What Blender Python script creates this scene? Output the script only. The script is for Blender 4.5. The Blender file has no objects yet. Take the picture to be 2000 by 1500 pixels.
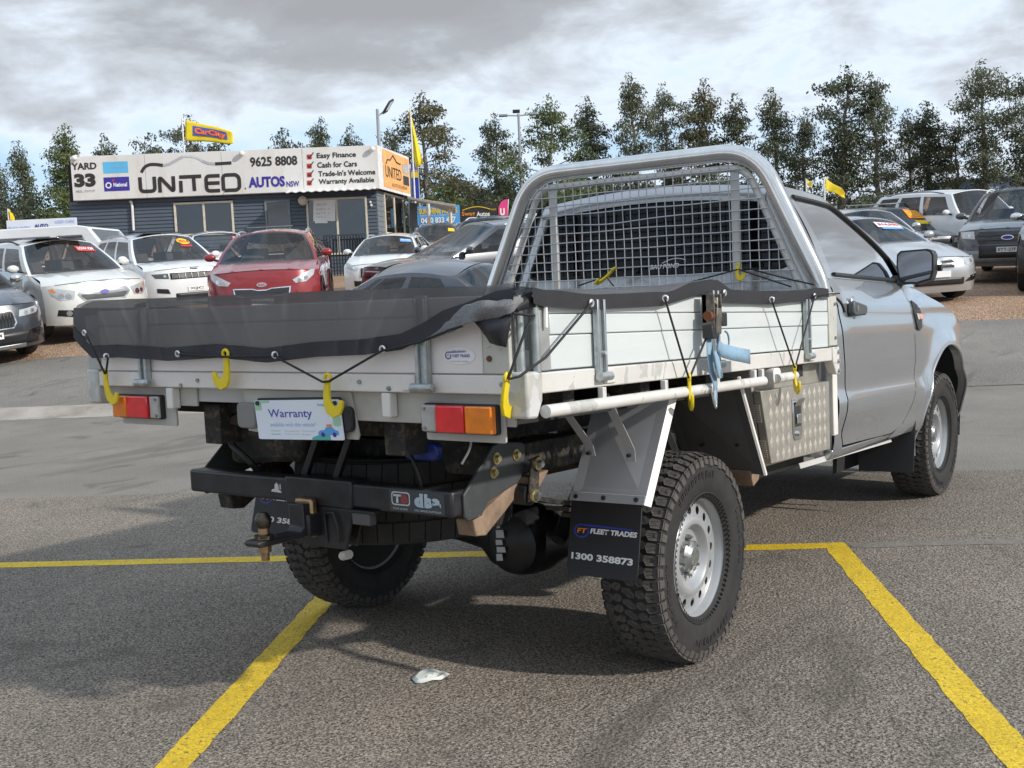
import bpy, bmesh, math, random
from mathutils import Vector, Matrix, Quaternion, noise
R_ = math.radians
rnd = random.Random(7)
scene = bpy.context.scene
COL = scene.collection

# ------------------------------------------------------------------ camera
CAM = Vector((2.5249, -3.4077, 1.3098))
FPX = 2155.2                       # focal length in pixels of a 2000 px wide picture
YAW, PITCH, ROLL = -0.614, -0.0858, -0.0452
cF = Vector((math.sin(YAW)*math.cos(PITCH), math.cos(YAW)*math.cos(PITCH), math.sin(PITCH)))
_r = Vector((math.cos(YAW), -math.sin(YAW), 0)); _u = _r.cross(cF)
cR = math.cos(ROLL)*_r + math.sin(ROLL)*_u
cU = -math.sin(ROLL)*_r + math.cos(ROLL)*_u
cam_d = bpy.data.cameras.new('camera'); cam = bpy.data.objects.new('camera', cam_d); COL.objects.link(cam)
cam_d.sensor_width = 36; cam_d.lens = 36*FPX/2000; cam_d.clip_start = .05; cam_d.clip_end = 4000
M = Matrix((cR, cU, -cF)).transposed().to_4x4(); M.translation = CAM
cam.matrix_world = M
scene.camera = cam
scene.render.resolution_x, scene.render.resolution_y = 1024, 768

# ------------------------------------------------------------------ sun, sky, exposure
SUN = Vector((1.7, .20, 1.0)).normalized()
elev = math.asin(SUN.z); azim = math.atan2(SUN.x, SUN.y)
sd = bpy.data.lights.new('sun', 'SUN'); sd.energy = 3.1; sd.angle = R_(1.6); sd.color = (1, .945, .86)
sun = bpy.data.objects.new('sun', sd); COL.objects.link(sun)
sun.rotation_euler = SUN.to_track_quat('Z', 'Y').to_euler(); sun.location = SUN*60
world = bpy.data.worlds.new('World'); scene.world = world; world.use_nodes = True
wn, wl = world.node_tree.nodes, world.node_tree.links
wn.clear()
def WN(t, **k):
    n = wn.new(t)
    for a, b in k.items(): setattr(n, a, b)
    return n
def wmath(op, a, b=None, c=None, clamp=False):
    n = WN('ShaderNodeMath', operation=op, use_clamp=clamp)
    for i, v in enumerate((a, b, c)):
        if v is None: continue
        if isinstance(v, (int, float)): n.inputs[i].default_value = v
        else: wl.new(v, n.inputs[i])
    return n.outputs[0]
sky = WN('ShaderNodeTexSky', sky_type='NISHITA'); sky.sun_disc = False
sky.sun_elevation = elev; sky.sun_rotation = azim
sky.air_density = 1.0; sky.dust_density = .6; sky.ozone_density = 1.5
bg_sky = WN('ShaderNodeBackground'); bg_sky.inputs[1].default_value = .11
wl.new(sky.outputs[0], bg_sky.inputs[0])
tc = WN('ShaderNodeTexCoord'); sep = WN('ShaderNodeSeparateXYZ'); wl.new(tc.outputs['Generated'], sep.inputs[0])
cmb = WN('ShaderNodeCombineXYZ'); wl.new(wmath('MULTIPLY', sep.outputs[0], 4.4), cmb.inputs[0]); wl.new(wmath('MULTIPLY', sep.outputs[1], 4.4), cmb.inputs[1]); wl.new(wmath('MULTIPLY', sep.outputs[2], 10.5), cmb.inputs[2])
def wnoise(scale, detail, rough, seed, dist=0.0):
    n = WN('ShaderNodeTexNoise', noise_dimensions='3D')
    n.inputs['Scale'].default_value = scale; n.inputs['Detail'].default_value = detail
    n.inputs['Roughness'].default_value = rough; n.inputs['Distortion'].default_value = dist
    m = WN('ShaderNodeMapping'); m.inputs['Location'].default_value = seed
    wl.new(cmb.outputs[0], m.inputs[0]); wl.new(m.outputs[0], n.inputs[0]); return n.outputs[0]
CLOUD_SEED = (8.4, 5.2, 2.0)
n1 = wnoise(.62, 7, .52, CLOUD_SEED, .2)
n2 = wnoise(2.0, 6, .58, (7.7, 2.2, 1.1), .25)
def wramp(v, stops):
    n = WN('ShaderNodeValToRGB'); el = n.color_ramp.elements
    while len(el) > 1: el.remove(el[-1])
    el[0].position, el[0].color = stops[0][0], stops[0][1]
    for p, c in stops[1:]:
        e = el.new(p); e.color = c
    wl.new(v, n.inputs[0]); return n.outputs[0]
g1 = lambda x: (x, x, x, 1)
lift = wramp(sep.outputs[2], [(.0, g1(0)), (.13, g1(.0)), (.19, g1(.45)), (.26, g1(.95)), (.36, g1(.75)), (.55, g1(.25)), (1.0, g1(.15))])      # a grey bank across the view, broken bright cloud above it, out of view and thinned to raise fill light, and clearer air towards the horizon
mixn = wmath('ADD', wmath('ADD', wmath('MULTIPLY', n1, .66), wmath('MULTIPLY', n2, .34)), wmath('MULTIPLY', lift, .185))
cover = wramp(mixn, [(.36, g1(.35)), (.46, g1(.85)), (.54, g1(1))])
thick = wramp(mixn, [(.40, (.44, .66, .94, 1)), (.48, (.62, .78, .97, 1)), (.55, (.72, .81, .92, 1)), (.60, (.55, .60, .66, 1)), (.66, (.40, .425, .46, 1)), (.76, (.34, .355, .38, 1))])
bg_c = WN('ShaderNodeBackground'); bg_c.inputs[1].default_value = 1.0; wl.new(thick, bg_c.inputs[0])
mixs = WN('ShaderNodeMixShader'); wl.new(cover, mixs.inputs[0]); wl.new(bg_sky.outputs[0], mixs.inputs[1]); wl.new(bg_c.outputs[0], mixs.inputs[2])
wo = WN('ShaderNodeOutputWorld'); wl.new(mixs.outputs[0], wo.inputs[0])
vs = scene.view_settings
vs.view_transform = 'Standard'; vs.look = 'None'; vs.gamma = 1; vs.use_curve_mapping = False; vs.exposure = 0.24

# ------------------------------------------------------------------ helpers: projection of picture points to places
def ray(u, v): return cF*FPX + cR*(u-1000) - cU*(v-750)
def at(u, v, depth):
    d = ray(u, v); return CAM + d*(depth/FPX)
def hit(u, v, o, n):
    d = ray(u, v); return CAM + d*((o-CAM).dot(n)/d.dot(n))
RK = -.0405                        # the unladen truck sits nose-down: body parts are built level and tipped by this slope
def PX(u, v, X):                   # point of the truck (level coordinates) on its plane x = X / y = Y
    d = ray(u, v); q = CAM + d*((X-CAM.x)/d.x); return Vector((q.x, q.y, q.z-RK*q.y))
def PY(u, v, Y):
    d = ray(u, v); q = CAM + d*((Y-CAM.y)/d.y); return Vector((q.x, q.y, q.z-RK*q.y))
# street frame: s runs along the kerb, t away from the camera across the road
E1 = Vector((.866, .5, 0)); E2 = Vector((-.5, .866, 0))
def st(s, t, z=0): return E1*s + E2*t + Vector((0, 0, z))
def terrain_t(t):
    if t < 8.5: return 0.0
    if t < 9.1: return .10*(t-8.5)/.6
    if t < 14.8: 
        k = (t-9.1)/5.7; return .10 + .70*(k*k*(3-2*k)*.35 + k*.65)
    if t < 38: return .80 + .064*(t-14.8)
    return 2.285 + .02*(min(t, 90)-38)
def terrain(p): return terrain_t(p.dot(E2))

# ------------------------------------------------------------------ helpers: meshes
def tag(o, label=None, category=None, group=None, kind=None):
    if label: o['label'] = label
    if category: o['category'] = category
    if group: o['group'] = group
    if kind: o['kind'] = kind
    return o
def empty(name, loc=(0,0,0), rz=0, label=None, category=None, group=None):
    o = bpy.data.objects.new(name, None); COL.objects.link(o); o.empty_display_size = .2
    o.location = loc; o.rotation_euler = (0, 0, rz)
    return tag(o, label, category, group)
def lerp(a, b, t): return a+(b-a)*t
def interp(x, pts):
    if x <= pts[0][0]: return pts[0][1]
    for (a, b), (c, d) in zip(pts, pts[1:]):
        if x <= c: return b+(d-b)*(x-a)/(c-a)
    return pts[-1][1]
def smooth(x, pts):
    if x <= pts[0][0]: return pts[0][1]
    for (a, b), (c, d) in zip(pts, pts[1:]):
        if x <= c:
            k = (x-a)/(c-a); return b+(d-b)*k*k*(3-2*k)
    return pts[-1][1]
class MB:
    def __init__(s): s.v, s.f = [], []
    def add(s, vs, fs):
        n = len(s.v); s.v += [Vector(v) for v in vs]; s.f += [[i+n for i in f] for f in fs]; return s
    def box(s, x0, x1, y0, y1, z0, z1):
        return s.add([(x0,y0,z0),(x1,y0,z0),(x1,y1,z0),(x0,y1,z0),(x0,y0,z1),(x1,y0,z1),(x1,y1,z1),(x0,y1,z1)],
                     [(0,3,2,1),(4,5,6,7),(0,1,5,4),(1,2,6,5),(2,3,7,6),(3,0,4,7)])
    def hexa(s, pts):               # eight corners, bottom loop then top loop
        return s.add(pts, [(0,3,2,1),(4,5,6,7),(0,1,5,4),(1,2,6,5),(2,3,7,6),(3,0,4,7)])
    def obox(s, c, ax, ay, az):     # centre and three half-axis vectors
        c, ax, ay, az = map(Vector, (c, ax, ay, az))
        return s.hexa([c-ax-ay-az, c+ax-ay-az, c+ax+ay-az, c-ax+ay-az, c-ax-ay+az, c+ax-ay+az, c+ax+ay+az, c-ax+ay+az])
    def bar(s, p, q, w, h, up=(0,0,1)):
        p, q = Vector(p), Vector(q); d = (q-p).normalized(); up = Vector(up)
        a = d.cross(up)
        if a.length < 1e-4: a = d.cross(Vector((1,0,0)))
        a.normalize(); b = a.cross(d)
        return s.obox((p+q)/2, a*w/2, (q-p)/2, b*h/2)
    def tube(s, path, r, n=10, closed=False, caps=True):
        P = [Vector(p) for p in path]; m = len(P)
        rr = r if isinstance(r, (list, tuple)) else [r]*m
        T = []
        for i in range(m):
            a = P[(i-1) % m] if (i > 0 or closed) else P[i]; b = P[(i+1) % m] if (i < m-1 or closed) else P[i]
            T.append((b-a).normalized())
        nrm = T[0].orthogonal().normalized(); base = len(s.v); 
        for i in range(m):
            if i: nrm = (T[i-1].rotation_difference(T[i]) @ nrm)
            nrm = (nrm - T[i]*nrm.dot(T[i])).normalized(); bn = T[i].cross(nrm)
            for k in range(n):
                a = 2*math.pi*k/n; s.v.append(P[i]+(nrm*math.cos(a)+bn*math.sin(a))*rr[i])
        for i in range(m if closed else m-1):
            for k in range(n):
                j = (i+1) % m; s.f.append([base+i*n+k, base+i*n+(k+1) % n, base+j*n+(k+1) % n, base+j*n+k])
        if caps and not closed:
            s.f.append([base+k for k in range(n)][::-1]); s.f.append([base+(m-1)*n+k for k in range(n)])
        return s
    def cyl(s, p, q, r0, r1=None, n=16): return s.tube([p, q], [r0, r1 if r1 is not None else r0], n)
    def lathe(s, prof, o=(0,0,0), axis=(1,0,0), n=32, closed=False):   # prof: (radius, height along the axis)
        o, ax = Vector(o), Vector(axis).normalized(); a = ax.orthogonal().normalized(); b = ax.cross(a); base = len(s.v); m = len(prof)
        for k in range(n):
            t = 2*math.pi*k/n; d = a*math.cos(t)+b*math.sin(t)
            for r, h in prof: s.v.append(o+ax*h+d*r)
        for k in range(n):
            kk = (k+1) % n
            for i in range(m if closed else m-1):
                j = (i+1) % m; s.f.append([base+k*m+i, base+kk*m+i, base+kk*m+j, base+k*m+j])
        return s
    def prism(s, poly, axis, a, b):   # 2D outline extruded from a to b along x, y or z
        mk = {'x': lambda p, h: (h, p[0], p[1]), 'y': lambda p, h: (p[0], h, p[1]), 'z': lambda p, h: (p[0], p[1], h)}[axis]
        n = len(poly); base = len(s.v)
        s.v += [Vector(mk(p, a)) for p in poly] + [Vector(mk(p, b)) for p in poly]
        s.f.append([base+i for i in range(n)][::-1]); s.f.append([base+n+i for i in range(n)])
        for i in range(n):
            j = (i+1) % n; s.f.append([base+i, base+j, base+n+j, base+n+i])
        return s
    def slab(s, poly3, off):          # 3D outline extruded by a vector
        n = len(poly3); base = len(s.v); off = Vector(off)
        s.v += [Vector(p) for p in poly3] + [Vector(p)+off for p in poly3]
        s.f.append([base+i for i in range(n)][::-1]); s.f.append([base+n+i for i in range(n)])
        for i in range(n):
            j = (i+1) % n; s.f.append([base+i, base+j, base+n+j, base+n+i])
        return s
    def grid(s, fn, us, vs, mask=None):
        base = len(s.v); nv = len(vs)
        for u in us:
            for v in vs: s.v.append(Vector(fn(u, v)))
        for i in range(len(us)-1):
            for j in range(nv-1):
                if mask and not mask((us[i]+us[i+1])/2, (vs[j]+vs[j+1])/2): continue
                s.f.append([base+i*nv+j, base+(i+1)*nv+j, base+(i+1)*nv+j+1, base+i*nv+j+1])
        return s
    def sphere(s, c, r, n=12, m=8, sc=(1,1,1)):
        c = Vector(c); base = len(s.v)
        for i in range(m+1):
            a = math.pi*i/m
            for k in range(n):
                t = 2*math.pi*k/n; s.v.append(c+Vector((math.sin(a)*math.cos(t)*r*sc[0], math.sin(a)*math.sin(t)*r*sc[1], math.cos(a)*r*sc[2])))
        for i in range(m):
            for k in range(n): s.f.append([base+i*n+k, base+(i+1)*n+k, base+(i+1)*n+(k+1) % n, base+i*n+(k+1) % n])
        return s
    def map(s, fn): s.v = [Vector(fn(v)) for v in s.v]; return s
    def mesh(s, name, mat, smooth=35, weld=False, rake=False, normals=True):
        me = bpy.data.meshes.new(name)
        vs = [(v.x, v.y, v.z+RK*v.y) for v in s.v] if rake else [tuple(v) for v in s.v]
        assert max(max(f) for f in s.f) < len(vs), name
        me.from_pydata(vs, [], s.f); me.update()
        if normals or weld:
            bm = bmesh.new(); bm.from_mesh(me)
            if weld: bmesh.ops.remove_doubles(bm, verts=bm.verts, dist=weld if isinstance(weld, float) else 2e-4)
            bmesh.ops.recalc_face_normals(bm, faces=bm.faces); bm.to_mesh(me); bm.free()
        if mat: me.materials.append(mat)
        if smooth:
            me.polygons.foreach_set('use_smooth', [True]*len(me.polygons))
            me.set_sharp_from_angle(angle=R_(smooth))
        return me
    def build(s, name, mat, parent=None, smooth=35, weld=False, rake=False, bevel=0, solid=0, loc=None, normals=True):
        o = bpy.data.objects.new(name, s.mesh(name, mat, smooth, weld, rake, normals)); COL.objects.link(o)
        if parent: o.parent = parent
        if loc: o.location = loc
        if solid:
            m = o.modifiers.new('thickness', 'SOLIDIFY'); m.thickness = solid; m.offset = 0
        if bevel:
            m = o.modifiers.new('edges', 'BEVEL'); m.width = bevel; m.segments = 2; m.limit_method = 'ANGLE'; m.angle_limit = R_(40)
        return o
def linspace(a, b, n): return [a+(b-a)*i/(n-1) for i in range(n)]
def rrect(x0, x1, z0, z1, r, n=5):
    out = []
    for cx, cz, a0 in ((x1-r, z0+r, -90), (x1-r, z1-r, 0), (x0+r, z1-r, 90), (x0+r, z0+r, 180)):
        for i in range(n+1):
            a = R_(a0+90*i/n); out.append((cx+r*math.cos(a), cz+r*math.sin(a)))
    return out
def arc(c, r, a0, a1, n):
    return [(c[0]+r*math.cos(R_(lerp(a0, a1, i/n))), c[1]+r*math.sin(R_(lerp(a0, a1, i/n)))) for i in range(n+1)]
def fillet(pts, r, n=6):             # round the inner corners of a 3D polyline
    P = [Vector(p) for p in pts]; out = [P[0]]
    for a, b, c in zip(P, P[1:], P[2:]):
        u, w = (a-b), (c-b); k = min(r, u.length*.49, w.length*.49); p0, p1 = b+u.normalized()*k, b+w.normalized()*k
        for i in range(n+1):
            t = i/n; out.append((1-t)**2*p0+2*t*(1-t)*b+t*t*p1)
    return out+[P[-1]]
_tc = {}
def text(name, s, mat, parent, o, xd, yd, w, h, bold=0.0, rake=False, depth=.0, shear=0.0, align=None):
    """lettering fitted to the box o + xd*w, o + yd*h (height of the capitals' bounding box)"""
    o, xd, yd = Vector(o), Vector(xd).normalized(), Vector(yd).normalized()
    cu = bpy.data.curves.new('t', 'FONT'); cu.body = s; cu.size = 1; cu.offset = bold; cu.fill_mode = 'FRONT'; cu.resolution_u = 3; cu.shear = shear
    ob = bpy.data.objects.new('t', cu); me = bpy.data.meshes.new_from_object(ob)
    bpy.data.objects.remove(ob); bpy.data.curves.remove(cu)
    xs = [v.co.x for v in me.vertices]; ys = [v.co.y for v in me.vertices]
    x0, x1, y0, y1 = min(xs), max(xs), min(ys), max(ys)
    sx = w/(x1-x0) if w else h/(y1-y0); sy = h/(y1-y0)
    nn = xd.cross(yd)
    for v in me.vertices:
        q = o + xd*((v.co.x-x0)*sx) + yd*((v.co.y-y0)*sy)
        if rake: q.z += RK*q.y
        v.co = q
    me.materials.append(mat); me.name = name
    ob = bpy.data.objects.new(name, me); COL.objects.link(ob); ob.parent = parent
    if depth:
        m = ob.modifiers.new('thickness', 'SOLIDIFY'); m.thickness = depth; m.offset = 0
    return ob

# ------------------------------------------------------------------ helpers: materials
MATS = {}
class NT:
    def __init__(s, name):
        s.m = bpy.data.materials.new(name); s.m.use_nodes = True; s.n, s.l = s.m.node_tree.nodes, s.m.node_tree.links
        s.b = s.n['Principled BSDF']; s.out = s.n['Material Output']; s.tc = s.n.new('ShaderNodeTexCoord')
        MATS[name] = s.m
    def val(s, i, v):
        if isinstance(v, (int, float)): i.default_value = v
        elif isinstance(v, (tuple, list)): i.default_value = (*v, 1) if len(v) == 3 and i.type == 'RGBA' else v
        else: s.l.new(v, i)
    def set(s, **k):
        for a, v in k.items(): s.val(s.b.inputs[{'color':'Base Color','rough':'Roughness','metal':'Metallic','coat':'Coat Weight','coat_rough':'Coat Roughness','ior':'IOR','alpha':'Alpha','trans':'Transmission Weight','emit':'Emission Color','emit_s':'Emission Strength','spec':'Specular IOR Level','sheen':'Sheen Weight'}[a]], v)
        return s
    def noise(s, scale, detail=3, rough=.5, dist=0, coord='Object', sc=None):
        t = s.n.new('ShaderNodeTexNoise'); t.inputs['Scale'].default_value = scale; t.inputs['Detail'].default_value = detail
        t.inputs['Roughness'].default_value = rough; t.inputs['Distortion'].default_value = dist
        src = s.tc.outputs[coord]
        if sc:
            mp = s.n.new('ShaderNodeMapping'); mp.inputs['Scale'].default_value = sc; s.l.new(src, mp.inputs[0]); src = mp.outputs[0]
        s.l.new(src, t.inputs['Vector']); return t.outputs[0]
    def voro(s, scale, feature='F1', out='Distance', coord='Object', rand=1.0):
        t = s.n.new('ShaderNodeTexVoronoi'); t.feature = feature; t.inputs['Scale'].default_value = scale; t.inputs['Randomness'].default_value = rand
        s.l.new(s.tc.outputs[coord], t.inputs['Vector']); return t.outputs[out]
    def ramp(s, v, stops):
        r = s.n.new('ShaderNodeValToRGB'); el = r.color_ramp.elements
        while len(el) > 1: el.remove(el[-1])
        c4 = lambda c: (c, c, c, 1) if isinstance(c, (int, float)) else (*c, 1)
        el[0].position, el[0].color = stops[0][0], c4(stops[0][1])
        for p, c in stops[1:]: el.new(p).color = c4(c)
        s.l.new(v, r.inputs[0]); return r.outputs[0]
    def mix(s, f, a, b, mode='MIX'):
        m = s.n.new('ShaderNodeMix'); m.data_type = 'RGBA'; m.blend_type = mode
        s.val(m.inputs[0], f); s.val(m.inputs[6], a); s.val(m.inputs[7], b); return m.outputs[2]
    def math(s, op, a, b=0.0, clamp=False):
        m = s.n.new('ShaderNodeMath'); m.operation = op; m.use_clamp = clamp; s.val(m.inputs[0], a); s.val(m.inputs[1], b); return m.outputs[0]
    def bump(s, h, strength=.3, dist=.01):
        b = s.n.new('ShaderNodeBump'); b.inputs['Strength'].default_value = strength; b.inputs['Distance'].default_value = dist
        s.l.new(h, b.inputs['Height']); s.l.new(b.outputs[0], s.b.inputs['Normal']); return s
    def coords(s, coord='Object'):
        x = s.n.new('ShaderNodeSeparateXYZ'); s.l.new(s.tc.outputs[coord], x.inputs[0]); return x.outputs
def plain(name, color, rough=.5, metal=0.0, coat=0.0, var=.12, scale=6.0, bump=0.0, bscale=60, **k):
    """a painted, moulded or metal surface with faint uneven tone and gloss"""
    t = NT(name); n = t.noise(scale, 4, .6)
    lo = tuple(c*(1-var) for c in color); hi = tuple(min(1, c*(1+var)) for c in color)
    t.set(color=t.ramp(n, [(.3, lo), (.7, hi)]), rough=t.ramp(n, [(.3, max(0, rough*.85)), (.7, min(1, rough*1.15))]), metal=metal, coat=coat, **k)
    if coat: t.set(coat_rough=.03)
    if bump: t.bump(t.noise(bscale, 3), bump, .004)
    return t.m
# ------------------------------------------------------------------ materials
def m_asphalt(name, base, tint, fine=260.0, contrast=1.0, patches=()):
    t = NT(name)
    big = t.noise(.55, 5, .6, .4); mid = t.noise(3.2, 4, .6); f1 = t.noise(fine, 2, .7); st_ = t.voro(fine*.55)
    c = t.ramp(big, [(.25, tuple(x*.80 for x in base)), (.5, base), (.75, tint)])
    c = t.mix(t.ramp(mid, [(.35, 0), (.75, .35)]), c, tuple(x*.72 for x in base))
    c = t.mix(1.0, c, t.ramp(f1, [(.33, 1-.62*contrast), (.5, 1.0), (.68, 1+.75*contrast)]), 'MULTIPLY')
    stone = t.ramp(t.voro(fine*.42, 'F1', 'Color'), [(.90, 0), (.95, .75)])
    c = t.mix(stone, c, (.33, .29, .25))
    sk = t.ramp(t.noise(1.5, 3, .5, 1.8, sc=(1, .22, 1)), [(.58, 0), (.70, .50)])
    c = t.mix(sk, c, tuple(x*.45 for x in base))
    oil = t.ramp(t.noise(2.3, 3, .55, .6, sc=(1, 1, 1)), [(.62, 0), (.72, .55)])
    c = t.mix(oil, c, tuple(x*.42 for x in base))
    t.set(color=c, rough=.88, spec=.25)
    t.bump(t.mix(.5, f1, st_), 1.0, .010)
    return t.m
m_asphalt('asphalt_coarse', (.212, .184, .154), (.270, .230, .188), 135, 1.4)
m_asphalt('asphalt', (.243, .225, .196), (.292, .267, .230), 170, .7)
m_asphalt('asphalt_drive', (.225, .208, .186), (.275, .252, .222), 110, .7)
t = NT('concrete'); n = t.noise(2.2, 6, .65); f1 = t.noise(120, 3, .6)
c = t.ramp(n, [(.3, (.24, .215, .185)), (.55, (.36, .33, .29)), (.75, (.42, .39, .345))])
c = t.mix(1.0, c, t.ramp(f1, [(.3, .75), (.7, 1.2)]), 'MULTIPLY'); t.set(color=c, rough=.9); t.bump(f1, .4, .004)
t = NT('gravel'); n = t.noise(.35, 5, .6, .5); st_ = t.voro(38, 'F1', 'Color'); d_ = t.voro(38); f1 = t.noise(60, 3, .7)
c = t.ramp(n, [(.3, (.28, .175, .105)), (.55, (.39, .255, .165)), (.8, (.48, .34, .23))])
c = t.mix(1.0, c, t.ramp(st_, [(.1, .55), (.5, 1.0), (.9, 1.45)]), 'MULTIPLY')
c = t.mix(1.0, c, t.ramp(f1, [(.35, .65), (.65, 1.25)]), 'MULTIPLY')
t.set(color=c, rough=.95); t.bump(d_, .8, .03)
t = NT('dirt_grass'); n = t.noise(.08, 6, .65); f1 = t.noise(3, 5, .7)
c = t.ramp(n, [(.35, (.09, .085, .04)), (.6, (.16, .13, .075))]); c = t.mix(1.0, c, t.ramp(f1, [(.3, .6), (.7, 1.3)]), 'MULTIPLY'); t.set(color=c, rough=.95)
t = NT('line_yellow'); f1 = t.noise(85, 4, .65, .8); w_ = t.noise(5, 5, .7); g_ = t.noise(130, 2, .7)
c = t.ramp(w_, [(.3, (.66, .44, .015)), (.6, (.80, .55, .025)), (.8, (.72, .52, .08))])
worn = t.math('MULTIPLY', t.ramp(f1, [(.36, 1.0), (.44, 0)]), t.ramp(w_, [(.28, .25), (.55, .95)]))
c = t.mix(worn, c, (.13, .105, .06)); c = t.mix(1.0, c, t.ramp(g_, [(.3, .68), (.7, 1.22)]), 'MULTIPLY')
t.set(color=c, rough=.7); t.bump(f1, .8, .006)
co = t.coords(); 
t = NT('line_faded'); f1 = t.noise(70, 3, .7); w_ = t.noise(4, 4, .7)
c = t.ramp(f1, [(.35, (.12, .11, .10)), (.60, (.31, .285, .23))]); t.set(color=t.mix(t.ramp(w_, [(.35, .15), (.65, .8)]), (.14, .13, .12), c), rough=.85)
# truck
t = NT('tray_paint'); n = t.noise(5, 4, .6); ch = t.noise(7, 5, .55, .8); dirt = t.noise(30, 4, .7)
paint = t.ramp(n, [(.3, (.58, .565, .535)), (.7, (.67, .655, .63))])
chip = t.ramp(ch, [(.585, 0), (.59, 1)])
c = t.mix(chip, paint, t.ramp(dirt, [(.3, (.40, .40, .375)), (.7, (.52, .515, .49))]))
c = t.mix(t.ramp(t.noise(3, 3, .6, sc=(1, 1, 4)), [(.55, 0), (.8, .35)]), c, (.42, .34, .25))
t.set(color=c, rough=t.ramp(chip, [(0, .38), (1, .55)])); t.bump(chip, -.25, .002)
t = NT('rail_paint_plain'); n = t.noise(4, 5, .6)
c = t.ramp(n, [(.3, (.68, .645, .61)), (.7, (.77, .74, .71))]); sp = t.ramp(t.voro(40, 'F1', 'Distance'), [(.05, 1), (.09, 0)])
c = t.mix(t.math('MULTIPLY', sp, .6), c, (.25, .17, .12)); t.set(color=c, rough=.42)
t = NT('plank'); n = t.noise(1.2, 3, .5, sc=(1, 1, 12)); f1 = t.noise(18, 4, .6)
x = t.coords(); rib = t.math('FRACT', t.math('MULTIPLY', x[2], 62.0))
c = t.ramp(n, [(.3, (.62, .665, .67)), (.7, (.70, .735, .735))]); c = t.mix(t.ramp(f1, [(.55, 0), (.8, .18)]), c, (.5, .5, .47))
t.set(color=c, rough=.4, metal=.15); t.bump(t.ramp(rib, [(0, 0), (.08, 1), (.92, 1), (1, 0)]), .12, .001)
plain('plank_edge', (.46, .47, .45), .45, .5)
t = NT('end_plate'); n = t.noise(9, 4, .6); sp = t.ramp(t.noise(34, 4, .6, .6), [(.64, 0), (.68, 1)])
c = t.ramp(n, [(.3, (.50, .50, .45)), (.7, (.60, .59, .54))]); c = t.mix(t.math('MULTIPLY', sp, .75), c, (.20, .16, .10)); t.set(color=c, rough=.5, metal=.2)
t = NT('galvanised'); v_ = t.voro(70, 'F1', 'Color'); n = t.noise(20, 4, .6)
c = t.mix(.5, t.ramp(v_, [(.2, (.36, .40, .41)), (.8, (.52, .56, .57))]), t.ramp(n, [(.3, (.34, .37, .37)), (.7, (.55, .58, .58))])); t.set(color=c, rough=.42, metal=.75)
t = NT('stainless'); n = t.noise(2.5, 4, .6, sc=(6, 6, 1)); t.set(color=t.ramp(n, [(.3, (.68, .675, .66)), (.7, (.80, .79, .77))]), metal=1.0, rough=t.ramp(t.noise(14, 4, .6), [(.3, .10), (.75, .22)])); t.bump(t.noise(160, 2), .03, .001)
plain('frame_grey', (.55, .54, .52), .45, .1); plain('mesh_wire', (.46, .47, .49), .45, .35)
plain('rust', (.16, .06, .03), .9, bump=.3)
t = NT('shade_cloth'); x = t.coords(); n = t.noise(3.5, 3, .5, sc=(1, 1, .4)); w_ = t.noise(900, 1, .5)
c = t.ramp(n, [(.3, (.125, .122, .126)), (.7, (.185, .18, .184))]); t.set(color=c, rough=.85, spec=.2); t.bump(t.mix(.06, t.noise(5.5, 2, .45, .6, sc=(1.6, 1, .5)), w_), .55, .05)
tr = t.n.new('ShaderNodeBsdfTransparent'); mx = t.n.new('ShaderNodeMixShader'); mx.inputs[0].default_value = .24
t.l.new(t.b.outputs[0], mx.inputs[1]); t.l.new(tr.outputs[0], mx.inputs[2]); t.l.new(mx.outputs[0], t.out.inputs[0])
plain('vinyl', (.022, .022, .03), .55, var=.25, scale=12, bump=.12, bscale=150)
plain('vinyl_sunlit', (.016, .0155, .018), .6, var=.3, scale=14, bump=.15, bscale=200)  # vinyl copy for the sunlit side, its colour darkened to offset the sun
plain('eyelet', (.75, .76, .77), .3, .6); plain('cord', (.012, .012, .014), .65)
plain('hook_yellow', (.78, .60, .015), .38, var=.08, scale=30)
plain('webbing', (.23, .36, .48), .8, var=.2, scale=18, bump=.25, bscale=220)
plain('ratchet', (.17, .15, .13), .5, .6, var=.45, scale=40)
plain('black_steel', (.020, .0195, .022), .38, .0, var=.4, scale=14, bump=.1)
t = NT('chassis'); n = t.noise(10, 5, .65); d_ = t.ramp(t.noise(26, 5, .7), [(.5, 0), (.68, .75)])
c = t.ramp(n, [(.3, (.018, .018, .019)), (.7, (.042, .040, .038))]); c = t.mix(d_, c, (.16, .125, .085)); t.set(color=c, rough=.7, spec=.3)
t = NT('tan_dust'); n = t.noise(14, 5, .65); t.set(color=t.ramp(n, [(.3, (.15, .10, .07)), (.7, (.34, .235, .16))]), rough=.85)
plain('spring_steel', (.055, .045, .04), .6, .4, var=.5, scale=30); plain('underbody', (.018, .018, .019), .8)
plain('guard_grey', (.46, .46, .47), .42, .05, var=.10, scale=3); plain('guard_edge', (.72, .70, .66), .4)
plain('zinc_gold', (.55, .46, .24), .35, .8, var=.3, scale=60); plain('tow_ball', (.10, .085, .07), .4, .9, var=.4, scale=40); plain('brass_worn', (.42, .27, .15), .4, .9, var=.3, scale=40)
plain('rubber_flap', (.016, .016, .019), .5, var=.2, bump=.08)
t = NT('tyre'); n = t.noise(12, 5, .65); c = t.ramp(n, [(.3, (.022, .0215, .022)), (.7, (.040, .038, .037))]); t.set(color=c, rough=.78, spec=.3); t.bump(t.noise(90, 3), .15, .002)
t = NT('tread'); n = t.noise(16, 5, .7); c = t.ramp(n, [(.3, (.060, .056, .053)), (.7, (.110, .100, .092))]); t.set(color=c, rough=.86, spec=.25); t.bump(t.noise(110, 3), .25, .002)
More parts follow.
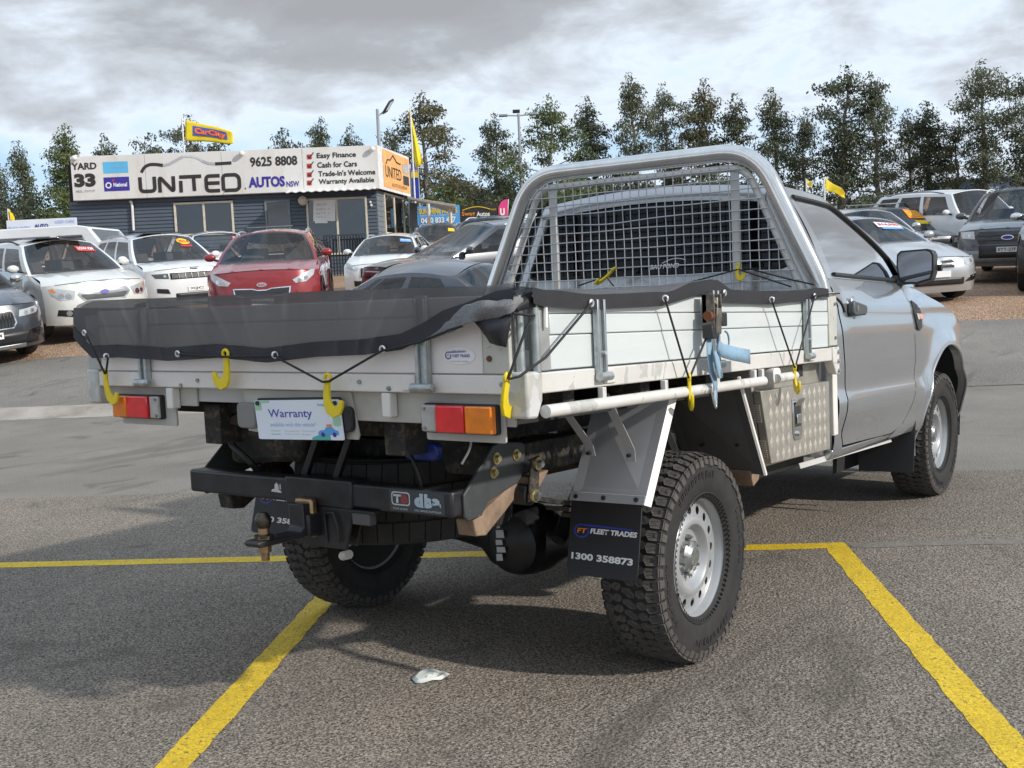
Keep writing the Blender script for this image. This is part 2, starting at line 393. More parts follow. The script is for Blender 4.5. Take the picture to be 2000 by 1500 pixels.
plain('wheel_silver', (.44, .45, .46), .34, .45, var=.05); plain('hub_metal', (.33, .34, .34), .38, .8, var=.3, scale=50); plain('drum', (.05, .04, .035), .7, .3, var=.4, scale=20)
t = NT('truck_silver'); fl = t.noise(700, 1, .5); n = t.noise(3, 4, .6)
t.set(color=t.ramp(n, [(.3, (.40, .415, .435)), (.7, (.44, .455, .475))]), metal=.72, rough=.25, coat=1.0, coat_rough=.03)
def m_glass(name, tint, dark, refl=1.2, base=.02):
    t = NT(name); t.set(color=tint, rough=.3, spec=0.0, ior=1.5)
    tr = t.n.new('ShaderNodeBsdfTransparent'); tr.inputs[0].default_value = (*[1-dark*.6]*2, 1-dark*.52, 1)
    gl = t.n.new('ShaderNodeBsdfGlossy'); gl.inputs['Roughness'].default_value = .02
    fr = t.n.new('ShaderNodeFresnel'); fr.inputs[0].default_value = 1.65
    m1 = t.n.new('ShaderNodeMixShader'); m1.inputs[0].default_value = dark
    t.l.new(tr.outputs[0], m1.inputs[1]); t.l.new(t.b.outputs[0], m1.inputs[2])
    m2 = t.n.new('ShaderNodeMixShader'); f2 = t.math('ADD', t.math('MULTIPLY', fr.outputs[0], refl), base, True)
    t.l.new(f2, m2.inputs[0]); t.l.new(m1.outputs[0], m2.inputs[1]); t.l.new(gl.outputs[0], m2.inputs[2]); t.l.new(m2.outputs[0], t.out.inputs[0])
    return t.m
m_glass('glass_clear', (.008, .010, .011), .14, .9); m_glass('glass_tint', (.003, .003, .004), .80, .28, .004)
plain('mirror_glass', (.30, .32, .35), .03, 1.0, var=.02); plain('black_plastic', (.018, .018, .02), .45, var=.2, bump=.08, bscale=200); plain('handle_grey', (.075, .08, .085), .45)
plain('black_gloss', (.010, .010, .012), .12, coat=.6); plain('interior', (.035, .035, .038), .8, var=.2); plain('seat', (.085, .083, .083), .85, var=.25)
def m_lens(name, col, rough=.12):
    t = NT(name); x = t.coords(); st_ = t.math('FRACT', t.math('MULTIPLY', x[0], 90.0)); n = t.noise(25, 3)
    t.set(color=t.ramp(n, [(.3, tuple(c*.75 for c in col)), (.7, col)]), rough=rough, coat=.8, spec=.6); t.bump(t.ramp(st_, [(0, 0), (.5, 1), (1, 0)]), .25, .002); return t.m
m_lens('lens_red', (.85, .018, .028)); m_lens('lens_amber', (.95, .25, .008)); m_lens('lens_clear', (.50, .49, .48))
t = NT('checker_plate'); n = t.noise(20, 5, .65); t.set(color=t.ramp(n, [(.3, (.36, .34, .30)), (.7, (.50, .47, .42))]), metal=.55, rough=.42); t.bump(t.noise(140, 3), .2, .001)
plain('checker_diamond', (.66, .61, .53), .36, .5, var=.1); plain('chrome', (.78, .78, .78), .08, 1.0, var=.02)
# print colours
for nm, cc in dict(ink_black=(.03,.025,.022), ink_white=(.82,.82,.82), ink_blue=(.02,.03,.25), ink_navy=(.045,.03,.30), ink_red=(.55,.03,.03), ink_yellow=(.80,.55,.02), ink_cyan=(.11,.46,.75), ink_teal=(.10,.42,.38),
                   ink_mint=(.36,.62,.45), ink_paleblue=(.36,.50,.80), ink_skyblue=(.10,.36,.75), ink_orange=(.80,.27,.04), ink_pink=(.72,.05,.22), ink_grey=(.42,.43,.45), ink_purple=(.10,.10,.42), plate_white=(.74,.79,.88), ink_lime=(.20,.75,.20), ink_flameorange=(.85,.25,.02), ink_brown=(.35,.13,.04)).items():
    plain(nm, cc, .45, var=.05, scale=2)

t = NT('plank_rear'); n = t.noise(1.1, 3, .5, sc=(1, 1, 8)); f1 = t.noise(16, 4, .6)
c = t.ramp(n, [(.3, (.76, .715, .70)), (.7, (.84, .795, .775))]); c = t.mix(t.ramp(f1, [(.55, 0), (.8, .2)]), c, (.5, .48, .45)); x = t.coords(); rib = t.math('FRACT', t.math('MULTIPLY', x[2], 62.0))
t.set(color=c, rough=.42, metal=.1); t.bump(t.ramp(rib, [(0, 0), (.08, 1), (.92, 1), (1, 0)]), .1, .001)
plain('skirt_grey', (.46, .45, .42), .55, var=.12, scale=9); plain('plate_lamp_lens', (.20, .20, .20), .3, coat=.5); plain('ink_blue_bright', (.03, .05, .38), .45, var=.05)

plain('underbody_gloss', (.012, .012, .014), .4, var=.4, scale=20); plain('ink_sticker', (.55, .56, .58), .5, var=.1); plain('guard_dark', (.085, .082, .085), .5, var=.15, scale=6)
plain('ink_darkgrey', (.05, .055, .065), .45); plain('ink_silver', (.55, .56, .58), .4); plain('ink_maroon', (.30, .05, .06), .45); plain('ink_silverblue', (.42, .52, .60), .4)
plain('rust_dark', (.04, .026, .02), .8, var=.5, scale=20, bump=.2); plain('blue_box', (.012, .03, .20), .45)
t = NT('black_steel_specked'); n = t.noise(14, 4, .6); sp = t.ramp(t.voro(45, 'F1', 'Distance'), [(.055, 1), (.10, 0)]); big = t.ramp(t.noise(9, 4, .6), [(.48, 0), (.6, 1)])
c = t.mix(t.math('MULTIPLY', t.math('MULTIPLY', sp, big), .85), t.ramp(n, [(.3, (.042, .046, .048)), (.7, (.06, .064, .066))]), (.30, .32, .28)); t.set(color=c, rough=.5)

m_glass('glass_side', (.04, .045, .05), .55, 2.9); plain('belt_brown', (.30, .09, .04), .8); plain('shade_fold', (.06, .06, .066), .85)
t = NT('shade_cloth_sunlit'); x = t.coords(); w_ = t.voro(520); t.set(color=t.ramp(w_, [(.1, (.34, .34, .345)), (.6, (.13, .13, .135))]), rough=.8); t.bump(t.noise(40, 3), .15, .003)  # sunlit grey of the slack corner is put into this lighter cloth colour

plain('sipe', (.012, .012, .012), .9)

t = NT('post_paint'); n = t.noise(5, 4, .6); ch = t.noise(11, 5, .5, 1.0); dirt = t.noise(30, 4, .7)
chip = t.ramp(ch, [(.50, 0), (.505, 1)]); c = t.mix(chip, t.ramp(n, [(.3, (.50, .50, .505)), (.7, (.60, .595, .59))]), t.ramp(dirt, [(.3, (.40, .40, .37)), (.7, (.52, .515, .48))])); t.set(color=c, rough=.45); t.bump(chip, -.25, .002)
# ------------------------------------------------------------------ the setting: road, kerb, driveway, gravel yard
mb = MB(); mb.grid(lambda s, t: st(s, t, 0), [-320, -60, -20, 0, 20, 60, 320], [-220, -40, -10, 0, 8.56])
tag(mb.build('road', MATS['asphalt'], smooth=0), kind='structure')
ts = [8.5, 8.8, 9.1] + [9.1+i*.3 for i in range(1, 20)] + [15.5, 18, 22, 28, 38]
mb = MB(); mb.grid(lambda s, t: st(s, t, terrain_t(t)-(.006 if t > 9.2 else .03)), [-200, -60, -30, -20, -10, 0, 10, 20, 30, 60, 200], ts)
tag(mb.build('yard_gravel', MATS['gravel'], smooth=60), kind='structure')
mb = MB(); mb.grid(lambda s, t: st(s, t, terrain_t(t)-.01), [-1500, -200, -60, 0, 60, 200, 1500], [38, 50, 60, 75, 90, 300, 1800])
tag(mb.build('ground', MATS['dirt_grass'], smooth=60), kind='structure')
# coarser, darker surfacing of the parking strip
mb = MB(); ss = [-320, -60] + [-30+i*.25 for i in range(241)] + [60, 320]
mb.grid(lambda s, t: st(s, t+(.05*noise.noise(Vector((s*1.5, 0, 0))) if t > 3 else 0), .0025), ss, [-60, -10, 0, 3.12])
tag(mb.build('parking_strip', MATS['asphalt_coarse'], smooth=0), kind='structure')
# asphalt driveway apron laid over the gravel, ragged far edge, flaring towards the left
edge = lambda s: interp(s, [(-60, 10.2), (-14.5, 10.3), (-12.6, 10.75), (-10.6, 11.7), (-8.2, 12.7), (-4, 12.9), (6, 12.6), (16, 12.4), (60, 12.4)]) + .10*noise.noise(Vector((s*1.7, 3, 0))) + .05*noise.noise(Vector((s*6, 1, 0)))
ss = [-60, -40, -25] + [-18+i*.18 for i in range(220)] + [25, 40, 60]
mb = MB(); mb.grid(lambda s, k: (lambda t: st(s, t, terrain_t(t)+.006*min(1, (1-k)*20)))(lerp(8.98 if s < 2.3 else 8.40, edge(s), k)), ss, [i/14 for i in range(15)])
tag(mb.build('driveway', MATS['asphalt_drive'], smooth=60), kind='structure')
# concrete layback kerb and gutter, cast in lengths with joints
prof = [(8.50, .004), (8.56, .012), (8.70, .006), (8.76, .03), (8.82, .075), (8.90, .098), (9.02, .104), (9.06, .104), (9.06, -.05), (8.50, -.05)]
kerb = empty('kerb', st(0, 8.8, 0)); kerb['kind'] = 'structure'
kme = None
for i in range(-17, 1):
    s0 = i*2.4
    if kme is None:
        mb = MB(); q = [E2*a+Vector((0, 0, b)) for a, b in prof]
        mb.slab(q, E1*2.388); kme = mb.mesh('kerb_length', MATS['concrete'], 40)
    o = bpy.data.objects.new('kerb_length', kme); COL.objects.link(o); o.parent = kerb; o.location = E1*s0 - E2*8.8
# painted bay lines: each line a thin sheet on the road
def line(name, mat, s0, s1, t0, t1, n=60, rag=.004):
    along = abs(t1-t0) > abs(s1-s0); mb = MB()
    def fn(a, b):
        s, t = (lerp(s0, s1, b), lerp(t0, t1, a)) if along else (lerp(s0, s1, a), lerp(t0, t1, b))
        k = rag*noise.noise(Vector((s*14, t*14, b*9)))*2.2 if b in (0, 1) else 0
        return st(s+(k if along else 0), t+(0 if along else k), .004)
    mb.grid(fn, linspace(0, 1, n), [0, .5, 1])
    return tag(mb.build(name, MATS[mat], smooth=0, normals=False), kind='structure')
line('bay_line', 'line_yellow', -.85, -.745, -6.0, 1.095, 160)
line('bay_line', 'line_yellow', 1.475, 1.585, -6.0, 1.095, 160)
line('bay_cross_line', 'line_yellow', -8.0, 1.585, 1.096, 1.21, 200)
line('faded_line', 'line_faded', 1.60, 14, 1.10, 1.20, 120, .01)
# a wrung scrap of white plastic film on the asphalt
mb = MB(); P0 = Vector((.145, -.595, 0))
outl = [(805,1330),(815,1318),(832,1312),(852,1313),(868,1316),(879,1322),(862,1331),(845,1334),(825,1337),(812,1337)]
o3 = [hit(u, v, Vector((0,0,0)), Vector((0,0,1))) for u, v in outl]; c3 = sum(o3, Vector())/len(o3)
ring = lambda k, h: [c3.lerp(p, k)+Vector((0, 0, h+.010*noise.noise(p*40+Vector((k*9, 0, 0))))) for p in o3]
rs = [ring(1, .007), ring(.8, .013), ring(.5, .010), ring(.25, .016)]; n = len(outl)
mb.v = [p for r in rs for p in r]+[c3+Vector((0, 0, .014))]
for a in range(3):
    for i in range(n): mb.f.append([a*n+i, a*n+(i+1) % n, (a+1)*n+(i+1) % n, (a+1)*n+i])
for i in range(n): mb.f.append([3*n+i, 3*n+(i+1) % n, 4*n])
plain('film', (.66, .69, .66), .35, var=.1, scale=40)
tag(mb.build('plastic_scrap', MATS['film'], smooth=25, solid=.0015), 'crumpled scrap of white plastic film lying on the asphalt', 'litter')
# ------------------------------------------------------------------ the truck: tray
ute = empty('pickup_truck', (0, 0, 0), 0, 'silver single-cab pickup with white aluminium drop-side tray, parked across the yellow bay lines', 'pickup truck')
TW, YR, YF, ZS, ZB, ZT = .938, -1.09, 1.306, 1.048, .993, 1.252
def UB(mb, name, mat, parent=None, **k):
    k.setdefault('rake', True); return mb.build(name, MATS[mat], parent or ute, **k)
tray = UB(MB().box(-.895, .895, -1.045, 1.24, 1.012, 1.046), 'tray_floor', 'plank_edge')
for s in (1, -1):
    b = MB(); x0, x1 = sorted((s*.898, s*TW)); b.box(x0, x1, -1.028, 1.222, ZB, ZS)
    UB(b, 'side_rail', 'tray_paint', bevel=.004)
b = MB().box(-.874, .874, YR, -1.048, ZB, ZS-.004); rr_ = UB(b, 'rear_rail', 'rail_paint_plain', bevel=.004)
for x, z in ((-.345, 1.018), (.36, 1.021), (-.43, 1.001), (.47, 1.004), (.86, 1.02)):
    UB(MB().cyl((x, YR+.002, z), (x, YR-.006, z), .0075, .006, 10), 'rivet', 'hub_metal', rr_)
# folded corner posts
for s in (1, -1):
    b = MB(); x0, x1 = sorted((s*.876, s*(TW+.002)))
    b.prism([(-1.093, 1.052), (-1.093, .931), (-1.046, .929), (-1.02, .975), (-1.014, 1.052)], 'x', x0, x1)
    UB(b, 'corner_post', 'post_paint', bevel=.008)
    b = MB(); b.prism([(1.225, 1.051), (1.225, .99), (1.262, .935), (1.306, .929), (1.306, 1.051)], 'x', min(s*.9, s*(TW+.004)), max(s*.9, s*(TW+.004)))
    q = UB(b, 'front_bracket', 'tray_paint', bevel=.004)
    for z in (1.03, .99, .948): UB(MB().cyl((s*TW, 1.287, z), (s*(TW+.014), 1.287, z), .010, .009, 8), 'bolt', 'galvanised', q)
# drop sides: three extruded planks each
for s in (1, -1):
    x0, x1 = sorted((s*.900, s*.931)); y0 = -.965
    ds = UB(MB().box(min(s*.905, s*.921), max(s*.905, s*.921), y0, 1.195, ZS+.006, ZT-.004), 'drop_side', 'plank_edge')
    for z0, z1, d in ((ZS+.005, 1.144, 0), (1.1465, 1.2005, .002), (1.2035, ZT, 0)):
        UB(MB().box(x0+(0 if s > 0 else -d), x1+(d if s > 0 else 0), y0, 1.195, z0, z1), 'plank', 'plank', ds, bevel=.003)
    q = UB(MB().box(min(s*.898, s*.935), max(s*.898, s*.935), -1.018, -.968, ZS+.004, ZT-.018), 'end_plate', 'plank_edge', ds, bevel=.003)
    q = UB(MB().box(min(s*.898, s*.936), max(s*.898, s*.936), 1.199, 1.30, ZS+.008, 1.281), 'end_plate', 'end_plate', ds, bevel=.004)
    for z in (1.09, 1.235): UB(MB().cyl((s*.934, 1.27, z), (s*.942, 1.27, z), .008, .007, 8), 'bolt', 'hub_metal', q)
    for i, yy in enumerate((-.728, .035, .912)):         # latches
        top = (1.250, 1.285, 1.262)[i]; lt = MB()
        lt.box(min(s*.936, s*.946), max(s*.936, s*.946), yy-.021, yy+.021, 1.03, top)
        for e in (-.019, .016): lt.box(min(s*.946, s*.955), max(s*.946, s*.955), yy+e-.004, yy+e+.007, 1.03, top-.01)
        L_ = UB(lt, 'latch', 'galvanised', ds, bevel=.0015)
        UB(MB().cyl((s*.955, yy-.026, 1.024), (s*.955, yy+.036, 1.024), .0125, n=14), 'hinge_barrel', 'galvanised', L_)
        UB(MB().cyl((s*.948, yy+.004, 1.09), (s*.962, yy+.004, 1.09), .006, n=8), 'bolt', 'eyelet', L_)
        UB(MB().box(min(s*TW, s*.944), max(s*TW, s*.944), yy+.02, yy+.085, 1.002, 1.043), 'hinge_pad', 'tray_paint', L_, bevel=.002)
tg = UB(MB().box(-.856, .80, -1.082, -1.066, ZS+.002, ZT-.004), 'tailgate', 'plank_edge')
for z0, z1, d in ((ZS-.001, 1.199, 0), (1.2025, ZT, .002)):
    UB(MB().box(-.86, .798, YR+.004-d, -1.060, z0, z1), 'plank', 'plank_rear', tg, bevel=.003)
q = UB(MB().box(.801, .886, YR+.001, -1.06, ZS-.001, ZT-.012), 'end_plate', 'end_plate', tg, bevel=.003)
UB(MB().cyl((.822, YR+.002, 1.087), (.822, YR-.004, 1.087), .009, .007, 10), 'rivet', 'rust', q)
UB(MB().box(-.93, -.863, YR+.001, -1.06, ZS+.001, ZT-.012), 'end_plate', 'plank_edge', tg, bevel=.003)
for xx in (-.600, .607):
    lt = MB().box(xx-.021, xx+.021, -1.103, -1.092, 1.01, 1.258)
    for e in (-.020, .009): lt.box(xx+e, xx+e+.011, -1.112, -1.103, 1.01, 1.25)
    L_ = UB(lt, 'latch', 'galvanised', tg, bevel=.0015)
    UB(MB().cyl((xx-.035, -1.113, 1.008), (xx+.038, -1.113, 1.008), .0135, n=14), 'hinge_barrel', 'galvanised', L_)
    UB(MB().cyl((xx+.025, -1.12, 1.008), (xx+.045, -1.12, 1.008), .008, n=8), 'bolt', 'hub_metal', L_)
    UB(MB().box(xx-.085, xx-.037, -1.0965, YR, 1.0, 1.042), 'hinge_pad', 'rail_paint_plain', L_, bevel=.002)
# round steel corner pins and short white rope posts at the rear right corner
b = MB(); b.cyl((.902, -1.062, 1.05), (.902, -1.062, 1.25), .0125, n=14); UB(b, 'corner_pin', 'galvanised')
b = MB(); b.cyl((.930, -1.03, 1.05), (.930, -1.03, 1.25), .0115, n=14); UB(b, 'corner_pin', 'galvanised')
b = MB().cyl((.88, -1.105, 1.19), (.876, -1.10, 1.262), .006, n=8); UB(b, 'rope_post', 'ink_white')
b = MB().cyl((.944, -1.0, 1.165), (.942, -.995, 1.235), .006, n=8); UB(b, 'rope_post', 'ink_white')
# rope rails under the sides
for s in (1, -1):
    rail = UB(MB().tube([(s*.951, -1.03, .947), (s*.951, .43, .949)], .0175, 16), 'rope_rail', 'tray_paint')
    for yy in (-.73, -.35, .032, .35, .42):
        UB(MB().box(min(s*.938, s*.956), max(s*.938, s*.956), yy-.010, yy+.010, .95, .9935), 'rail_bracket', 'tray_paint', rail, bevel=.002)
    r2 = UB(MB().tube([(s*.951, .56, .951), (s*.951, .75, .953)], .0175, 16), 'rope_rail', 'tray_paint')
    UB(MB().prism(rrect(.545, .62, .931, .99, .02, 4), 'x', min(s*.905, s*.945), max(s*.905, s*.945)), 'rail_bracket', 'rail_paint_plain', r2, bevel=.002)
# cross members and dark underside
for yy in (-.80, -.35, .12, .58, 1.0): UB(MB().box(-.88, .88, yy-.03, yy+.03, .935, 1.011), 'cross_member', 'chassis', bevel=.003)
UB(MB().box(-.872, .872, -1.046, -1.01, .945, 1.010), 'rear_channel', 'guard_grey', bevel=.003)
for s in (1, -1): UB(MB().box(min(s*.36, s*.44), max(s*.36, s*.44), -1.0, 1.25, .80, .934), 'tray_runner', 'chassis', bevel=.004)
for x0, x1, z0 in ((.27, .872, .905), (-.872, -.40, .93)): UB(MB().box(x0, x1, -1.056, -1.046, z0, .992), 'rear_skirt', 'skirt_grey', bevel=.003)
for x in (-.495, .455): UB(MB().box(x-.016, x+.016, -1.092, -1.058, .922, .991), 'stub_tube', 'rail_paint_plain', bevel=.004)
# tail lights on their plates
def tail_light(x0, x1, amber_left):
    p = UB(MB().prism(rrect(x0, x1, .862, .968, .006, 2), 'y', -1.066, -1.058), 'light_plate', 'skirt_grey', bevel=.001)
    a, b_ = (x0+.004, x1-.052) if amber_left else (x0+.008, x1-.012); z0, z1 = .884, .966
    p2 = UB(MB().prism(rrect(a, b_, z0, z1, .008, 3), 'y', -1.084, -1.066), 'light_base', 'black_plastic', p, bevel=.002)
    w = b_-a; segs = ([('lens_amber', .0, .32), ('lens_red', .33, .80), ('lens_clear', .81, 1.0)] if amber_left else [('lens_clear', 0, .215), ('lens_red', .225, .62), ('lens_amber', .63, 1.0)])
    for nm, k0, k1 in segs:
        q = UB(MB().prism(rrect(a+w*k0+.001, a+w*k1-.001, z0+.004, z1-.004, .005, 3), 'y', -1.108 if nm != 'lens_clear' else -1.100, -1.084), 'lens', nm, p, bevel=.005)
        for zz in ((z0+.014, z1-.014) if nm == 'lens_clear' else ()): UB(MB().cyl((a+w*(k0+.06 if not amber_left else k1-.03), -1.105, zz), (a+w*(k0+.06 if not amber_left else k1-.03), -1.099, zz), .005, n=8), 'screw', 'hub_metal', q)
tail_light(-.79, -.497, True); tail_light(.578, .846, False)
# number plate bracket, lamp, and the printed plate
pb = UB(MB().prism([(-.165, .99), (.298, .99), (.322, .862), (.316, .850), (-.02, .85), (-.15, .86)], 'y', -1.064, -1.058), 'plate_bracket', 'skirt_grey', bevel=.001)
UB(MB().prism(rrect(.268, .312, .872, .948, .018, 4), 'y', -1.082, -1.064), 'plate_lamp', 'black_plastic', pb, bevel=.004)
UB(MB().prism(rrect(-.185, -.10, .868, .95, .018, 4), 'y', -1.079, -1.06), 'plate_lamp', 'plate_lamp_lens', pb, bevel=.006)
YP = -1.086
O_, X_, Z_ = Vector((-.079, YP, .838)), Vector((.363, 0, .011)), Vector((-.012, 0, .120))
def PL(u, v, d=0): return O_+X_*u+Z_*v+Vector((0, -d, 0))
def plate_poly(name, pts, mat, parent, d):
    b = MB(); b.v = [PL(u, v, d) for u, v in pts]; b.f = [list(range(len(pts)))]; return UB(b, name, mat, parent, smooth=0, normals=False)
rc = rrect(0, 1, 0, 1, .03, 4)
plate = UB(MB().slab([PL(u, v, -.0025) for u, v in rc], (0, -.003, 0)), 'number_plate', 'plate_white', bevel=.0006)
UB(MB().slab([PL(u, v, -.006) for u, v in rrect(.03, 1.01, -.01, 1.06, .03, 4)], (0, -.002, 0)), 'plate_backing', 'black_plastic', plate)
xd, zd = X_.normalized(), Z_.normalized()
def ptext(s, u, v, w, h, mat, bold=0.0): return text('lettering', s, MATS[mat], plate, PL(u, v, .0012), X_, Z_, X_.length*w, Z_.length*h, bold, rake=True)
ptext('Warranty', .155, .50, .52, .27, 'ink_purple', .012)
ptext('available with this vehicle*', .165, .33, .54, .11, 'ink_paleblue')
ptext('Integrity', .75, .82, .16, .09, 'ink_teal', .01)
for i, (a, w_) in enumerate(((.165, .11), (.33, .17), (.53, .16))):
    ptext(('Claims paid', 'Personalised care', 'Help & assistance')[i], a, .20, w_, .035, ('ink_teal', 'ink_grey', 'ink_grey')[i]); ptext(('Nationwide', 'Flexible policies', 'No excess')[i], a, .12, w_*(1, 1, .6)[i], .035, ('ink_teal', 'ink_grey', 'ink_grey')[i])
plate_poly('print_corner', rrect(.0, .085, .74, .985, .02, 2), 'ink_mint', plate, .0008); plate_poly('print_tab', rrect(.075, .19, .93, .99, .02, 2), 'ink_mint', plate, .0009)
plate_poly('print_leaf', rrect(.90, .985, .34, .60, .03, 3), 'ink_mint', plate, .0008); plate_poly('print_hill', [(.64, .0)]+[(.64+.21*i/8, .15*math.sin(math.pi*(.12+.5*i/8))) for i in range(9)]+[(.85, 0)], 'ink_teal', plate, .0008)
plate_poly('print_car', [(.72, .13), (.72, .2), (.745, .24), (.79, .25), (.815, .32), (.88, .325), (.915, .25), (.945, .23), (.95, .13)], 'ink_skyblue', plate, .0012)
for u in (.77, .90): plate_poly('print_wheel', [(u+.022*math.cos(a*.5236), .135+.06*math.sin(a*.5236)) for a in range(12)], 'ink_navy', plate, .0016)
plate_poly('print_load', rrect(.82, .88, .33, .39, .01, 2), 'ink_orange', plate, .0014)
for u, v in ((.045, .93), (.95, .91)): UB(MB().cyl(PL(u, v, 0), PL(u, v, .006), .007, n=10), 'screw', 'black_plastic', plate)
# oval maker's sticker on the tailgate
def sticker_disc(name, c, rx, rz, y, mat, parent, n=32):
    b = MB(); b.v = [Vector((c[0]+rx*math.cos(2*math.pi*i/n), y, c[1]+rz*math.sin(2*math.pi*i/n))) for i in range(n)]; b.f = [list(range(n))]; return UB(b, name, mat, parent, smooth=0, normals=False)
sc = (.722, 1.095)
stk = sticker_disc('maker_sticker', sc, .053, .0225, YR+.0025, 'ink_white', tg)
text('lettering', 'FLEET TRADES', MATS['ink_purple'], tg, (sc[0]-.022, YR+.001, sc[1]-.004), (1,0,0), (0,0,1), .058, .008, .02, rake=True, shear=.15)
text('lettering', '1300 358 873', MATS['ink_grey'], tg, (sc[0]-.025, YR+.001, sc[1]+.011), (1,0,0), (0,0,1), .05, .005, .01, rake=True)
text('lettering', 'CUT & TRAY BODIES', MATS['ink_grey'], tg, (sc[0]-.03, YR+.001, sc[1]-.017), (1,0,0), (0,0,1), .06, .004, .01, rake=True)
def logo(c, y, r, parent, rake=True):      # blue comma-shaped ring with a tail line, red initials inside
    b = MB(); n = 22
    o = [(c[0]+r*math.cos(R_(a)), y, c[1]+r*math.sin(R_(a))) for a in linspace(75, 380, n)]; i_ = [(c[0]+r*.74*math.cos(R_(a)), y, c[1]+r*.74*math.sin(R_(a))) for a in linspace(75, 380, n)]
    b.add(o+i_, [(k, k+1, n+k+1, n+k) for k in range(n-1)])
    b.add([(c[0]-.1*r, y, c[1]+r), (c[0]+5.6*r, y, c[1]+r*.98), (c[0]+5.6*r, y, c[1]+r*.82), (c[0]+.2*r, y, c[1]+r*.70)], [(0, 1, 2, 3)])
    UB(b, 'logo_ring', 'ink_blue_bright', parent, smooth=0, normals=False, rake=rake)
    text('lettering', 'FT', MATS['ink_flameorange'], parent, (c[0]-r*.42, y-.0005, c[1]-r*.34), (1,0,0), (0,0,1), r*.84, r*.68, .03, rake=rake, shear=.12)
logo((sc[0]-.037, sc[1]+.001), YR+.001, .0105, tg)
# tool box under the tray, right hand side
tb = UB(MB().hexa([(.70,.525,.60),(.868,.60,.60),(.868,1.262,.60),(.70,1.262,.60),(.70,.50,.985),(.868,.50,.985),(.868,1.262,.985),(.70,1.262,.985)]), 'tool_box', 'checker_plate', bevel=.004)
lid = [(.872,.512,.905),(.872,.60,.618),(.872,1.268,.605),(.872,1.272,.902)]
ld = UB(MB().slab(lid, (.034, 0, 0)), 'tool_box_lid', 'checker_plate', tb, bevel=.003)
b = MB(); P = [Vector(q) for q in lid]
for r in range(5):
    for c_ in range(13):
        v = .12+.19*r; z = lerp(.90, .61, v); yl = lerp(.512, .60, v); y = .545+c_*.060+(.03 if r % 2 else 0)*0
        if y < yl+.03 or y > 1.25: continue
        if .80 < y < .935 and .665 < z < .875: continue
        b.add([(.9065, y-.0185, z), (.9065, y, z-.028), (.9065, y+.0185, z), (.9065, y, z+.028), (.9095, y, z)], [(0,1,4),(1,2,4),(2,3,4),(3,0,4)])
tag(UB(b, 'tread_diamonds', 'checker_diamond', ld, smooth=0), kind='stuff')
b = MB()                                         # raised bars on the box's rear cheek
for r in range(6):
    for k in range(4):
        z = .93-.055*r; x = .735+.05*(r % 2); b.bar((x+k*.009, .497+.02*r*.5-.0, z-.02), (x+.03+k*.009, .497+.02*r*.5, z+.012), .004, .003, (0, 1, 0))
for r in range(2):
    for k in range(8): b.bar((.876, .505+.05*r+.003*k-.002, .85-.14*r-.009*k), (.902, .505+.05*r+.003*k-.002, .85-.14*r-.009*k), .004, .003, (0, 1, 0))
tag(UB(b, 'tread_bars', 'checker_diamond', tb, smooth=0), kind='stuff')
lk = UB(MB().prism([(.825,.715),(.845,.685),(.905,.685),(.925,.715),(.925,.855),(.825,.855)], 'x', .9065, .9115), 'lock_plate', 'chrome', ld, bevel=.002)
UB(MB().prism([(.84,.74),(.91,.74),(.91,.84),(.84,.84)], 'x', .9116, .9122), 'lock_recess', 'black_gloss', lk)
UB(MB().hexa([(.912,.842,.822),(.912,.908,.822),(.930,.912,.850),(.930,.838,.850),(.912,.842,.828),(.912,.908,.828),(.930,.912,.856),(.930,.838,.856)]), 'lock_paddle', 'chrome', lk, bevel=.001)
UB(MB().box(.9123,.918,.855,.898,.752,.79), 'lock_paddle', 'chrome', lk, bevel=.003); UB(MB().cyl((.911,.875,.71),(.922,.875,.71),.012,n=14), 'lock_barrel', 'chrome', lk)
UB(MB().box(.88, .912, 1.305, 1.362, .66, .985), 'cab_side_post', 'guard_edge', bevel=.004)
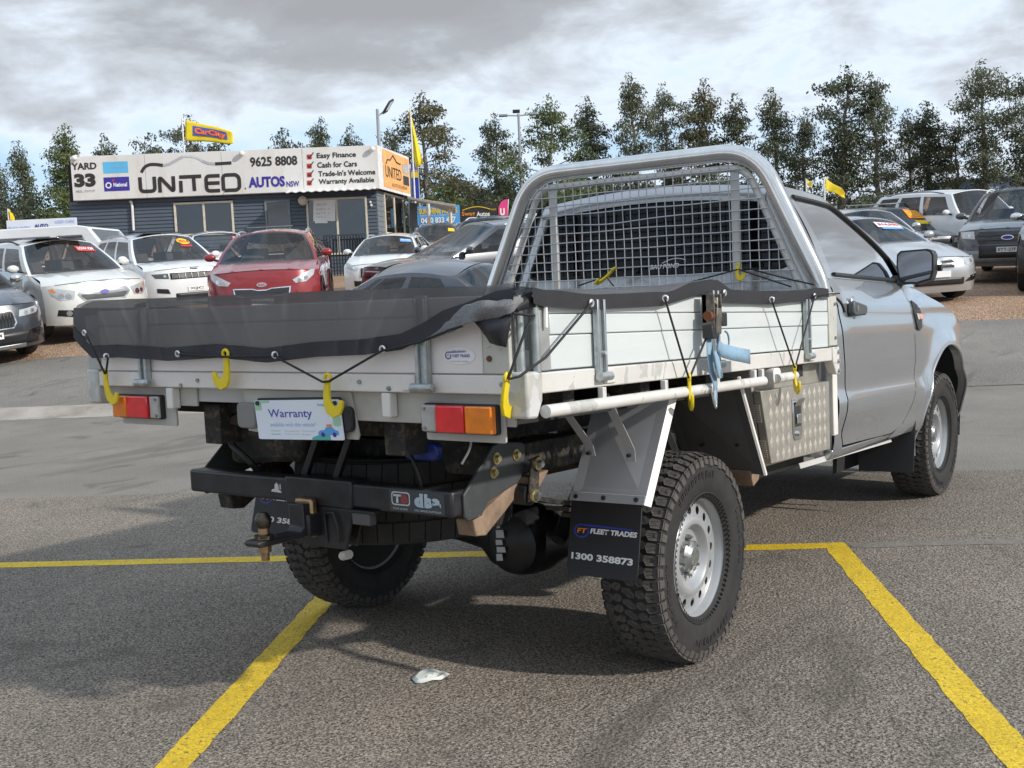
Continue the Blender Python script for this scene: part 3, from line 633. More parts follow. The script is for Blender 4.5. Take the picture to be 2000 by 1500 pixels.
# ------------------------------------------------------------------ wheels with all-terrain tyres
RT, TWD = .384, .262
def wrap(th, x, r): return Vector((x, r*math.sin(th), r*math.cos(th)))
def make_tyre_meshes():
    h = TWD/2; r0 = .215
    prof = [(r0, -.100), (r0+.012, -.112), (.250, -.126), (.290, -.1315), (.330, -.130), (.352, -.127), (.366, -.118), (.3745, -.095), (.3765, 0),
            (.3745, .095), (.366, .118), (.352, .127), (.330, .130), (.290, .1315), (.250, .126), (r0+.012, .112), (r0, .100)]
    b = MB().lathe(prof, n=96)
    for s in (1, -1):           # moulded rings and sidewall ribs
        b.lathe([(.232, s*.1195), (.236, s*.1245), (.240, s*.1225)], n=96)
        b.lathe([(.340, s*.1285), (.343, s*.1325), (.346, s*.1275)], n=96)
        for k in range(72):
            a = 2*math.pi*k/72
            for (ra, rb, w) in (((.222, .231, .004),) if True else ()):
                q = [wrap(a-w/ra, s*(.118+(ra-.222)*.3), ra), wrap(a+w/ra, s*(.118+(ra-.222)*.3), ra), wrap(a+w/rb, s*.1225, rb), wrap(a-w/rb, s*.1225, rb)]
                b.slab(q, (s*.0035, 0, 0))
        jr_ = random.Random(9)
        for a0, a1, n in ((-.5, .55, 11), (1.35, 2.1, 8), (2.75, 3.75, 10), (4.3, 5.1, 9)):      # embossed maker's lettering, too small to read
            for i in range(n):
                a = lerp(a0, a1, i/n)
                for q_ in range(2):
                    aa = a+q_*.030; ra, rb = .292+jr_.uniform(-.002, .006), .318-jr_.uniform(-.002, .008); w = jr_.uniform(.0022, .005); b.slab([wrap(aa-w/ra, s*.1305, ra), wrap(aa+w/ra, s*.1305, ra), wrap(aa+w/rb+.01*(q_-.5), s*.1300, rb), wrap(aa-w/rb+.01*(q_-.5), s*.1300, rb)], (s*.0035, 0, 0))
    tyre = b.mesh('tyre', MATS['tyre'], 40)
    b = MB(); N = 56; rb, rt = .371, RT; jr = random.Random(3)
    def block(poly, lean=0.0):    # poly: (fraction of a pitch, x)
        base = len(b.v); n = len(poly); cx = sum(p[0] for p in poly)/n; cy = sum(p[1] for p in poly)/n
        for f, x in poly: b.v.append(wrap((f)*2*math.pi/N, x, rb))
        for f, x in poly:
            f2, x2 = cx+(f-cx)*.965, cy+(x-cy)*.975
            b.v.append(wrap(f2*2*math.pi/N, x2, rt - .010*max(0, abs(x2)-.098)/.03 - .012*max(0, (abs(x2)-.088)/.04)**2))
        b.f.append([base+n+i for i in range(n)])
        for i in range(n): b.f.append([base+i, base+(i+1) % n, base+n+(i+1) % n, base+n+i])
    for k in range(N):
        for s in (1, -1):
            o = k + (.5 if s < 0 else 0); d = .10 if k % 2 else 0.0
            block([(o+.06, s*.083), (o+.10, s*.127), (o+.50, s*.128), (o+.88, s*.127), (o+.90, s*(.079-d*.06)), (o+.55, s*(.071-d*.05))])      # shoulder lug
            ln = .20 if k % 2 else .0
            q = [(o+.08+ln*.4, s*.1285), (o+.80, s*.1285), (o+.74, s*(.1315+.0015)), (o+.14+ln*.4, s*(.1315+.0015))]                            # side biter
            base = len(b.v); 
            for rr, xx in ((.362, .1245), (.334 if k % 2 else .341, .131)):
                for f in (o+.10, o+.84): b.v.append(wrap(f*2*math.pi/N, s*xx, rr))
            for rr, xx in ((.361, .1305), (.336 if k % 2 else .343, .1355)):
                for f in (o+.15, o+.79): b.v.append(wrap(f*2*math.pi/N, s*xx, rr))
            b.f += [[base+i for i in q_] for q_ in ((4,5,7,6), (0,1,5,4), (2,3,7,6), (0,2,6,4), (1,3,7,5))]
            block([(o+.38, s*.069), (o+.78, s*.074), (o+1.02, s*.052), (o+.92, s*.033), (o+.50, s*.030), (o+.26, s*.046)])                    # second row
        o = k+.25
        block([(o+.05, .026), (o+.40, .029), (o+.62, .012), (o+.88, .004), (o+.86, -.026), (o+.50, -.029), (o+.32, -.012), (o+.02, -.002)])   # centre row
    tread = b.mesh('tread', MATS['tread'], 0)
    b = MB()                     # sipes: hair-thin cuts across the lugs
    def cut(f0, x0, f1, x1, w=.0011):
        a, c_ = wrap(f0*2*math.pi/N, x0, rt-.0004), wrap(f1*2*math.pi/N, x1, rt-.0004); r_ = lambda x: -.010*max(0, abs(x)-.098)/.03-.012*max(0, (abs(x)-.088)/.04)**2
        d = (c_-a).normalized(); n_ = Vector((0, a.y, a.z)).normalized(); sd = d.cross(n_)*w; a = a+n_*(r_(x0)+.0011); c_ = c_+n_*(r_(x1)+.0011); b.add([a-sd, a+sd, c_+sd, c_-sd], [(0, 1, 2, 3)])
    for k in range(N):
        for s in (1, -1):
            o = k+(.5 if s < 0 else 0)
            for e in (.30, .62): cut(o+e, s*.084, o+e+.06, s*.112)
            cut(o+.45, s*.058, o+.88, s*.044)
        cut(k+.25+.20, .020, k+.25+.72, -.018)
    return tyre, tread, b.mesh('sipes', MATS['sipe'], 0, normals=False)
def make_rim_mesh():
    b = MB()
    b.lathe([(.2155, .100), (.2225, .1065), (.2265, .1055), (.2265, .100), (.218, .098), (.212, .085), (.207, .060), (.188, .045), (.186, -.02), (.19, -.07), (.208, -.095), (.222, -.104), (.226, -.10), (.214, -.09)], n=72)
    b.lathe([(.2075, .0585), (.199, .0615), (.192, .060)], n=72)
    b.lathe([(.153, .066), (.143, .0745), (.130, .078), (.120, .076), (.112, .066), (.105, .050), (.098, .041), (.070, .039), (.055, .040)], n=72)
    # vent-hole ring between r=.153 and r=.192
    N = 16; K = 16
    for k in range(N):
        a0, a1 = 2*math.pi*k/N, 2*math.pi*(k+1)/N; am = (a0+a1)/2; ri, ro = .153, .192; rm = .172
        sq = []
        for i in range(4): sq.append((lerp(a0, a1, i/4), ro))
        for i in range(4): sq.append((a1, lerp(ro, ri, i/4)))
        for i in range(4): sq.append((lerp(a1, a0, i/4), ri))
        for i in range(4): sq.append((a0, lerp(ri, ro, i/4)))
        hl, hl2 = [], []
        for i in range(K):
            t = R_(135) - 2*math.pi*i/K; hl.append((am+.0150/rm*math.cos(t), rm+.0165*math.sin(t)))
        zf = lambda r: lerp(.066, .060, (r-.153)/.039)
        base = len(b.v)
        for a, r in sq: b.v.append(Vector((zf(r), r*math.sin(a), r*math.cos(a))))
        for a, r in hl: b.v.append(Vector((zf(r)-.001, r*math.sin(a), r*math.cos(a))))
        for a, r in hl: b.v.append(Vector((zf(r)-.004, r*.998*math.sin(a), r*.998*math.cos(a))))
        for i in range(K):
            j = (i+1) % K; b.f.append([base+i, base+j, base+K+j, base+K+i]); b.f.append([base+K+i, base+K+j, base+2*K+j, base+2*K+i])
    return b.mesh('rim', MATS['wheel_silver'], 40, weld=True)
def make_hub_mesh():
    b = MB().lathe([(.060, .040), (.058, .062), (.050, .070), (.040, .074), (.034, .082), (.0, .083)], n=24)
    for k in range(6):
        a = 2*math.pi*(k+.3)/6; c = Vector((0, .0699*math.sin(a), .0699*math.cos(a)))
        b.cyl(c+Vector((.038, 0, 0)), c+Vector((.058, 0, 0)), .0115, .0105, 6); b.cyl(c+Vector((.058, 0, 0)), c+Vector((.068, 0, 0)), .006, n=8)
        d = Vector((0, math.sin(a+.52), math.cos(a+.52))); b.obox(d*.049+Vector((.062, 0, 0)), Vector((.008, 0, 0)), d*.010, d.cross(Vector((1, 0, 0)))*.008)
    return b.mesh('hub', MATS['hub_metal'], 35)
ME_TYRE, ME_TREAD, ME_SIPE = make_tyre_meshes(); ME_RIM = make_rim_mesh(); ME_HUB = make_hub_mesh()
def link(name, me, parent, loc=(0,0,0), rot=(0,0,0)):
    o = bpy.data.objects.new(name, me); COL.objects.link(o); o.parent = parent; o.location = loc; o.rotation_euler = rot; return o
def wheel(x, y, flip, steer=0.0, spin=0.0, spare=False):
    w = bpy.data.objects.new('wheel', ME_RIM); COL.objects.link(w); w.parent = ute
    w.location = (x, y, .361); w.scale = (.83, .943, .943); w.rotation_euler = (spin, 0, (math.pi if flip else 0)+steer)
    t_ = link('tyre', ME_TYRE, w); tr = link('tread', ME_TREAD, w); tag(tr, kind='stuff'); tag(link('sipes', ME_SIPE, w), kind='stuff'); link('hub', ME_HUB, w)
    link('drum_shade_disc', ME_DRUM, w)
    return w
ME_DRUM = MB().lathe([(.0, .033), (.135, .033), (.183, .026), (.183, -.06), (.206, -.085), (.206, -.092), (.0, -.092)], n=40).mesh('drum_shade_disc', MATS['underbody'], 35)  # drum widened into a dark disc so vent holes and inner rim look shaded
wheel(.795, 0, False, spin=.2); wheel(-.705, 0, True, spin=.5); wheel(.790, 3.22, False, spin=1.1, steer=-.02); wheel(-.72, 3.22, True, spin=.1)
# spare wheel slung flat under the tray
sp = bpy.data.objects.new('spare_wheel', ME_TYRE); COL.objects.link(sp); sp.parent = ute
sp.scale = (1.06, 1.0, 1.0); sp.location = (-.03, -.47, .640); sp.rotation_euler = (R_(-3), R_(90), 0)
b = MB(); NS = 46                # road tread of the spare: plain lugs with narrow slots between
for k in range(NS):
    for x0, x1, o_ in ((-.122, -.058, 0), (-.050, -.004, .35), (.004, .050, .15), (.058, .122, .5)):
        q_ = [(k+o_+.04, x0), (k+o_+.96, x0), (k+o_+.90, x1), (k+o_-.02, x1)]; n0 = len(b.v); rf = lambda x: .384-.012*max(0, (abs(x)-.088)/.04)**2
        for f, x in q_: b.v.append(wrap(f*2*math.pi/NS, x, .366))
        for f, x in q_: b.v.append(wrap(f*2*math.pi/NS, x, rf(x)))
        b.f += [[n0+4+i for i in range(4)]]+[[n0+i, n0+(i+1) % 4, n0+4+(i+1) % 4, n0+4+i] for i in range(4)]
tag(link('tread', b.mesh('tread', MATS['tyre'], 0), sp), kind='stuff'); link('rim', ME_RIM, sp)
# ------------------------------------------------------------------ chassis, axle, tow bar, guards
for s in (1, -1):
    pts = [(-.60, .705), (-.60, .80), (-.25, .802), (.1, .80), (.45, .74), (.8, .655), (3.9, .645), (3.9, .53), (.75, .54), (.42, .62), (.1, .69), (-.25, .70)]
    fr = UB(MB().prism(pts, 'x', min(s*.485, s*.565), max(s*.485, s*.565)), 'chassis_rail', 'chassis', bevel=.006)
    for y, z in ((-.42, .775), (-.33, .76), (-.30, .73)): UB(MB().cyl((s*.565, y, z), (s*.567, y, z), .008, n=8), 'bolt_hole', 'underbody', fr)
    # leaf spring pack: leaves curve from the shackle to the axle and forward
    for i in range(5):
        y0, y1 = (-.62, .68) if i == 0 else (-.50+.09*i, .52-.09*i)
        path = [Vector((s*.56, y, .545-.021*i-(RK*0) + .10*((y-.02)/.64)**2)) for y in linspace(y0, y1, 15)]
        b = MB()
        for p, q in zip(path, path[1:]): b.obox((p+q)/2, (.034, 0, 0), (q-p)/2*1.01, (0, 0, .0075))
        UB(b, 'spring_leaf', 'spring_steel', fr, smooth=0)
    for y in (-.075, .075): UB(MB().tube([(s*.518, y, .39), (s*.518, y, .575), (s*.602, y, .575), (s*.602, y, .39)], .008, 8), 'u_bolt', 'chassis', fr)
    UB(MB().box(min(s*.50, s*.62), max(s*.50, s*.62), -.10, .10, .555, .575), 'spring_plate', 'chassis', fr, bevel=.003)
    # shackle
    b = MB().prism([(-.612, .76), (-.565, .765), (-.585, .625), (-.640, .625)], 'x', min(s*.608, s*.618), max(s*.608, s*.618)); sh = UB(b, 'shackle', 'chassis', fr, bevel=.004)
    for y, z in ((-.590, .742), (-.614, .645)):
        UB(MB().cyl((s*.50, y, z), (s*.632, y, z), .012, n=12), 'shackle_pin', 'hub_metal', sh); UB(MB().cyl((s*.618, y, z), (s*.628, y, z), .021, n=16), 'washer', 'zinc_gold', sh)
        UB(MB().cyl((s*.628, y, z), (s*.642, y, z), .013, .012, n=6), 'nut', 'hub_metal', sh)
    UB(MB().cyl((s*.47, -.614, .645), (s*.605, -.614, .645), .034, n=18), 'shackle_bush', 'black_steel', sh)
    UB(MB().cyl((s*.40, -.15, .40), (s*.38, .28, .80), .028, n=14), 'shock_absorber', 'black_steel', fr)
for y, z0, z1 in ((-.60, .70, .80), (.55, .58, .70)): UB(MB().box(-.485, .485, y-.05, y+.05, z0, z1), 'chassis_cross', 'chassis', bevel=.005)
UB(MB().box(-.80, .80, -.95, 1.2, .90, .934), 'tray_underside', 'underbody')
# rear axle: banjo housing, tubes, cover with a ragged sticker
b = MB(); n = 24; st_ = [(-.64, .042), (-.30, .044), (-.16, .052), (-.02, .075), (.05, .118), (.13, .136), (.20, .136), (.27, .108), (.32, .066), (.38, .048), (.64, .042)]
b.tube([(x, 0, .375-(.012 if 0 < x < .35 else 0)) for x, r in st_], [r for x, r in st_], n); ax = UB(b, 'rear_axle', 'underbody_gloss', rake=False)
b = MB().lathe([(.130, 0), (.125, .03), (.11, .065), (.07, .085), (0, .09)], (.175, -.06, .365), (0, -1, 0), 28); UB(b, 'diff_cover', 'underbody_gloss', ax, rake=False)
b = MB()
for (x0, x1, z0, z1) in ((.128, .158, .305, .335), (.131, .172, .337, .362), (.128, .160, .365, .388), (.131, .168, .392, .425), (.135, .150, .428, .445)):
    b.add([(x0, -.158, z0), (x1, -.158, z0+.004), (x1-.002, -.160, z1), (x0+.001, -.160, z1-.003)], [(0, 1, 2, 3)])
tag(UB(b, 'torn_sticker', 'ink_sticker', ax, rake=False, smooth=0), kind='stuff')
UB(MB().cyl((.17, .1, .40), (.12, 3.0, .55), .04, n=16), 'drive_shaft', 'chassis')
UB(MB().tube(fillet([(-.30, 2.4, .50), (-.32, .7, .50), (-.62, .45, .56), (-.60, -.35, .58), (-.40, -.62, .50)], .15), .032, 14), 'exhaust_pipe', 'drum')
UB(MB().lathe([(.0, 0), (.036, 0), (.052, .065), (.052, .08), (0, .08)], (-.135, -.70, .455), (0, 0, 1), 20), 'wiring_cap', 'skirt_grey', rake=False)
UB(MB().cyl((-.13, -.70, .42), (-.08, -.72, .435), .016, n=10), 'wiring_plug', 'guard_edge', rake=False)
# tow bar
YT = -.925
tow = UB(MB().box(-.585, .572, YT-.037, YT+.037, .622, .700), 'tow_bar', 'black_steel', bevel=.009)
UB(MB().box(-.105, .185, YT-.044, YT+.044, .618, .707), 'bar_sleeve', 'black_steel', tow, bevel=.006)
UB(MB().prism([(-.10, .618), (-.06, .500), (-.03, .488), (.145, .488), (.185, .618)], 'y', YT-.040, YT-.028), 'hitch_web', 'black_steel', tow, bevel=.003)
UB(MB().prism([(-.09, .618), (-.05, .500), (.135, .488), (.175, .618)], 'y', YT+.02, YT+.03), 'hitch_web', 'black_steel', tow, bevel=.003)
UB(MB().box(-.035, .045, -1.02, -.80, .525, .60), 'receiver', 'black_steel', tow, bevel=.008)
for s in (1, -1):
    pl = [(-.905, .695), (-.765, .812), (-.72, .822), (-.605, .808), (-.595, .79), (-.605, .715), (-.64, .685), (-.80, .650), (-.835, .612), (-.90, .605), (-.918, .62), (-.918, .685)]
    sp_ = UB(MB().prism(pl, 'x', min(s*.572, s*.582), max(s*.572, s*.582)), 'side_plate', 'black_steel_specked', tow, bevel=.003)
    for y, z in ((-.752, .774), (-.649, .774), (-.771, .733)):
        UB(MB().cyl((s*.582, y, z), (s*.586, y, z), .0185, n=18), 'washer', 'zinc_gold', sp_); UB(MB().cyl((s*.586, y, z), (s*.597, y, z), .0105, n=6), 'bolt', 'zinc_gold', sp_)
    UB(MB().prism([(-.86, .60), (-.60, .70), (-.55, .69), (-.70, .60), (-.80, .545), (-.85, .55)], 'x', min(s*.50, s*.568), max(s*.50, s*.568)), 'tow_bracket', 'tan_dust' if s > 0 else 'chassis', tow, bevel=.004)
    UB(MB().prism([(-.62, .70), (-.50, .71), (-.52, .69), (-.60, .63)], 'x', min(s*.52, s*.604), max(s*.52, s*.604)), 'spring_hanger', 'tan_dust', tow, bevel=.003)
# ball mount tongue, ball, pin
tg_path = [(-.98, .605), (-.98, .545), (-1.00, .528), (-1.02, .520), (-1.20, .520), (-1.215, .528), (-1.20, .545), (-1.05, .545), (-1.035, .552), (-1.03, .565), (-1.03, .605)]
tongue = UB(MB().prism([(-1.03, .632), (-1.03, .56), (-1.045, .545), (-1.21, .545), (-1.22, .538), (-1.21, .526), (-1.04, .526), (-1.0, .535), (-.985, .555), (-.985, .632)], 'x', -.03, .034), 'ball_mount', 'black_steel', tow, bevel=.004)
UB(MB().box(-.034, .042, -1.0, -.972, .522, .645), 'mount_plate', 'brass_worn', tongue, bevel=.008)
b = MB().lathe([(0, .082), (.012, .081), (.020, .074), (.0248, .060), (.025, .052), (.021, .040), (.016, .033), (.0155, .018), (.018, .014), (.029, .012), (.029, .004), (.0, .004)], (.003, -1.165, .545), (0, 0, 1), 24)
UB(b, 'tow_ball', 'tow_ball', tongue); UB(MB().cyl((.003, -1.165, .555), (.003, -1.165, .578), .0165, n=20).cyl((.003, -1.165, .546), (.003, -1.165, .556), .030, n=6), 'ball_shank', 'brass_worn', tongue)
UB(MB().cyl((.003, -1.165, .505), (.003, -1.165, .526), .020, n=6).cyl((.003, -1.165, .478), (.003, -1.165, .506), .0125, n=14), 'ball_nut', 'brass_worn', tongue)
UB(MB().cyl((.04, -.945, .565), (.088, -.945, .565), .0115, n=14), 'hitch_pin', 'zinc_gold', tow)
UB(MB().tube([(.07, YT-.042, .505), (.07, YT-.05, .60), (.11, YT-.05, .605), (.125, YT-.05, .56), (.125, YT-.05, .51)], .004, 8), 'chain_loop', 'black_steel', tow)
UB(MB().box(.19, .262, YT-.052, YT-.020, .575, .612), 'trailer_socket', 'guard_dark', tow, bevel=.003); UB(MB().box(.18, .285, YT-.056, YT-.016, .613, .620), 'socket_bracket', 'black_steel', tow, bevel=.001)
# stickers on the tow bar
yS = YT-.0378
b = MB(); b.add([(.335, yS, .628), (.545, yS, .628), (.545, yS, .692), (.335, yS, .692)], [(0, 1, 2, 3)]); UB(b, 'bar_sticker', 'ink_darkgrey', tow, smooth=0, normals=False)
UB(MB().add([(x, yS-.0004, z) for x, z in rrect(.343, .415, .646, .687, .010, 4)], [list(range(20))]), 'sticker_patch', 'ink_silver', tow, smooth=0, normals=False)
UB(MB().add([(x, yS-.0008, z) for x, z in rrect(.347, .411, .650, .683, .008, 4)], [list(range(20))]), 'sticker_patch', 'ink_darkgrey', tow, smooth=0, normals=False)
text('lettering', 'T', MATS['ink_silver'], tow, (.351, yS-.0012, .653), (1,0,0), (0,0,1), .030, .026, .05, rake=True); text('lettering', 'B', MATS['ink_maroon'], tow, (.381, yS-.0012, .653), (1,0,0), (0,0,1), .027, .026, .06, rake=True)
text('lettering', 'TOW & BAR', MATS['ink_silver'], tow, (.347, yS-.0012, .633), (1,0,0), (0,0,1), .058, .006, .0, rake=True)
text('lettering', 'dba', MATS['ink_silverblue'], tow, (.432, yS-.0012, .645), (1,0,0), (0,0,1), .100, .042, .09, rake=True); text('lettering', 'DISC BRAKES AUSTRALIA', MATS['ink_silverblue'], tow, (.432, yS-.0012, .633), (1,0,0), (0,0,1), .100, .006, .01, rake=True)
b = MB().add([(x, yS-.0004, z) for x, z in ((-.176, .650), (-.128, .648), (-.130, .655), (-.140, .657), (-.141, .674), (-.149, .681), (-.158, .674), (-.160, .660), (-.172, .657))], [list(range(9))]); UB(b, 'sticker_scrap', 'ink_sticker', tow, smooth=0, normals=False)
b = MB().add([(x, yS-.0004, z) for x, z in ((-.136, .660), (-.130, .660), (-.131, .678), (-.135, .676))], [list(range(4))]); UB(b, 'sticker_scrap', 'ink_sticker', tow, smooth=0, normals=False)
# bumper bracket remains at the left, wiring box
UB(MB().prism([(-.47, .882), (-.36, .885), (-.31, .905), (-.31, .985), (-.26, .985), (-.26, .87), (-.10, .87), (-.10, .85), (-.47, .87)], 'y', -.96, -.90), 'light_bracket', 'rust_dark', bevel=.002)
UB(MB().hexa([(-.44,-.90,.72),(-.12,-.88,.74),(-.12,-.70,.74),(-.44,-.70,.72),(-.42,-.92,.855),(-.05,-.92,.862),(-.05,-.70,.862),(-.42,-.70,.855)]), 'rear_bracket', 'chassis', bevel=.02)
UB(MB().tube(fillet([(-.40, -.93, .84), (-.37, -.95, .79), (-.31, -.94, .75), (-.30, -.90, .70)], .04), .012, 10), 'hose', 'underbody_gloss')
for x in (-.02, .12): UB(MB().bar((x, -.88, .85), (x-.06, -.90, .70), .03, .02), 'bar_stay', 'black_steel', bevel=.002)
UB(MB().box(-.10, .47, -.86, -.78, .835, .89), 'rear_cross_member', 'chassis', bevel=.006)
UB(MB().prism(rrect(.345, .475, .775, .830, .02, 4), 'y', -.90, -.87), 'wiring_box', 'blue_box', bevel=.006)
UB(MB().tube(fillet([(.30, -.90, .86), (.40, -.93, .80), (.43, -.92, .70), (.41, -.90, .62)], .05), .006, 8), 'wiring_loom', 'underbody_gloss'); UB(MB().tube(fillet([(.53, -.80, .84), (.56, -.85, .81), (.55, -.88, .77)], .03), .0035, 8), 'wire', 'guard_edge')
# mudguards: folded sheet behind and in front of each rear wheel, stays, rubber flaps
for s in (1, -1):
    q = lambda x, y, z: (s*x + (.095 if s < 0 else 0), y, z)
    b = MB().slab([q(.625, -.23, .925), q(.915, -.248, .942), q(.915, -.449, .612), q(.62, -.405, .600)], (0, .004, .002)); g = UB(b, 'mudguard', 'guard_grey', smooth=0)
    b = MB().slab([q(.915, -.248, .942), q(.930, -.225, .942), q(.930, -.432, .604), q(.915, -.449, .612)], (s*-.003, .004, 0)); UB(b, 'guard_flange', 'guard_edge', g, smooth=0)
    b = MB().slab([q(.62, -.409, .602), q(.917, -.4535, .614), q(.917, -.440, .640), q(.62, -.396, .628)], (0, -.003, -.001)); UB(b, 'clamp_strip', 'guard_grey', g, smooth=0)
    for k in (.09, .47, .90):
        c_ = Vector(q(lerp(.62, .917, k), lerp(-.404, -.448, k), lerp(.613, .627, k))); UB(MB().cyl(c_, c_+Vector((0, -.009, .002)), .0075, n=10), 'rivet', 'black_plastic', g)
    for x0, x1 in ((.675, .705), (.82, .855)):
        b = MB(); pp = [(x0-.07, -.50, .965), (x0-.005, -.39, .785), (x0-.007, -.372, .745)] if x0 < .7 else [(x0-.05, -.45, .955), (x0, -.385, .775), (x0-.004, -.375, .735)]
        off = x0-.82+.82 if x0 > .7 else 0
        for (ax_, ay_, az_), (bx_, by_, bz_) in zip(pp, pp[1:]):
            b.slab([q(ax_, ay_, az_), q(ax_+.034, ay_, az_), q(bx_+.034, by_, bz_), q(bx_, by_, bz_)], (0, .003, 0))
        sy = UB(b, 'guard_stay', 'guard_grey', g, smooth=0, bevel=.001); UB(MB().cyl(q(pp[2][0]+.016, -.375, .755), q(pp[2][0]+.016, -.392, .755), .006, n=8), 'rivet', 'black_plastic', sy)
    # flap
    A, B_, C_, D_ = Vector(q(.622, -.4, .606)), Vector(q(.905, -.443, .617)), Vector(q(.912, -.505, .380)), Vector(q(.629, -.462, .369))
    fl = lambda u, v, d: A.lerp(B_, u).lerp(D_.lerp(C_, u), v) + Vector((0, -d, 0))
    out = [(0, 0), (1, 0)] + [(1-.06+.06*math.cos(R_(a)), 1-.09+.09*math.sin(R_(a))) for a in (0, 30, 60, 90)] + [(.06+.06*math.cos(R_(a)), 1-.09+.09*math.sin(R_(a))) for a in (90, 120, 150, 180)]
    flap = UB(MB().slab([fl(u, v, .0) for u, v in out], (0, .006, 0)), 'mud_flap', 'rubber_flap', g, bevel=.001)
    # print on the flap, reading left to right from behind
    L = (lambda u, v: fl(u, v, .0015)) if s > 0 else (lambda u, v: fl(1-u, v, .0015))
    def ftext(body, u0, u1, v0, v1, mat, bold=0.0, shear=0.0):
        o = L(u0, v1); x = L(u1, v1)-o; y = L(u0, v0)-o; text('lettering', body, MATS[mat], flap, o, x, y, x.length, y.length, bold, rake=True, shear=shear)
    ftext('FLEET TRADES', .31, .965, .375, .445, 'ink_white', .045, .12); ftext('1300 358873', .06, .93, .71, .80, 'ink_white', .04)
    ftext('FT', .12, .26, .385, .45, 'ink_flameorange', .03, .1)
    b = MB(); K = 22; cu, cv, ru, rv = .185, .42, .115, .095
    o_ = [L(cu+ru*math.cos(R_(a)), cv-rv*math.sin(R_(a))) for a in linspace(75, 395, K)]; i_ = [L(cu+ru*.76*math.cos(R_(a)), cv-rv*.76*math.sin(R_(a))) for a in linspace(75, 395, K)]
    b.add(o_+i_, [(k, k+1, K+k+1, K+k) for k in range(K-1)]); b.add([L(.17, cv-rv), L(.90, .345), L(.90, .362), L(.22, cv-rv*.70)], [(0, 1, 2, 3)]); UB(b, 'logo_ring', 'ink_blue_bright', flap, smooth=0, normals=False)
    # front guard sheet
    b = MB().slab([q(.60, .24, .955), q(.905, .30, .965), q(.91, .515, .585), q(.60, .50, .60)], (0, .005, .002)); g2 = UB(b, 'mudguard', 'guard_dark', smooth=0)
    b = MB().slab([q(.905, .298, .968), q(.912, .303, .968), q(.917, .518, .583), q(.910, .513, .583)], (0, .012, .003)); UB(b, 'guard_flange', 'guard_edge', g2, smooth=0)
    UB(MB().slab([q(.575, .20, .955), q(.60, .20, .955), q(.62, .43, .62), q(.595, .43, .62)], (0, .004, 0)), 'guard_stay', 'guard_grey', g2, smooth=0)
    for x, z, y in ((.70, .70, .425), (.84, .705, .44)): UB(MB().cyl(q(x, y+.01, z), q(x, y-.012, z), .006, n=8), 'rivet', 'black_plastic', g2)
    UB(MB().box(min(s*.60, s*.80), max(s*.60, s*.80), .62, 1.25, .53, .598), 'fuel_tank', 'underbody', bevel=.02)
    UB(MB().prism([(.50, .60), (.60, .60), (.585, .555), (.53, .535)], 'x', min(s*.62, s*.86), max(s*.62, s*.86)), 'tank_guard', 'tan_dust', bevel=.004)
# ------------------------------------------------------------------ the truck: cab
AY, AZ, AR = 3.22, .505, .515                    # front wheel arch
def side_x(y, z):
    x = smooth(z, [(.50, .865), (.62, .900), (.775, .927), (.80, .9275), (.855, .914), (.98, .921), (1.10, .921), (1.22, .908), (1.30, .886), (1.36, .850)])
    d = math.hypot(y-AY, (z-AZ)*1.02)
    x += .026*math.exp(-((d-AR)/.075)**2)*(1 if d > AR-.2 else 0) * smooth(z, [(.45, .3), (.7, 1)])
    if y > 2.55: x -= .012*smooth(y, [(2.55, 0), (2.9, 1)])*smooth(z, [(1.0, 0), (1.2, 1)])
    if y > 3.45: x -= .16*((y-3.45)/.62)**2
    if y < 1.50: x -= .05*((1.50-y)/.10)**2*.5
    return x
def zs_list(z0, z1, n): return linspace(z0, z1, n)
def side_panel(name, y0f, y1f, z0f, z1f, nu, nv, s, mat='truck_silver', dx=0.0, parent=None):
    us, vv = linspace(0, 1, nu), linspace(0, 1, nv); b = MB()
    def fn(u, v):
        zz = lerp(z0f(.5), z1f(.5), v); y = lerp(y0f(zz), y1f(zz), u); z = lerp(z0f(u), z1f(u), v); y = lerp(y0f(z), y1f(z), u)
        return (s*(side_x(y, z)+dx), y, z)
    b.grid(fn, us, vv); return UB(b, name, mat, parent, smooth=50)
door_r = lambda z: interp(z, [(.58, 1.475), (.66, 1.445), (.72, 1.452), (.84, 1.468), (1.0, 1.452), (1.25, 1.43), (1.37, 1.425)])
door_f = lambda z: interp(z, [(.585, 2.20), (.60, 2.33), (.63, 2.42), (.67, 2.475), (.72, 2.52), (.80, 2.56), (.95, 2.585), (1.22, 2.555), (1.30, 2.52), (1.36, 2.47)])
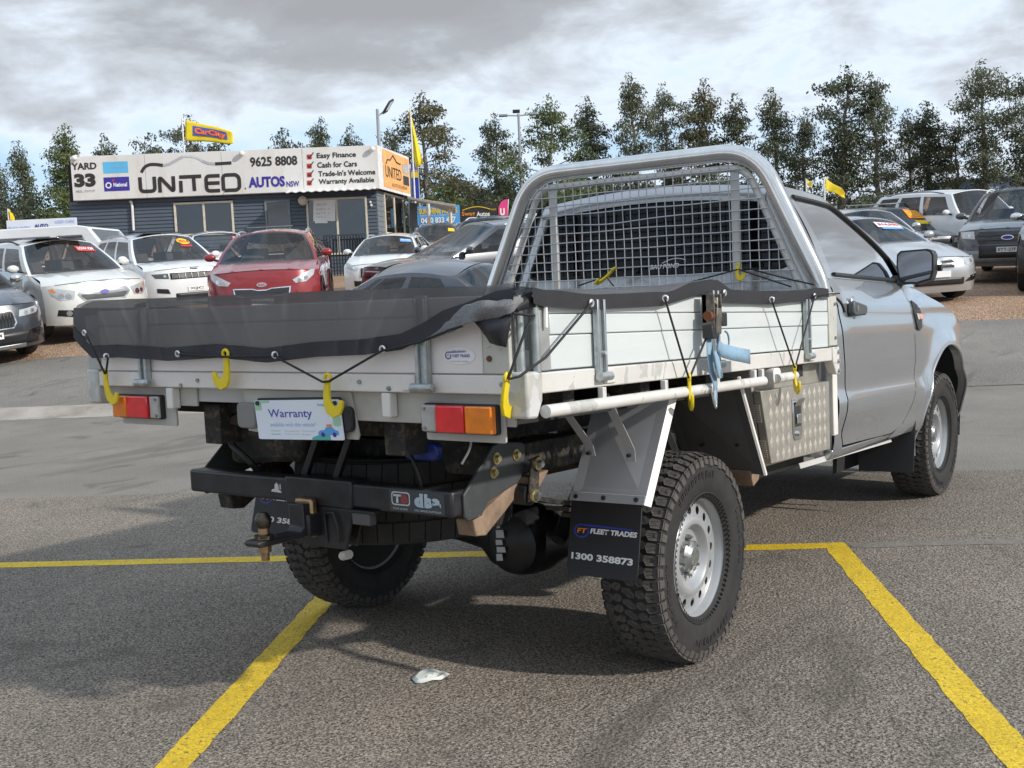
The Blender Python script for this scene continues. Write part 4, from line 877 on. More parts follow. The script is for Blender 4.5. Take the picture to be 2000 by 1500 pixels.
for s in (1, -1):
    door = side_panel('door', lambda z: door_r(z)+.004, lambda z: door_f(z)-.004, lambda u: .587+.015*(1-u), lambda u: 1.358-.010*u, 26, 30, s)
    side_panel('cab_corner', lambda z: 1.405, lambda z: door_r(z)-.004, lambda u: .56, lambda u: 1.358, 6, 30, s)
    # fender with its arch: columns run along y, rows squeeze above the arch opening
    def zlow(y):
        d = y-AY
        if abs(d) < AR-.002: return max(.56, AZ+math.sqrt(AR*AR-d*d)*.99)
        return .56 if y < AY else .58
    ftop = lambda y: interp(y, [(2.4, 1.352), (2.6, 1.345), (2.85, 1.315), (3.2, 1.255), (3.5, 1.185), (3.8, 1.10), (4.02, 1.02)])
    ys = sorted(set([round(v, 4) for v in linspace(2.2, 4.02, 60)]+[AY-AR+.001, AY+AR-.001, AY-AR-.001, AY+AR+.001]))
    b = MB(); vv = linspace(0, 1, 26)
    def ff(y, v):
        z0, z1 = zlow(y), ftop(y); z = lerp(z0, z1, v); yy = max(y, door_f(z)+.004); z0, z1 = zlow(yy), ftop(yy); z = lerp(z0, z1, v); yy = max(y, door_f(z)+.004)
        return (s*side_x(yy, z), yy, z)
    b.grid(ff, ys, vv); UB(b, 'fender', 'truck_silver', smooth=50)
    # arch lip returning inward, liner, sill
    b = MB(); a_ = linspace(0, 190, 40)
    b.grid(lambda a, k: (s*(side_x(AY+AR*math.cos(R_(a)), AZ+AR*math.sin(R_(a))*.99)-.001-.05*k), AY+(AR-.004*k)*math.cos(R_(a)), AZ+(AR-.004*k)*math.sin(R_(a))*.99), a_, [0, 1]); UB(b, 'arch_lip', 'truck_silver', smooth=50)
    UB(MB().tube([(s*(side_x(AY+AR*math.cos(R_(a)), AZ+AR*math.sin(R_(a))*.99)-.004), AY+AR*math.cos(R_(a)), AZ+AR*math.sin(R_(a))*.99) for a in a_], .009, 8), 'arch_edge', 'truck_silver', smooth=60)
    b = MB(); b.grid(lambda a, x: (s*x, AY+(AR+.01)*math.cos(R_(a)), AZ+(AR+.01)*math.sin(R_(a))), linspace(38, 190, 34), [.45, .80]); b.add([(s*.45, AY-.6, .3), (s*.45, AY+.6, .3), (s*.45, AY+.6, 1.1), (s*.45, AY-.6, 1.1)], [(0, 1, 2, 3)]); UB(b, 'wheel_liner', 'underbody', smooth=50)
    UB(MB().prism([(.80, .600), (.872, .583), (.868, .56), (.845, .535), (.78, .53)], 'y', 1.40, 2.50).map(lambda v: (s*v.x, v.y, v.z)), 'sill', 'truck_silver', bevel=.006)
    UB(MB().slab([(s*.835, 1.08, .560), (s*.842, 1.08, .538), (s*.842, 2.40, .522), (s*.835, 2.40, .545)], (s*-.004, 0, 0)), 'sill_flange', 'frame_grey', smooth=0)
    UB(MB().slab([(s*.85, 1.42, .60), (s*.85, 2.60, .60), (s*.85, 2.60, 1.33), (s*.85, 1.42, 1.33)], (s*-.01, 0, 0)), 'door_void', 'underbody', smooth=0)
    # front mud flap, dark, behind the front wheel
    UB(MB().slab([(s*.60, 2.60, .62), (s*.905, 2.66, .74), (s*.905, 2.57, .34), (s*.62, 2.55, .34)], (0, -.008, 0)), 'front_flap', 'rubber_flap', bevel=.002)
    # door handle in its scoop
    hx = lambda y, z: side_x(y, z)
    UB(MB().sphere((s*(.9085), 1.605, 1.215), .06, 20, 10, (.14, .62, 1.0)), 'handle_cup', 'truck_silver', door)
    hp = [(1.515, 1.195), (1.525, 1.245), (1.545, 1.25), (1.70, 1.232), (1.715, 1.222), (1.712, 1.195), (1.69, 1.185), (1.54, 1.182)]
    hd = UB(MB().prism(hp, 'x', min(s*.912, s*.942), max(s*.912, s*.942)), 'door_handle', 'handle_grey', door, bevel=.008)
    UB(MB().cyl((s*.940, 1.565, 1.217), (s*.945, 1.565, 1.217), .014, n=16), 'key_lock', 'hub_metal', hd)
    # fender vent with side indicator
    vp = [(2.575, 1.262), (2.66, 1.238), (2.735, 1.205), (2.735, 1.16), (2.70, 1.115), (2.64, 1.098), (2.605, 1.11)]
    vn = UB(MB().slab([(s*(side_x(y, z)+.003), y, z) for y, z in vp], (s*.006, 0, 0)), 'fender_vent', 'black_plastic', bevel=.002)
    UB(MB().slab([(s*(side_x(y, z)+.0092), y, z) for y, z in ((2.615, 1.192), (2.735, 1.186), (2.735, 1.160), (2.625, 1.158))], (s*.004, 0, 0)), 'indicator', 'lens_clear', vn, bevel=.001)
    UB(MB().slab([(s*(side_x(y, z)+.0095), y, z) for y, z in ((2.67, 1.190), (2.737, 1.187), (2.737, 1.160), (2.67, 1.159))], (s*.006, 0, 0)), 'indicator_bulb', 'lens_amber', vn, bevel=.002)
    for z in (1.225, 1.21, 1.14, 1.125): UB(MB().slab([(s*(side_x(2.66, z)+.0092), y, zz) for y, zz in ((2.625, z), (2.70, z-.004), (2.70, z-.010), (2.625, z-.006))], (s*.002, 0, 0)), 'vent_slat', 'handle_grey', vn, smooth=0)
# greenhouse: grids from belt to roof rail; window areas become panes of their own
BW = lambda y: .852-.03*max(0, (y-2.3)/.6)**1.5
def gh(s, u, v):        # side of the greenhouse
    yb = lerp(1.40, 2.95, u); yt = lerp(1.42, 1.93, u); zb = 1.352-.012*u; zt_ = 1.775-.012*max(0, u-.5)
    kk = v; y = lerp(yb, yt, kk)+.035*math.sin(math.pi*v)*u; z = lerp(zb, zt_, v)
    x = lerp(BW(y), .655, v) + .022*math.sin(math.pi*v) - .03*max(0, .08-u)/.08*v*0
    return Vector((s*x, y, z))
us = [0, .035, .07] + linspace(.11, .86, 18) + [.885, .91, .94, .97, 1]; vv = [0, .035, .07] + linspace(.14, .84, 10) + [.885, .92, .96, 1]
wmask = lambda u, v: .085 < u < .885 and .05 < v < .885
for s in (1, -1):
    UB(MB().grid(lambda u, v: gh(s, u, v), us, vv, lambda u, v: not wmask(u, v)), 'door_frame', 'truck_silver', smooth=50)
    UB(MB().grid(lambda u, v: gh(s, u, v)-Vector((s*.003, 0, 0)), us, vv, lambda u, v: .07 < u < .91 and .03 < v < .905), 'side_window', 'glass_side', smooth=50)
    for path in ([(u, .05) for u in linspace(.085, .885, 20)], [(.885, v) for v in linspace(.05, .84, 16)]+[(.875, .87), (.85, .885)]+[(u, .89) for u in linspace(.82, .085, 14)]):
        UB(MB().tube([gh(s, u, v)+Vector((s*.002, 0, 0)) for u, v in path], .011, 6), 'window_seal', 'black_plastic')
    b = MB(); sail = [gh(s, .885, .05), gh(s, .885, .34), gh(s, .80, .05)]; b.slab([p+Vector((s*.004, 0, 0)) for p in sail], (s*.01, 0, 0)); UB(b, 'mirror_sail', 'black_plastic', smooth=0)
    UB(MB().tube([(s*(side_x(y, 1.35)-.012), y, 1.352) for y in linspace(1.44, 2.50, 14)], .010, 6), 'belt_seal', 'black_plastic')
# roof, windscreen, bonnet
roof_z = lambda x, y: 1.775+.060*(1-(x/.655)**2)*smooth(y, [(1.40, .82), (1.65, 1.0), (1.95, .93)])
UB(MB().grid(lambda x, y: (x*.655, y, roof_z(x*.655, y)), linspace(-1, 1, 25), linspace(1.40, 1.93, 12)), 'roof', 'truck_silver', smooth=50)
def ws(u, v):
    a, c = gh(-1, 1, v), gh(1, 1, v); p = a.lerp(c, u); k = 4*u*(1-u); return p+Vector((0, .10*k*(1-v*.6), .045*k*v))
UB(MB().grid(ws, linspace(0, 1, 17), linspace(0, 1, 9)), 'windscreen', 'glass_clear', smooth=50)
def hood(u, v):
    y = lerp(2.93, 4.0, v); w_ = lerp(.80, .70, v); x = (2*u-1)*w_; return (x, y+.10*(1-(2*u-1)**2)*(1-.3*v), interp(y, [(2.9, 1.335), (3.2, 1.315), (3.6, 1.25), (3.9, 1.15), (4.0, 1.08)])+.03*(1-(2*u-1)**2))
UB(MB().grid(hood, linspace(0, 1, 15), linspace(0, 1, 14)), 'bonnet', 'truck_silver', smooth=50)
for s in (1, -1):
    b = MB(); ys = linspace(2.60, 4.0, 24)
    b.grid(lambda y, k: (s*lerp(side_x(y, ftop(y)), interp(y, [(2.6, .80), (2.93, .80), (4.0, .70)]), k), y, ftop(y)+.030*math.sin(k*1.5)), ys, linspace(0, 1, 6)); UB(b, 'fender_top', 'truck_silver', smooth=50)
UB(MB().grid(lambda x, z: (x, 4.06-.16*(x/.84)**4-.05*((z-.75)/.4)**2, z), linspace(-.84, .84, 15), linspace(.42, 1.06, 9)), 'front_fascia', 'truck_silver', smooth=50)
# cab back wall with the wide rear window
def back_w(z): return interp(z, [(.55, .86), (1.30, .872), (1.352, .835), (1.42, .80), (1.775, .64)])
def backf(k, z):
    e = abs(k); return Vector((k*back_w(z), 1.375+.045*max(0, (e-.86)/.14)**2 + .02*(z-1.3 if z > 1.3 else 0), z))
zl = [.55, .8, 1.0, 1.2, 1.30, 1.34, 1.38, 1.41] + linspace(1.43, 1.74, 10) + [1.755, 1.775]
kl = sorted([-1, -.97, -.93, -.90, -.88] + linspace(-.86, .86, 20) + [.88, .90, .93, .97, 1])
bm_ = lambda k, z: abs(k)*back_w(z) < .698-.17*max(0, (z-1.41)/.35) and 1.41 < z < 1.752
UB(MB().grid(backf, kl, zl, lambda k, z: not bm_(k, z)), 'cab_back', 'truck_silver', smooth=50)
wpts = lambda z: .705-.165*max(0, (z-1.41)/.35)
rw = [(wpts(1.405)-.05, 1.405), (wpts(1.41)-.012, 1.417), (wpts(1.45), 1.455), (wpts(1.74), 1.735), (wpts(1.75)-.03, 1.757)]
out = rw + [(-x, z) for x, z in rw[::-1]]
UB(MB().slab([(x, 1.372+.02*(z-1.3), z) for x, z in out], (0, .004, 0)), 'rear_window', 'glass_tint', bevel=.001)
UB(MB().tube([(x, 1.372+.02*(z-1.3), z) for x, z in out], .008, 6, closed=True), 'window_seal', 'black_plastic')
for x in (-.27, .36): UB(MB().box(x-.012, x+.012, 1.380, 1.392, 1.41, 1.752), 'slider_frame', 'black_plastic')
# roof trailing lip and dark drip notch
UB(MB().grid(lambda x, v: (x*.60, 1.40-.045*math.sin(v*1.57), roof_z(x*.60, 1.40)-.004-.075*v), linspace(-1, 1, 17), linspace(0, 1, 6)), 'roof_lip', 'truck_silver', smooth=50)
# interior seen through the glass
inn = UB(MB().box(-.72, .72, 1.46, 2.9, .62, .70).box(-.70, .70, 2.55, 2.85, .70, 1.22), 'cab_interior', 'interior', bevel=.02)
for x in (-.40, .40):
    st_o = UB(MB().box(x-.25, x+.25, 1.62, 1.95, .70, .95), 'seat', 'seat', bevel=.04); UB(MB().hexa([(x-.24,1.55,.92),(x+.24,1.55,.92),(x+.24,1.70,.92),(x-.24,1.70,.92),(x-.19,1.47,1.46),(x+.19,1.47,1.46),(x+.19,1.56,1.46),(x-.19,1.56,1.46)]), 'seat_back', 'seat', st_o, bevel=.03)
    UB(MB().box(x-.13, x+.13, 1.47, 1.55, 1.49, 1.66), 'head_rest', 'seat', st_o, bevel=.03)
UB(MB().tube([(.40+.18*math.cos(a), 2.35+.05*math.sin(a), 1.17+.17*math.sin(a)) for a in linspace(0, 6.1, 22)], .014, 8, closed=True), 'steering_wheel', 'interior')
for x in (-.55, .62): UB(MB().bar((x, 1.44, 1.70), (x+.02, 1.44, 1.20), .05, .003, (0, 1, 0)), 'seat_belt', 'belt_brown')
# window sticker
text('lettering', 'BAU FOND', MATS['ink_white'], ute, (.005, 1.3675, 1.428), (1, 0, .02), (0, 0, 1), .155, .022, .03, rake=True, shear=.25)
UB(MB().tube([(.07+.005*i*2.8, 1.3670, 1.455+.020*math.sin(i/9*2.6)) for i in range(10)], .0022, 5), 'sticker_swoosh', 'ink_white')
# door mirrors
for s in (1, -1):
    prof = [(.862, 1.365), (.885, 1.345), (.955, 1.342), (1.025, 1.362), (1.038, 1.40), (1.04, 1.49), (1.03, 1.512), (1.005, 1.522), (.872, 1.518), (.853, 1.50), (.85, 1.44)]
    back = [(lerp(.945, x, .72), lerp(1.435, z, .72)) for x, z in prof]; n = len(prof); b = MB()
    b.v = [Vector((s*x, 2.50, z)) for x, z in prof] + [Vector((s*x, 2.575, z)) for x, z in prof] + [Vector((s*x, 2.63, z)) for x, z in back]
    b.f = [[i, (i+1) % n, n+(i+1) % n, n+i] for i in range(n)] + [[n+i, n+(i+1) % n, 2*n+(i+1) % n, 2*n+i] for i in range(n)] + [[2*n+i for i in range(n)], [i for i in range(n)]]
    mr = UB(b, 'door_mirror', 'black_plastic', smooth=40, bevel=.004)
    inn_ = [(lerp(.945, x, .90), lerp(1.435, z, .88)) for x, z in prof]
    UB(MB().slab([(s*x, 2.4985, z) for x, z in inn_], (0, -.002, 0)), 'mirror_glass', 'mirror_glass', mr, smooth=0)
    UB(MB().hexa([(s*.80,2.48,1.335),(s*.90,2.50,1.345),(s*.90,2.58,1.345),(s*.80,2.62,1.335),(s*.79,2.50,1.40),(s*.88,2.52,1.385),(s*.88,2.58,1.385),(s*.79,2.62,1.40)]), 'mirror_arm', 'black_plastic', mr, bevel=.006)
    UB(MB().cyl((s*1.035, 2.60, 1.425), (s*1.055, 2.60, 1.425), .018, n=10), 'mirror_cap', 'black_plastic', mr)
UB(MB().tube(fillet([(.905, 1.36, 1.27), (.925, 1.40, 1.24), (.93, 1.42, 1.20)], .02), .006, 8), 'drain_hose', 'cord')
# ------------------------------------------------------------------ tubular headboard with mesh
YH = 1.27
tube = fillet([(-.885, YH, 1.28), (-.865, YH, 1.36), (-.60, YH, 1.925), (.60, YH, 1.925), (.865, YH, 1.36), (.885, YH, 1.28)], .17, 9)
hb = UB(MB().tube(tube, .039, 24), 'headboard_hoop', 'stainless', smooth=60)
fr = fillet([(-.80, YH, 1.29), (-.55, YH, 1.855), (.55, YH, 1.855), (.80, YH, 1.29)], .085, 6)
UB(MB().tube(fr, .0165, 12), 'mesh_frame', 'frame_grey', hb, smooth=60)
for x in (-.475, .495): UB(MB().box(x-.019, x+.019, YH-.006, YH+.012, 1.285, 1.842), 'mesh_post', 'frame_grey', hb, bevel=.003)
hwid = lambda z: interp(z, [(1.29, .80), (1.80, .575), (1.85, .535)])
import bisect
gap = .0455
xs = [-.80+gap*i for i in range(36)]; zs_ = [1.30+gap*i for i in range(13)]; jr = random.Random(5)
for x in xs:
    zt_ = 1.862 if abs(x) < .53 else 1.29+(.80-abs(x))/(.80-.555)*.545
    if zt_ < 1.34: continue
    ph = jr.random()*6; bend = .010*(jr.random()-.5) if jr.random() < .25 else 0
    UB(MB().tube([(x+.0015*math.sin(ph+i*.9)+bend*math.sin(i/11*3.1), YH-.0195, lerp(1.285, zt_, i/11)) for i in range(12)], .0025, 5), 'wire', 'mesh_wire', hb, smooth=60)
for k, z in enumerate(zs_):
    w = hwid(z)+.02; ph = jr.random()*6; dip = -.016 if k == 8 else 0
    UB(MB().tube([(lerp(-w, w, i/24), YH-.0245, z+.0018*math.sin(ph+i*.7)+dip*math.exp(-((i-9)/3)**2)) for i in range(25)], .0028, 5), 'wire', 'mesh_wire', hb, smooth=60)
for x, z, q in ((-.40, 1.87, .02), (.545, 1.862, .015)): UB(MB().bar((x, YH, z), (x+q, YH, z+.045), .012, .004, (0, 1, 0)), 'hoop_tab', 'frame_grey', hb)
for s in (1, -1): UB(MB().box(min(s*.84, s*.925), max(s*.84, s*.925), YH-.05, YH+.05, 1.262, 1.286), 'hoop_foot', 'end_plate', hb, bevel=.004)
# ------------------------------------------------------------------ the mesh load cover with its shock cords and hooks
cov = empty('tray_cover', (0, -1.1, 1.3), 0, 'black shade-cloth cover stretched over the white tray, laced down with cords to yellow hooks', 'tarpaulin')
CL = Vector((0, -1.1, 1.3))
def CB(mb, name, mat, parent=None, **k):
    mb.v = [Vector((v.x, v.y, v.z+RK*v.y))-CL for v in mb.v]; return mb.build(name, MATS[mat], parent or cov, **k)
# edge lines, read along the rear (x) and along the right side (y)
rear_top = lambda x: interp(x, [(-.955, 1.262), (-.93, 1.278), (-.87, 1.291), (-.4, 1.287), (0, 1.285), (.5, 1.281), (.80, 1.276), (.93, 1.278)])
rear_bot = lambda x: interp(x, [(-.955, 1.165), (-.92, 1.135), (-.86, 1.091), (-.70, 1.094), (-.44, 1.082), (-.20, 1.092), (.02, 1.077), (.22, 1.094), (.42, 1.100), (.55, 1.113), (.63, 1.14), (.70, 1.172), (.78, 1.19), (.86, 1.212), (.93, 1.235)])
side_top = lambda y: smooth(y, [(-1.10, 1.272), (-.98, 1.262), (-.76, 1.254), (-.33, 1.266), (-.10, 1.302), (.04, 1.312), (.18, 1.280), (.60, 1.280), (.85, 1.288), (1.06, 1.300), (1.2, 1.296)])
side_bot = lambda y: interp(y, [(-1.10, 1.235), (-1.02, 1.220), (-.79, 1.212), (-.36, 1.222), (-.11, 1.257), (-.02, 1.272), (.13, 1.234), (.545, 1.230), (.70, 1.238), (.98, 1.246), (1.06, 1.262), (1.2, 1.262)])
wav = lambda x, v: .006*math.sin(x*17+v*1.2)+.005*math.sin(x*41+2)*v+.004*noise.noise(Vector((x*9, v*3, 0)))
ft = lambda u, v: (lerp(-.95, .945, u), lerp(-1.105, 1.19, v), 0)
b = MB()
def topf(u, v):
    x, y = lerp(-.95, .945, u), lerp(-1.105, 1.19, v); e = min(u, 1-u, v, 1-v)*2
    zl = lerp(rear_top(x), 1.294, min(1, v*4)); zr = side_top(y); k = smooth(u, [(.86, 0), (1, 1)])
    z = lerp(zl, zr, k) - .022*smooth(e, [(0, 0), (.5, 1)]) + .004*noise.noise(Vector((x*6, y*6, 1)))
    if u < .06: z -= .01*(1-u/.06)
    return (x, y, z)
CB(b.grid(topf, linspace(0, 1, 60), linspace(0, 1, 50)), 'top_sheet', 'shade_cloth', smooth=60)
FOLDS = [(-.82, .10, .010), (-.70, .13, .014), (-.52, .05, .010), (-.34, .10, .016), (-.25, .13, .012), (-.10, .07, .010), (.10, -.01, .012), (.33, -.012, .012), (.55, -.11, .014), (.45, -.06, .010)]
fold = lambda x, v: sum(.007*math.exp(-((x-(a+d*v))/w)**2)*smooth(v, [(0, .15), (.35, 1), (.9, .7)]) for a, d, w in FOLDS)
rearf = lambda x, v: Vector((x, -1.112-fold(x, v)-.004*math.sin(math.pi*min(1, v*1.1))-wav(x, v)*(.08+.30*v)-.008*v, lerp(rear_top(x), rear_bot(x), v)))
xs = linspace(-.955, .93, 300); bandh = .044
vb = lambda x: 1-bandh/max(.06, rear_top(x)-rear_bot(x))
CB(MB().grid(lambda x, k: rearf(x, max(0, vb(x))*k), xs, linspace(0, 1, 14)), 'rear_flap', 'shade_cloth', smooth=60)
CB(MB().grid(lambda x, k: rearf(x, lerp(max(0, vb(x)), 1, k))+Vector((0, -.003, 0)), xs, linspace(0, 1, 4)), 'rear_border', 'vinyl', smooth=60)
# left corner wrap
CB(MB().grid(lambda y, v: (-.957-.010*math.sin(v*3)*.6, y, lerp(1.268, 1.17+.04*(y+1.1), v)), linspace(-1.112, 1.15, 40), linspace(0, 1, 6)), 'left_flap', 'vinyl', smooth=60)
sidef = lambda y, v: Vector((.949+.002*v+.002*math.sin(y*13), y, lerp(side_top(y), side_bot(y), v)))
CB(MB().grid(sidef, linspace(-1.06, 1.16, 110), linspace(0, 1, 5)), 'side_border', 'vinyl_sunlit', smooth=60)
# slack cloth at the rear right corner: rolled lip, and the loose tongue hanging under it
q = lambda u, v, y: PY(u, v, y)
lip_t = [(838, 645, -1.105), (870, 622, -1.115), (905, 600, -1.125), (940, 589, -1.13), (975, 586, -1.125), (1005, 580, -1.11), (1022, 584, -1.07)]
lip_m = [(838, 652, -1.115), (872, 640, -1.125), (908, 615, -1.14), (940, 606, -1.145), (975, 600, -1.14), (1003, 592, -1.125), (1020, 590, -1.085)]
lip_b = [(838, 664, -1.12), (878, 650, -1.125), (915, 632, -1.15), (945, 628, -1.125), (975, 620, -1.13), (1000, 608, -1.13), (1016, 598, -1.09)]
def rows(rs, n=28):
    out = []
    for r in rs:
        P = [q(*p) for p in r]; L_ = len(P)-1; o = []
        for i in range(n):
            t = i/(n-1)*L_; k = min(int(t), L_-1); f = t-k
            p0, p1, p2, p3 = P[max(k-1, 0)], P[k], P[k+1], P[min(k+2, L_)]
            o.append(.5*((2*p1)+(p2-p0)*f+(2*p0-5*p1+4*p2-p3)*f*f+(3*p1-p0-3*p2+p3)*f**3))
        out.append(o)
    return out
def sheet(rs, name, mat, sub=4, n=28, wob=.004, **k):
    R = rows(rs, n); b = MB(); m = len(R)
    def fn(i, t):
        a = min(int(t), m-2); f = t-a; p0, p1, p2, p3 = R[max(a-1, 0)][i], R[a][i], R[a+1][i], R[min(a+2, m-1)][i]
        p = .5*((2*p1)+(p2-p0)*f+(2*p0-5*p1+4*p2-p3)*f*f+(3*p1-p0-3*p2+p3)*f**3)
        return p+Vector((0, wob*noise.noise(p*28), wob*noise.noise(p*33+Vector((5, 0, 0)))))
    return CB(b.grid(fn, list(range(n)), linspace(0, m-1, (m-1)*sub+1)), name, mat, smooth=70, **k)
sheet([lip_t, lip_m, lip_b], 'corner_roll', 'shade_cloth_sunlit', 5, 40, .005, solid=.001)
sheet([[(925, 622, -1.115), (950, 614, -1.118), (975, 610, -1.118), (1000, 602, -1.112)], [(935, 640, -1.125), (955, 640, -1.14), (978, 638, -1.138), (998, 625, -1.118)],
       [(948, 655, -1.118), (962, 658, -1.132), (978, 659, -1.132), (994, 650, -1.115)], [(958, 668, -1.108), (968, 673, -1.116), (978, 675, -1.116), (988, 677, -1.108)]], 'corner_tongue', 'vinyl', 4, 16, .004, solid=.003)
sheet([[(1006, 592, -1.10), (1022, 578, -1.06), (1040, 571, -1.03), (1062, 572, -.99)], [(1008, 602, -1.115), (1024, 592, -1.08), (1042, 586, -1.04), (1062, 586, -1.0)], [(1010, 610, -1.105), (1026, 604, -1.07), (1044, 600, -1.04), (1062, 600, -1.0)]], 'corner_border', 'vinyl_sunlit', 4, 16, .003, solid=.003)
# eyelets
def eyelet(c, axis, r=.0105, squash=1.0):
    ax_ = Vector(axis); b = MB().lathe([(r*.55, .0), (r*.62, .0035), (r*.85, .0042), (r*1.05, .0025), (r*1.1, 0)], c, ax_, 18); return CB(b, 'eyelet', 'eyelet', smooth=60)
RE = [(350, 691), (540, 693), (750, 682), (168, 650), (211, 696)]
for u, v in RE:
    p = PY(u, v, -1.125); sq = (u, v) in ((540, 693), (211, 696)); eyelet(p+Vector((0, -.006, 0)), (.9, -.35, 0) if sq else (0, -1, 0))
SE = [(1155, 592), (1299, 583), (1415, 572), (1507, 585), (1591, 578)]
for i, (u, v) in enumerate(SE): eyelet(PX(u, v, .958), (1, 0, 0) if i in (0, 2, 4) else (.5, -.8, 0))
# yellow J hooks: a flat moulded J with a loop; rest pose drawn in its own plane
def hook(c, ex, ez, size=.085, style='J'):
    """c: top of the hook, ex: sideways direction, ez: up"""
    c, ex, ez = Vector(c), Vector(ex).normalized(), Vector(ez).normalized(); s_ = size
    pts = [(0, 0), (.02, -.20), (.02, -.45), (-.03, -.68), (-.14, -.86), (-.32, -.92), (-.50, -.84), (-.60, -.66), (-.62, -.50)]
    wd = [.10, .115, .125, .15, .185, .185, .15, .10, .06]; P = [c+ex*(a*s_)+ez*(b*s_) for a, b in pts]
    nn = ex.cross(ez).normalized(); b = MB(); base = 0
    for i, p in enumerate(P):
        a, d = P[max(i-1, 0)], P[min(i+1, len(P)-1)]; t = (d-a).normalized(); sd_ = t.cross(nn).normalized()
        for k in ((-1, -1), (1, -1), (1, 1), (-1, 1)): b.v.append(p+sd_*(k[0]*wd[i]*s_)+nn*(k[1]*.055*s_))
    for i in range(len(P)-1):
        for k in range(4): b.f.append([i*4+k, i*4+(k+1) % 4, (i+1)*4+(k+1) % 4, (i+1)*4+k])
    b.f += [[0, 1, 2, 3], [len(P)*4-4+k for k in range(4)]]
    h = CB(b, 'hook', 'hook_yellow', smooth=50, bevel=.002)
    lp = c+ez*(.10*s_); CB(MB().tube([lp+(ex*math.cos(a)+ez*math.sin(a))*(.13*s_) for a in linspace(0, 2*math.pi*11/12, 12)], .055*s_, 8, closed=True), 'hook_loop', 'hook_yellow', h, smooth=60)
    return h
yR = -1.128
hook(PY(206, 733, yR), (-1, 0, .30), (-.08, 0, 1), .086); hook(PY(441, 697, yR), (1, 0, 0), (0, 0, 1), .094); hook(PY(640, 745, yR), (-1, 0, .15), (.12, 0, 1), .092)
hook(PY(990, 744, yR), (.05, -1, 0), (.20, 0, 1), .092); hook(PX(1346, 742, .965), (-.55, .8, 0), (0, 0, 1), .088); hook(PX(1552, 722, .965), (-.6, .75, 0), (0, 0, 1), .086)
hook(PY(1441, 520, 1.235), (-1, 0, -.2), (.1, 0, 1), .062); hook(PY(1196, 528, 1.235), (.3, .9, .2), (.75, 0, .65), .085)
# shock cord runs
def cordp(pts, name='shock_cord', r=.0036): return CB(MB().tube(pts, r, 8), name, 'cord', smooth=60)
y2 = -1.136
cordp([PY(168, 652, y2), PY(205, 730, y2)]); cordp([PY(211, 698, y2), PY(207, 730, y2)]); cordp([PY(350, 692, y2), PY(441, 697, y2-.004), PY(540, 695, y2)])
cordp([PY(540, 697, y2), PY(555, 706, y2), PY(630, 746, y2-.003), PY(642, 745, y2-.003), PY(730, 694, y2), PY(750, 683, y2)]); cordp([PY(751, 684, y2), PY(820, 668, y2), PY(880, 644, y2-.02), PY(905, 636, y2-.03)])
cordp([PX(1155, 593, .963), PX(1066, 698, .960), PY(1015, 735, -1.115), PY(992, 741, y2)]); cordp([PX(1044, 616, .95), PY(1028, 640, -1.10), PY(992, 741, y2)]); cordp([PX(1044, 616, .95), PY(1026, 615, -1.09), PY(1002, 612, -1.12)])
cordp([PX(1299, 584, .966), PX(1345, 738, .972)]); cordp([PX(1415, 574, .966), PX(1347, 738, .972)]); cordp([PX(1507, 586, .966), PX(1552, 718, .972)]); cordp([PX(1591, 579, .966), PX(1553, 718, .972)])
cordp([PY(1345, 552, 1.16), PY(1442, 526, 1.235), PY(1545, 560, 1.16)]); cordp([PY(1452, 522, 1.235), PY(1540, 545, 1.19), PX(1590, 556, .90)]); cordp([PY(1130, 558, 1.16), PY(1183, 540, 1.235), PY(1198, 558, 1.16)])
cordp([PX(1590, 578, .963), PX(1616, 574, .955), PX(1640, 573, .945)], r=.003)
# ------------------------------------------------------------------ ratchet strap over the right side
rs_ = empty('ratchet_strap', (.97, -.04, 1.2), 0, 'pale blue webbing strap with a worn steel ratchet hanging over the tray side', 'strap')
RL = Vector((.97, -.04, 1.2))
def SB(mb, name, mat, parent=None, **k):
    mb.v = [Vector((v.x, v.y, v.z+RK*v.y))-RL for v in mb.v]; return mb.build(name, MATS[mat], parent or rs_, **k)
def ribbon(pts, wv, name, mat='webbing', n=5, **k):      # pts centreline, wv width vector per point
    b = MB()
    for i in range(len(pts)-1):
        pass
    P = [Vector(p) for p in pts]; W = [Vector(w) for w in wv]
    b.grid(lambda i, t: P[i]+W[i]*t, list(range(len(P))), [-.5, 0, .5]); return SB(b, name, mat, smooth=60, solid=.0025, **k)
X = .985
rt = SB(MB().box(.955, .975, -.085, -.035, 1.165, 1.262), 'ratchet_frame', 'ratchet', bevel=.003)
SB(MB().box(.955, 1.0, -.085, -.079, 1.15, 1.262), 'ratchet_cheek', 'ratchet', rt, bevel=.002); SB(MB().box(.955, 1.0, -.030, -.024, 1.17, 1.262), 'ratchet_cheek', 'ratchet', rt, bevel=.002)
SB(MB().cyl((.982, -.10, 1.19), (.982, -.012, 1.19), .016, n=14), 'ratchet_spool', 'rust', rt); SB(MB().hexa([(.985,-.075,1.13),(.985,-.03,1.13),(1.0,-.03,1.13),(1.0,-.075,1.13),(.99,-.07,1.215),(.99,-.035,1.215),(1.005,-.035,1.215),(1.005,-.07,1.215)]), 'ratchet_handle', 'ratchet', rt, bevel=.003)
SB(MB().box(.965, 1.0, -.028, .018, 1.155, 1.20), 'ratchet_grip', 'black_plastic', rt, bevel=.004); SB(MB().box(.962, .998, -.10, -.055, 1.115, 1.16), 'ratchet_grip', 'black_plastic', rt, bevel=.004)
SB(MB().cyl((.975, -.065, 1.255), (.985, -.03, 1.225), .006, n=8), 'ratchet_pawl', 'zinc_gold', rt); SB(MB().box(.972, .99, -.035, -.015, 1.205, 1.25), 'ratchet_pawl', 'galvanised', rt, bevel=.002)
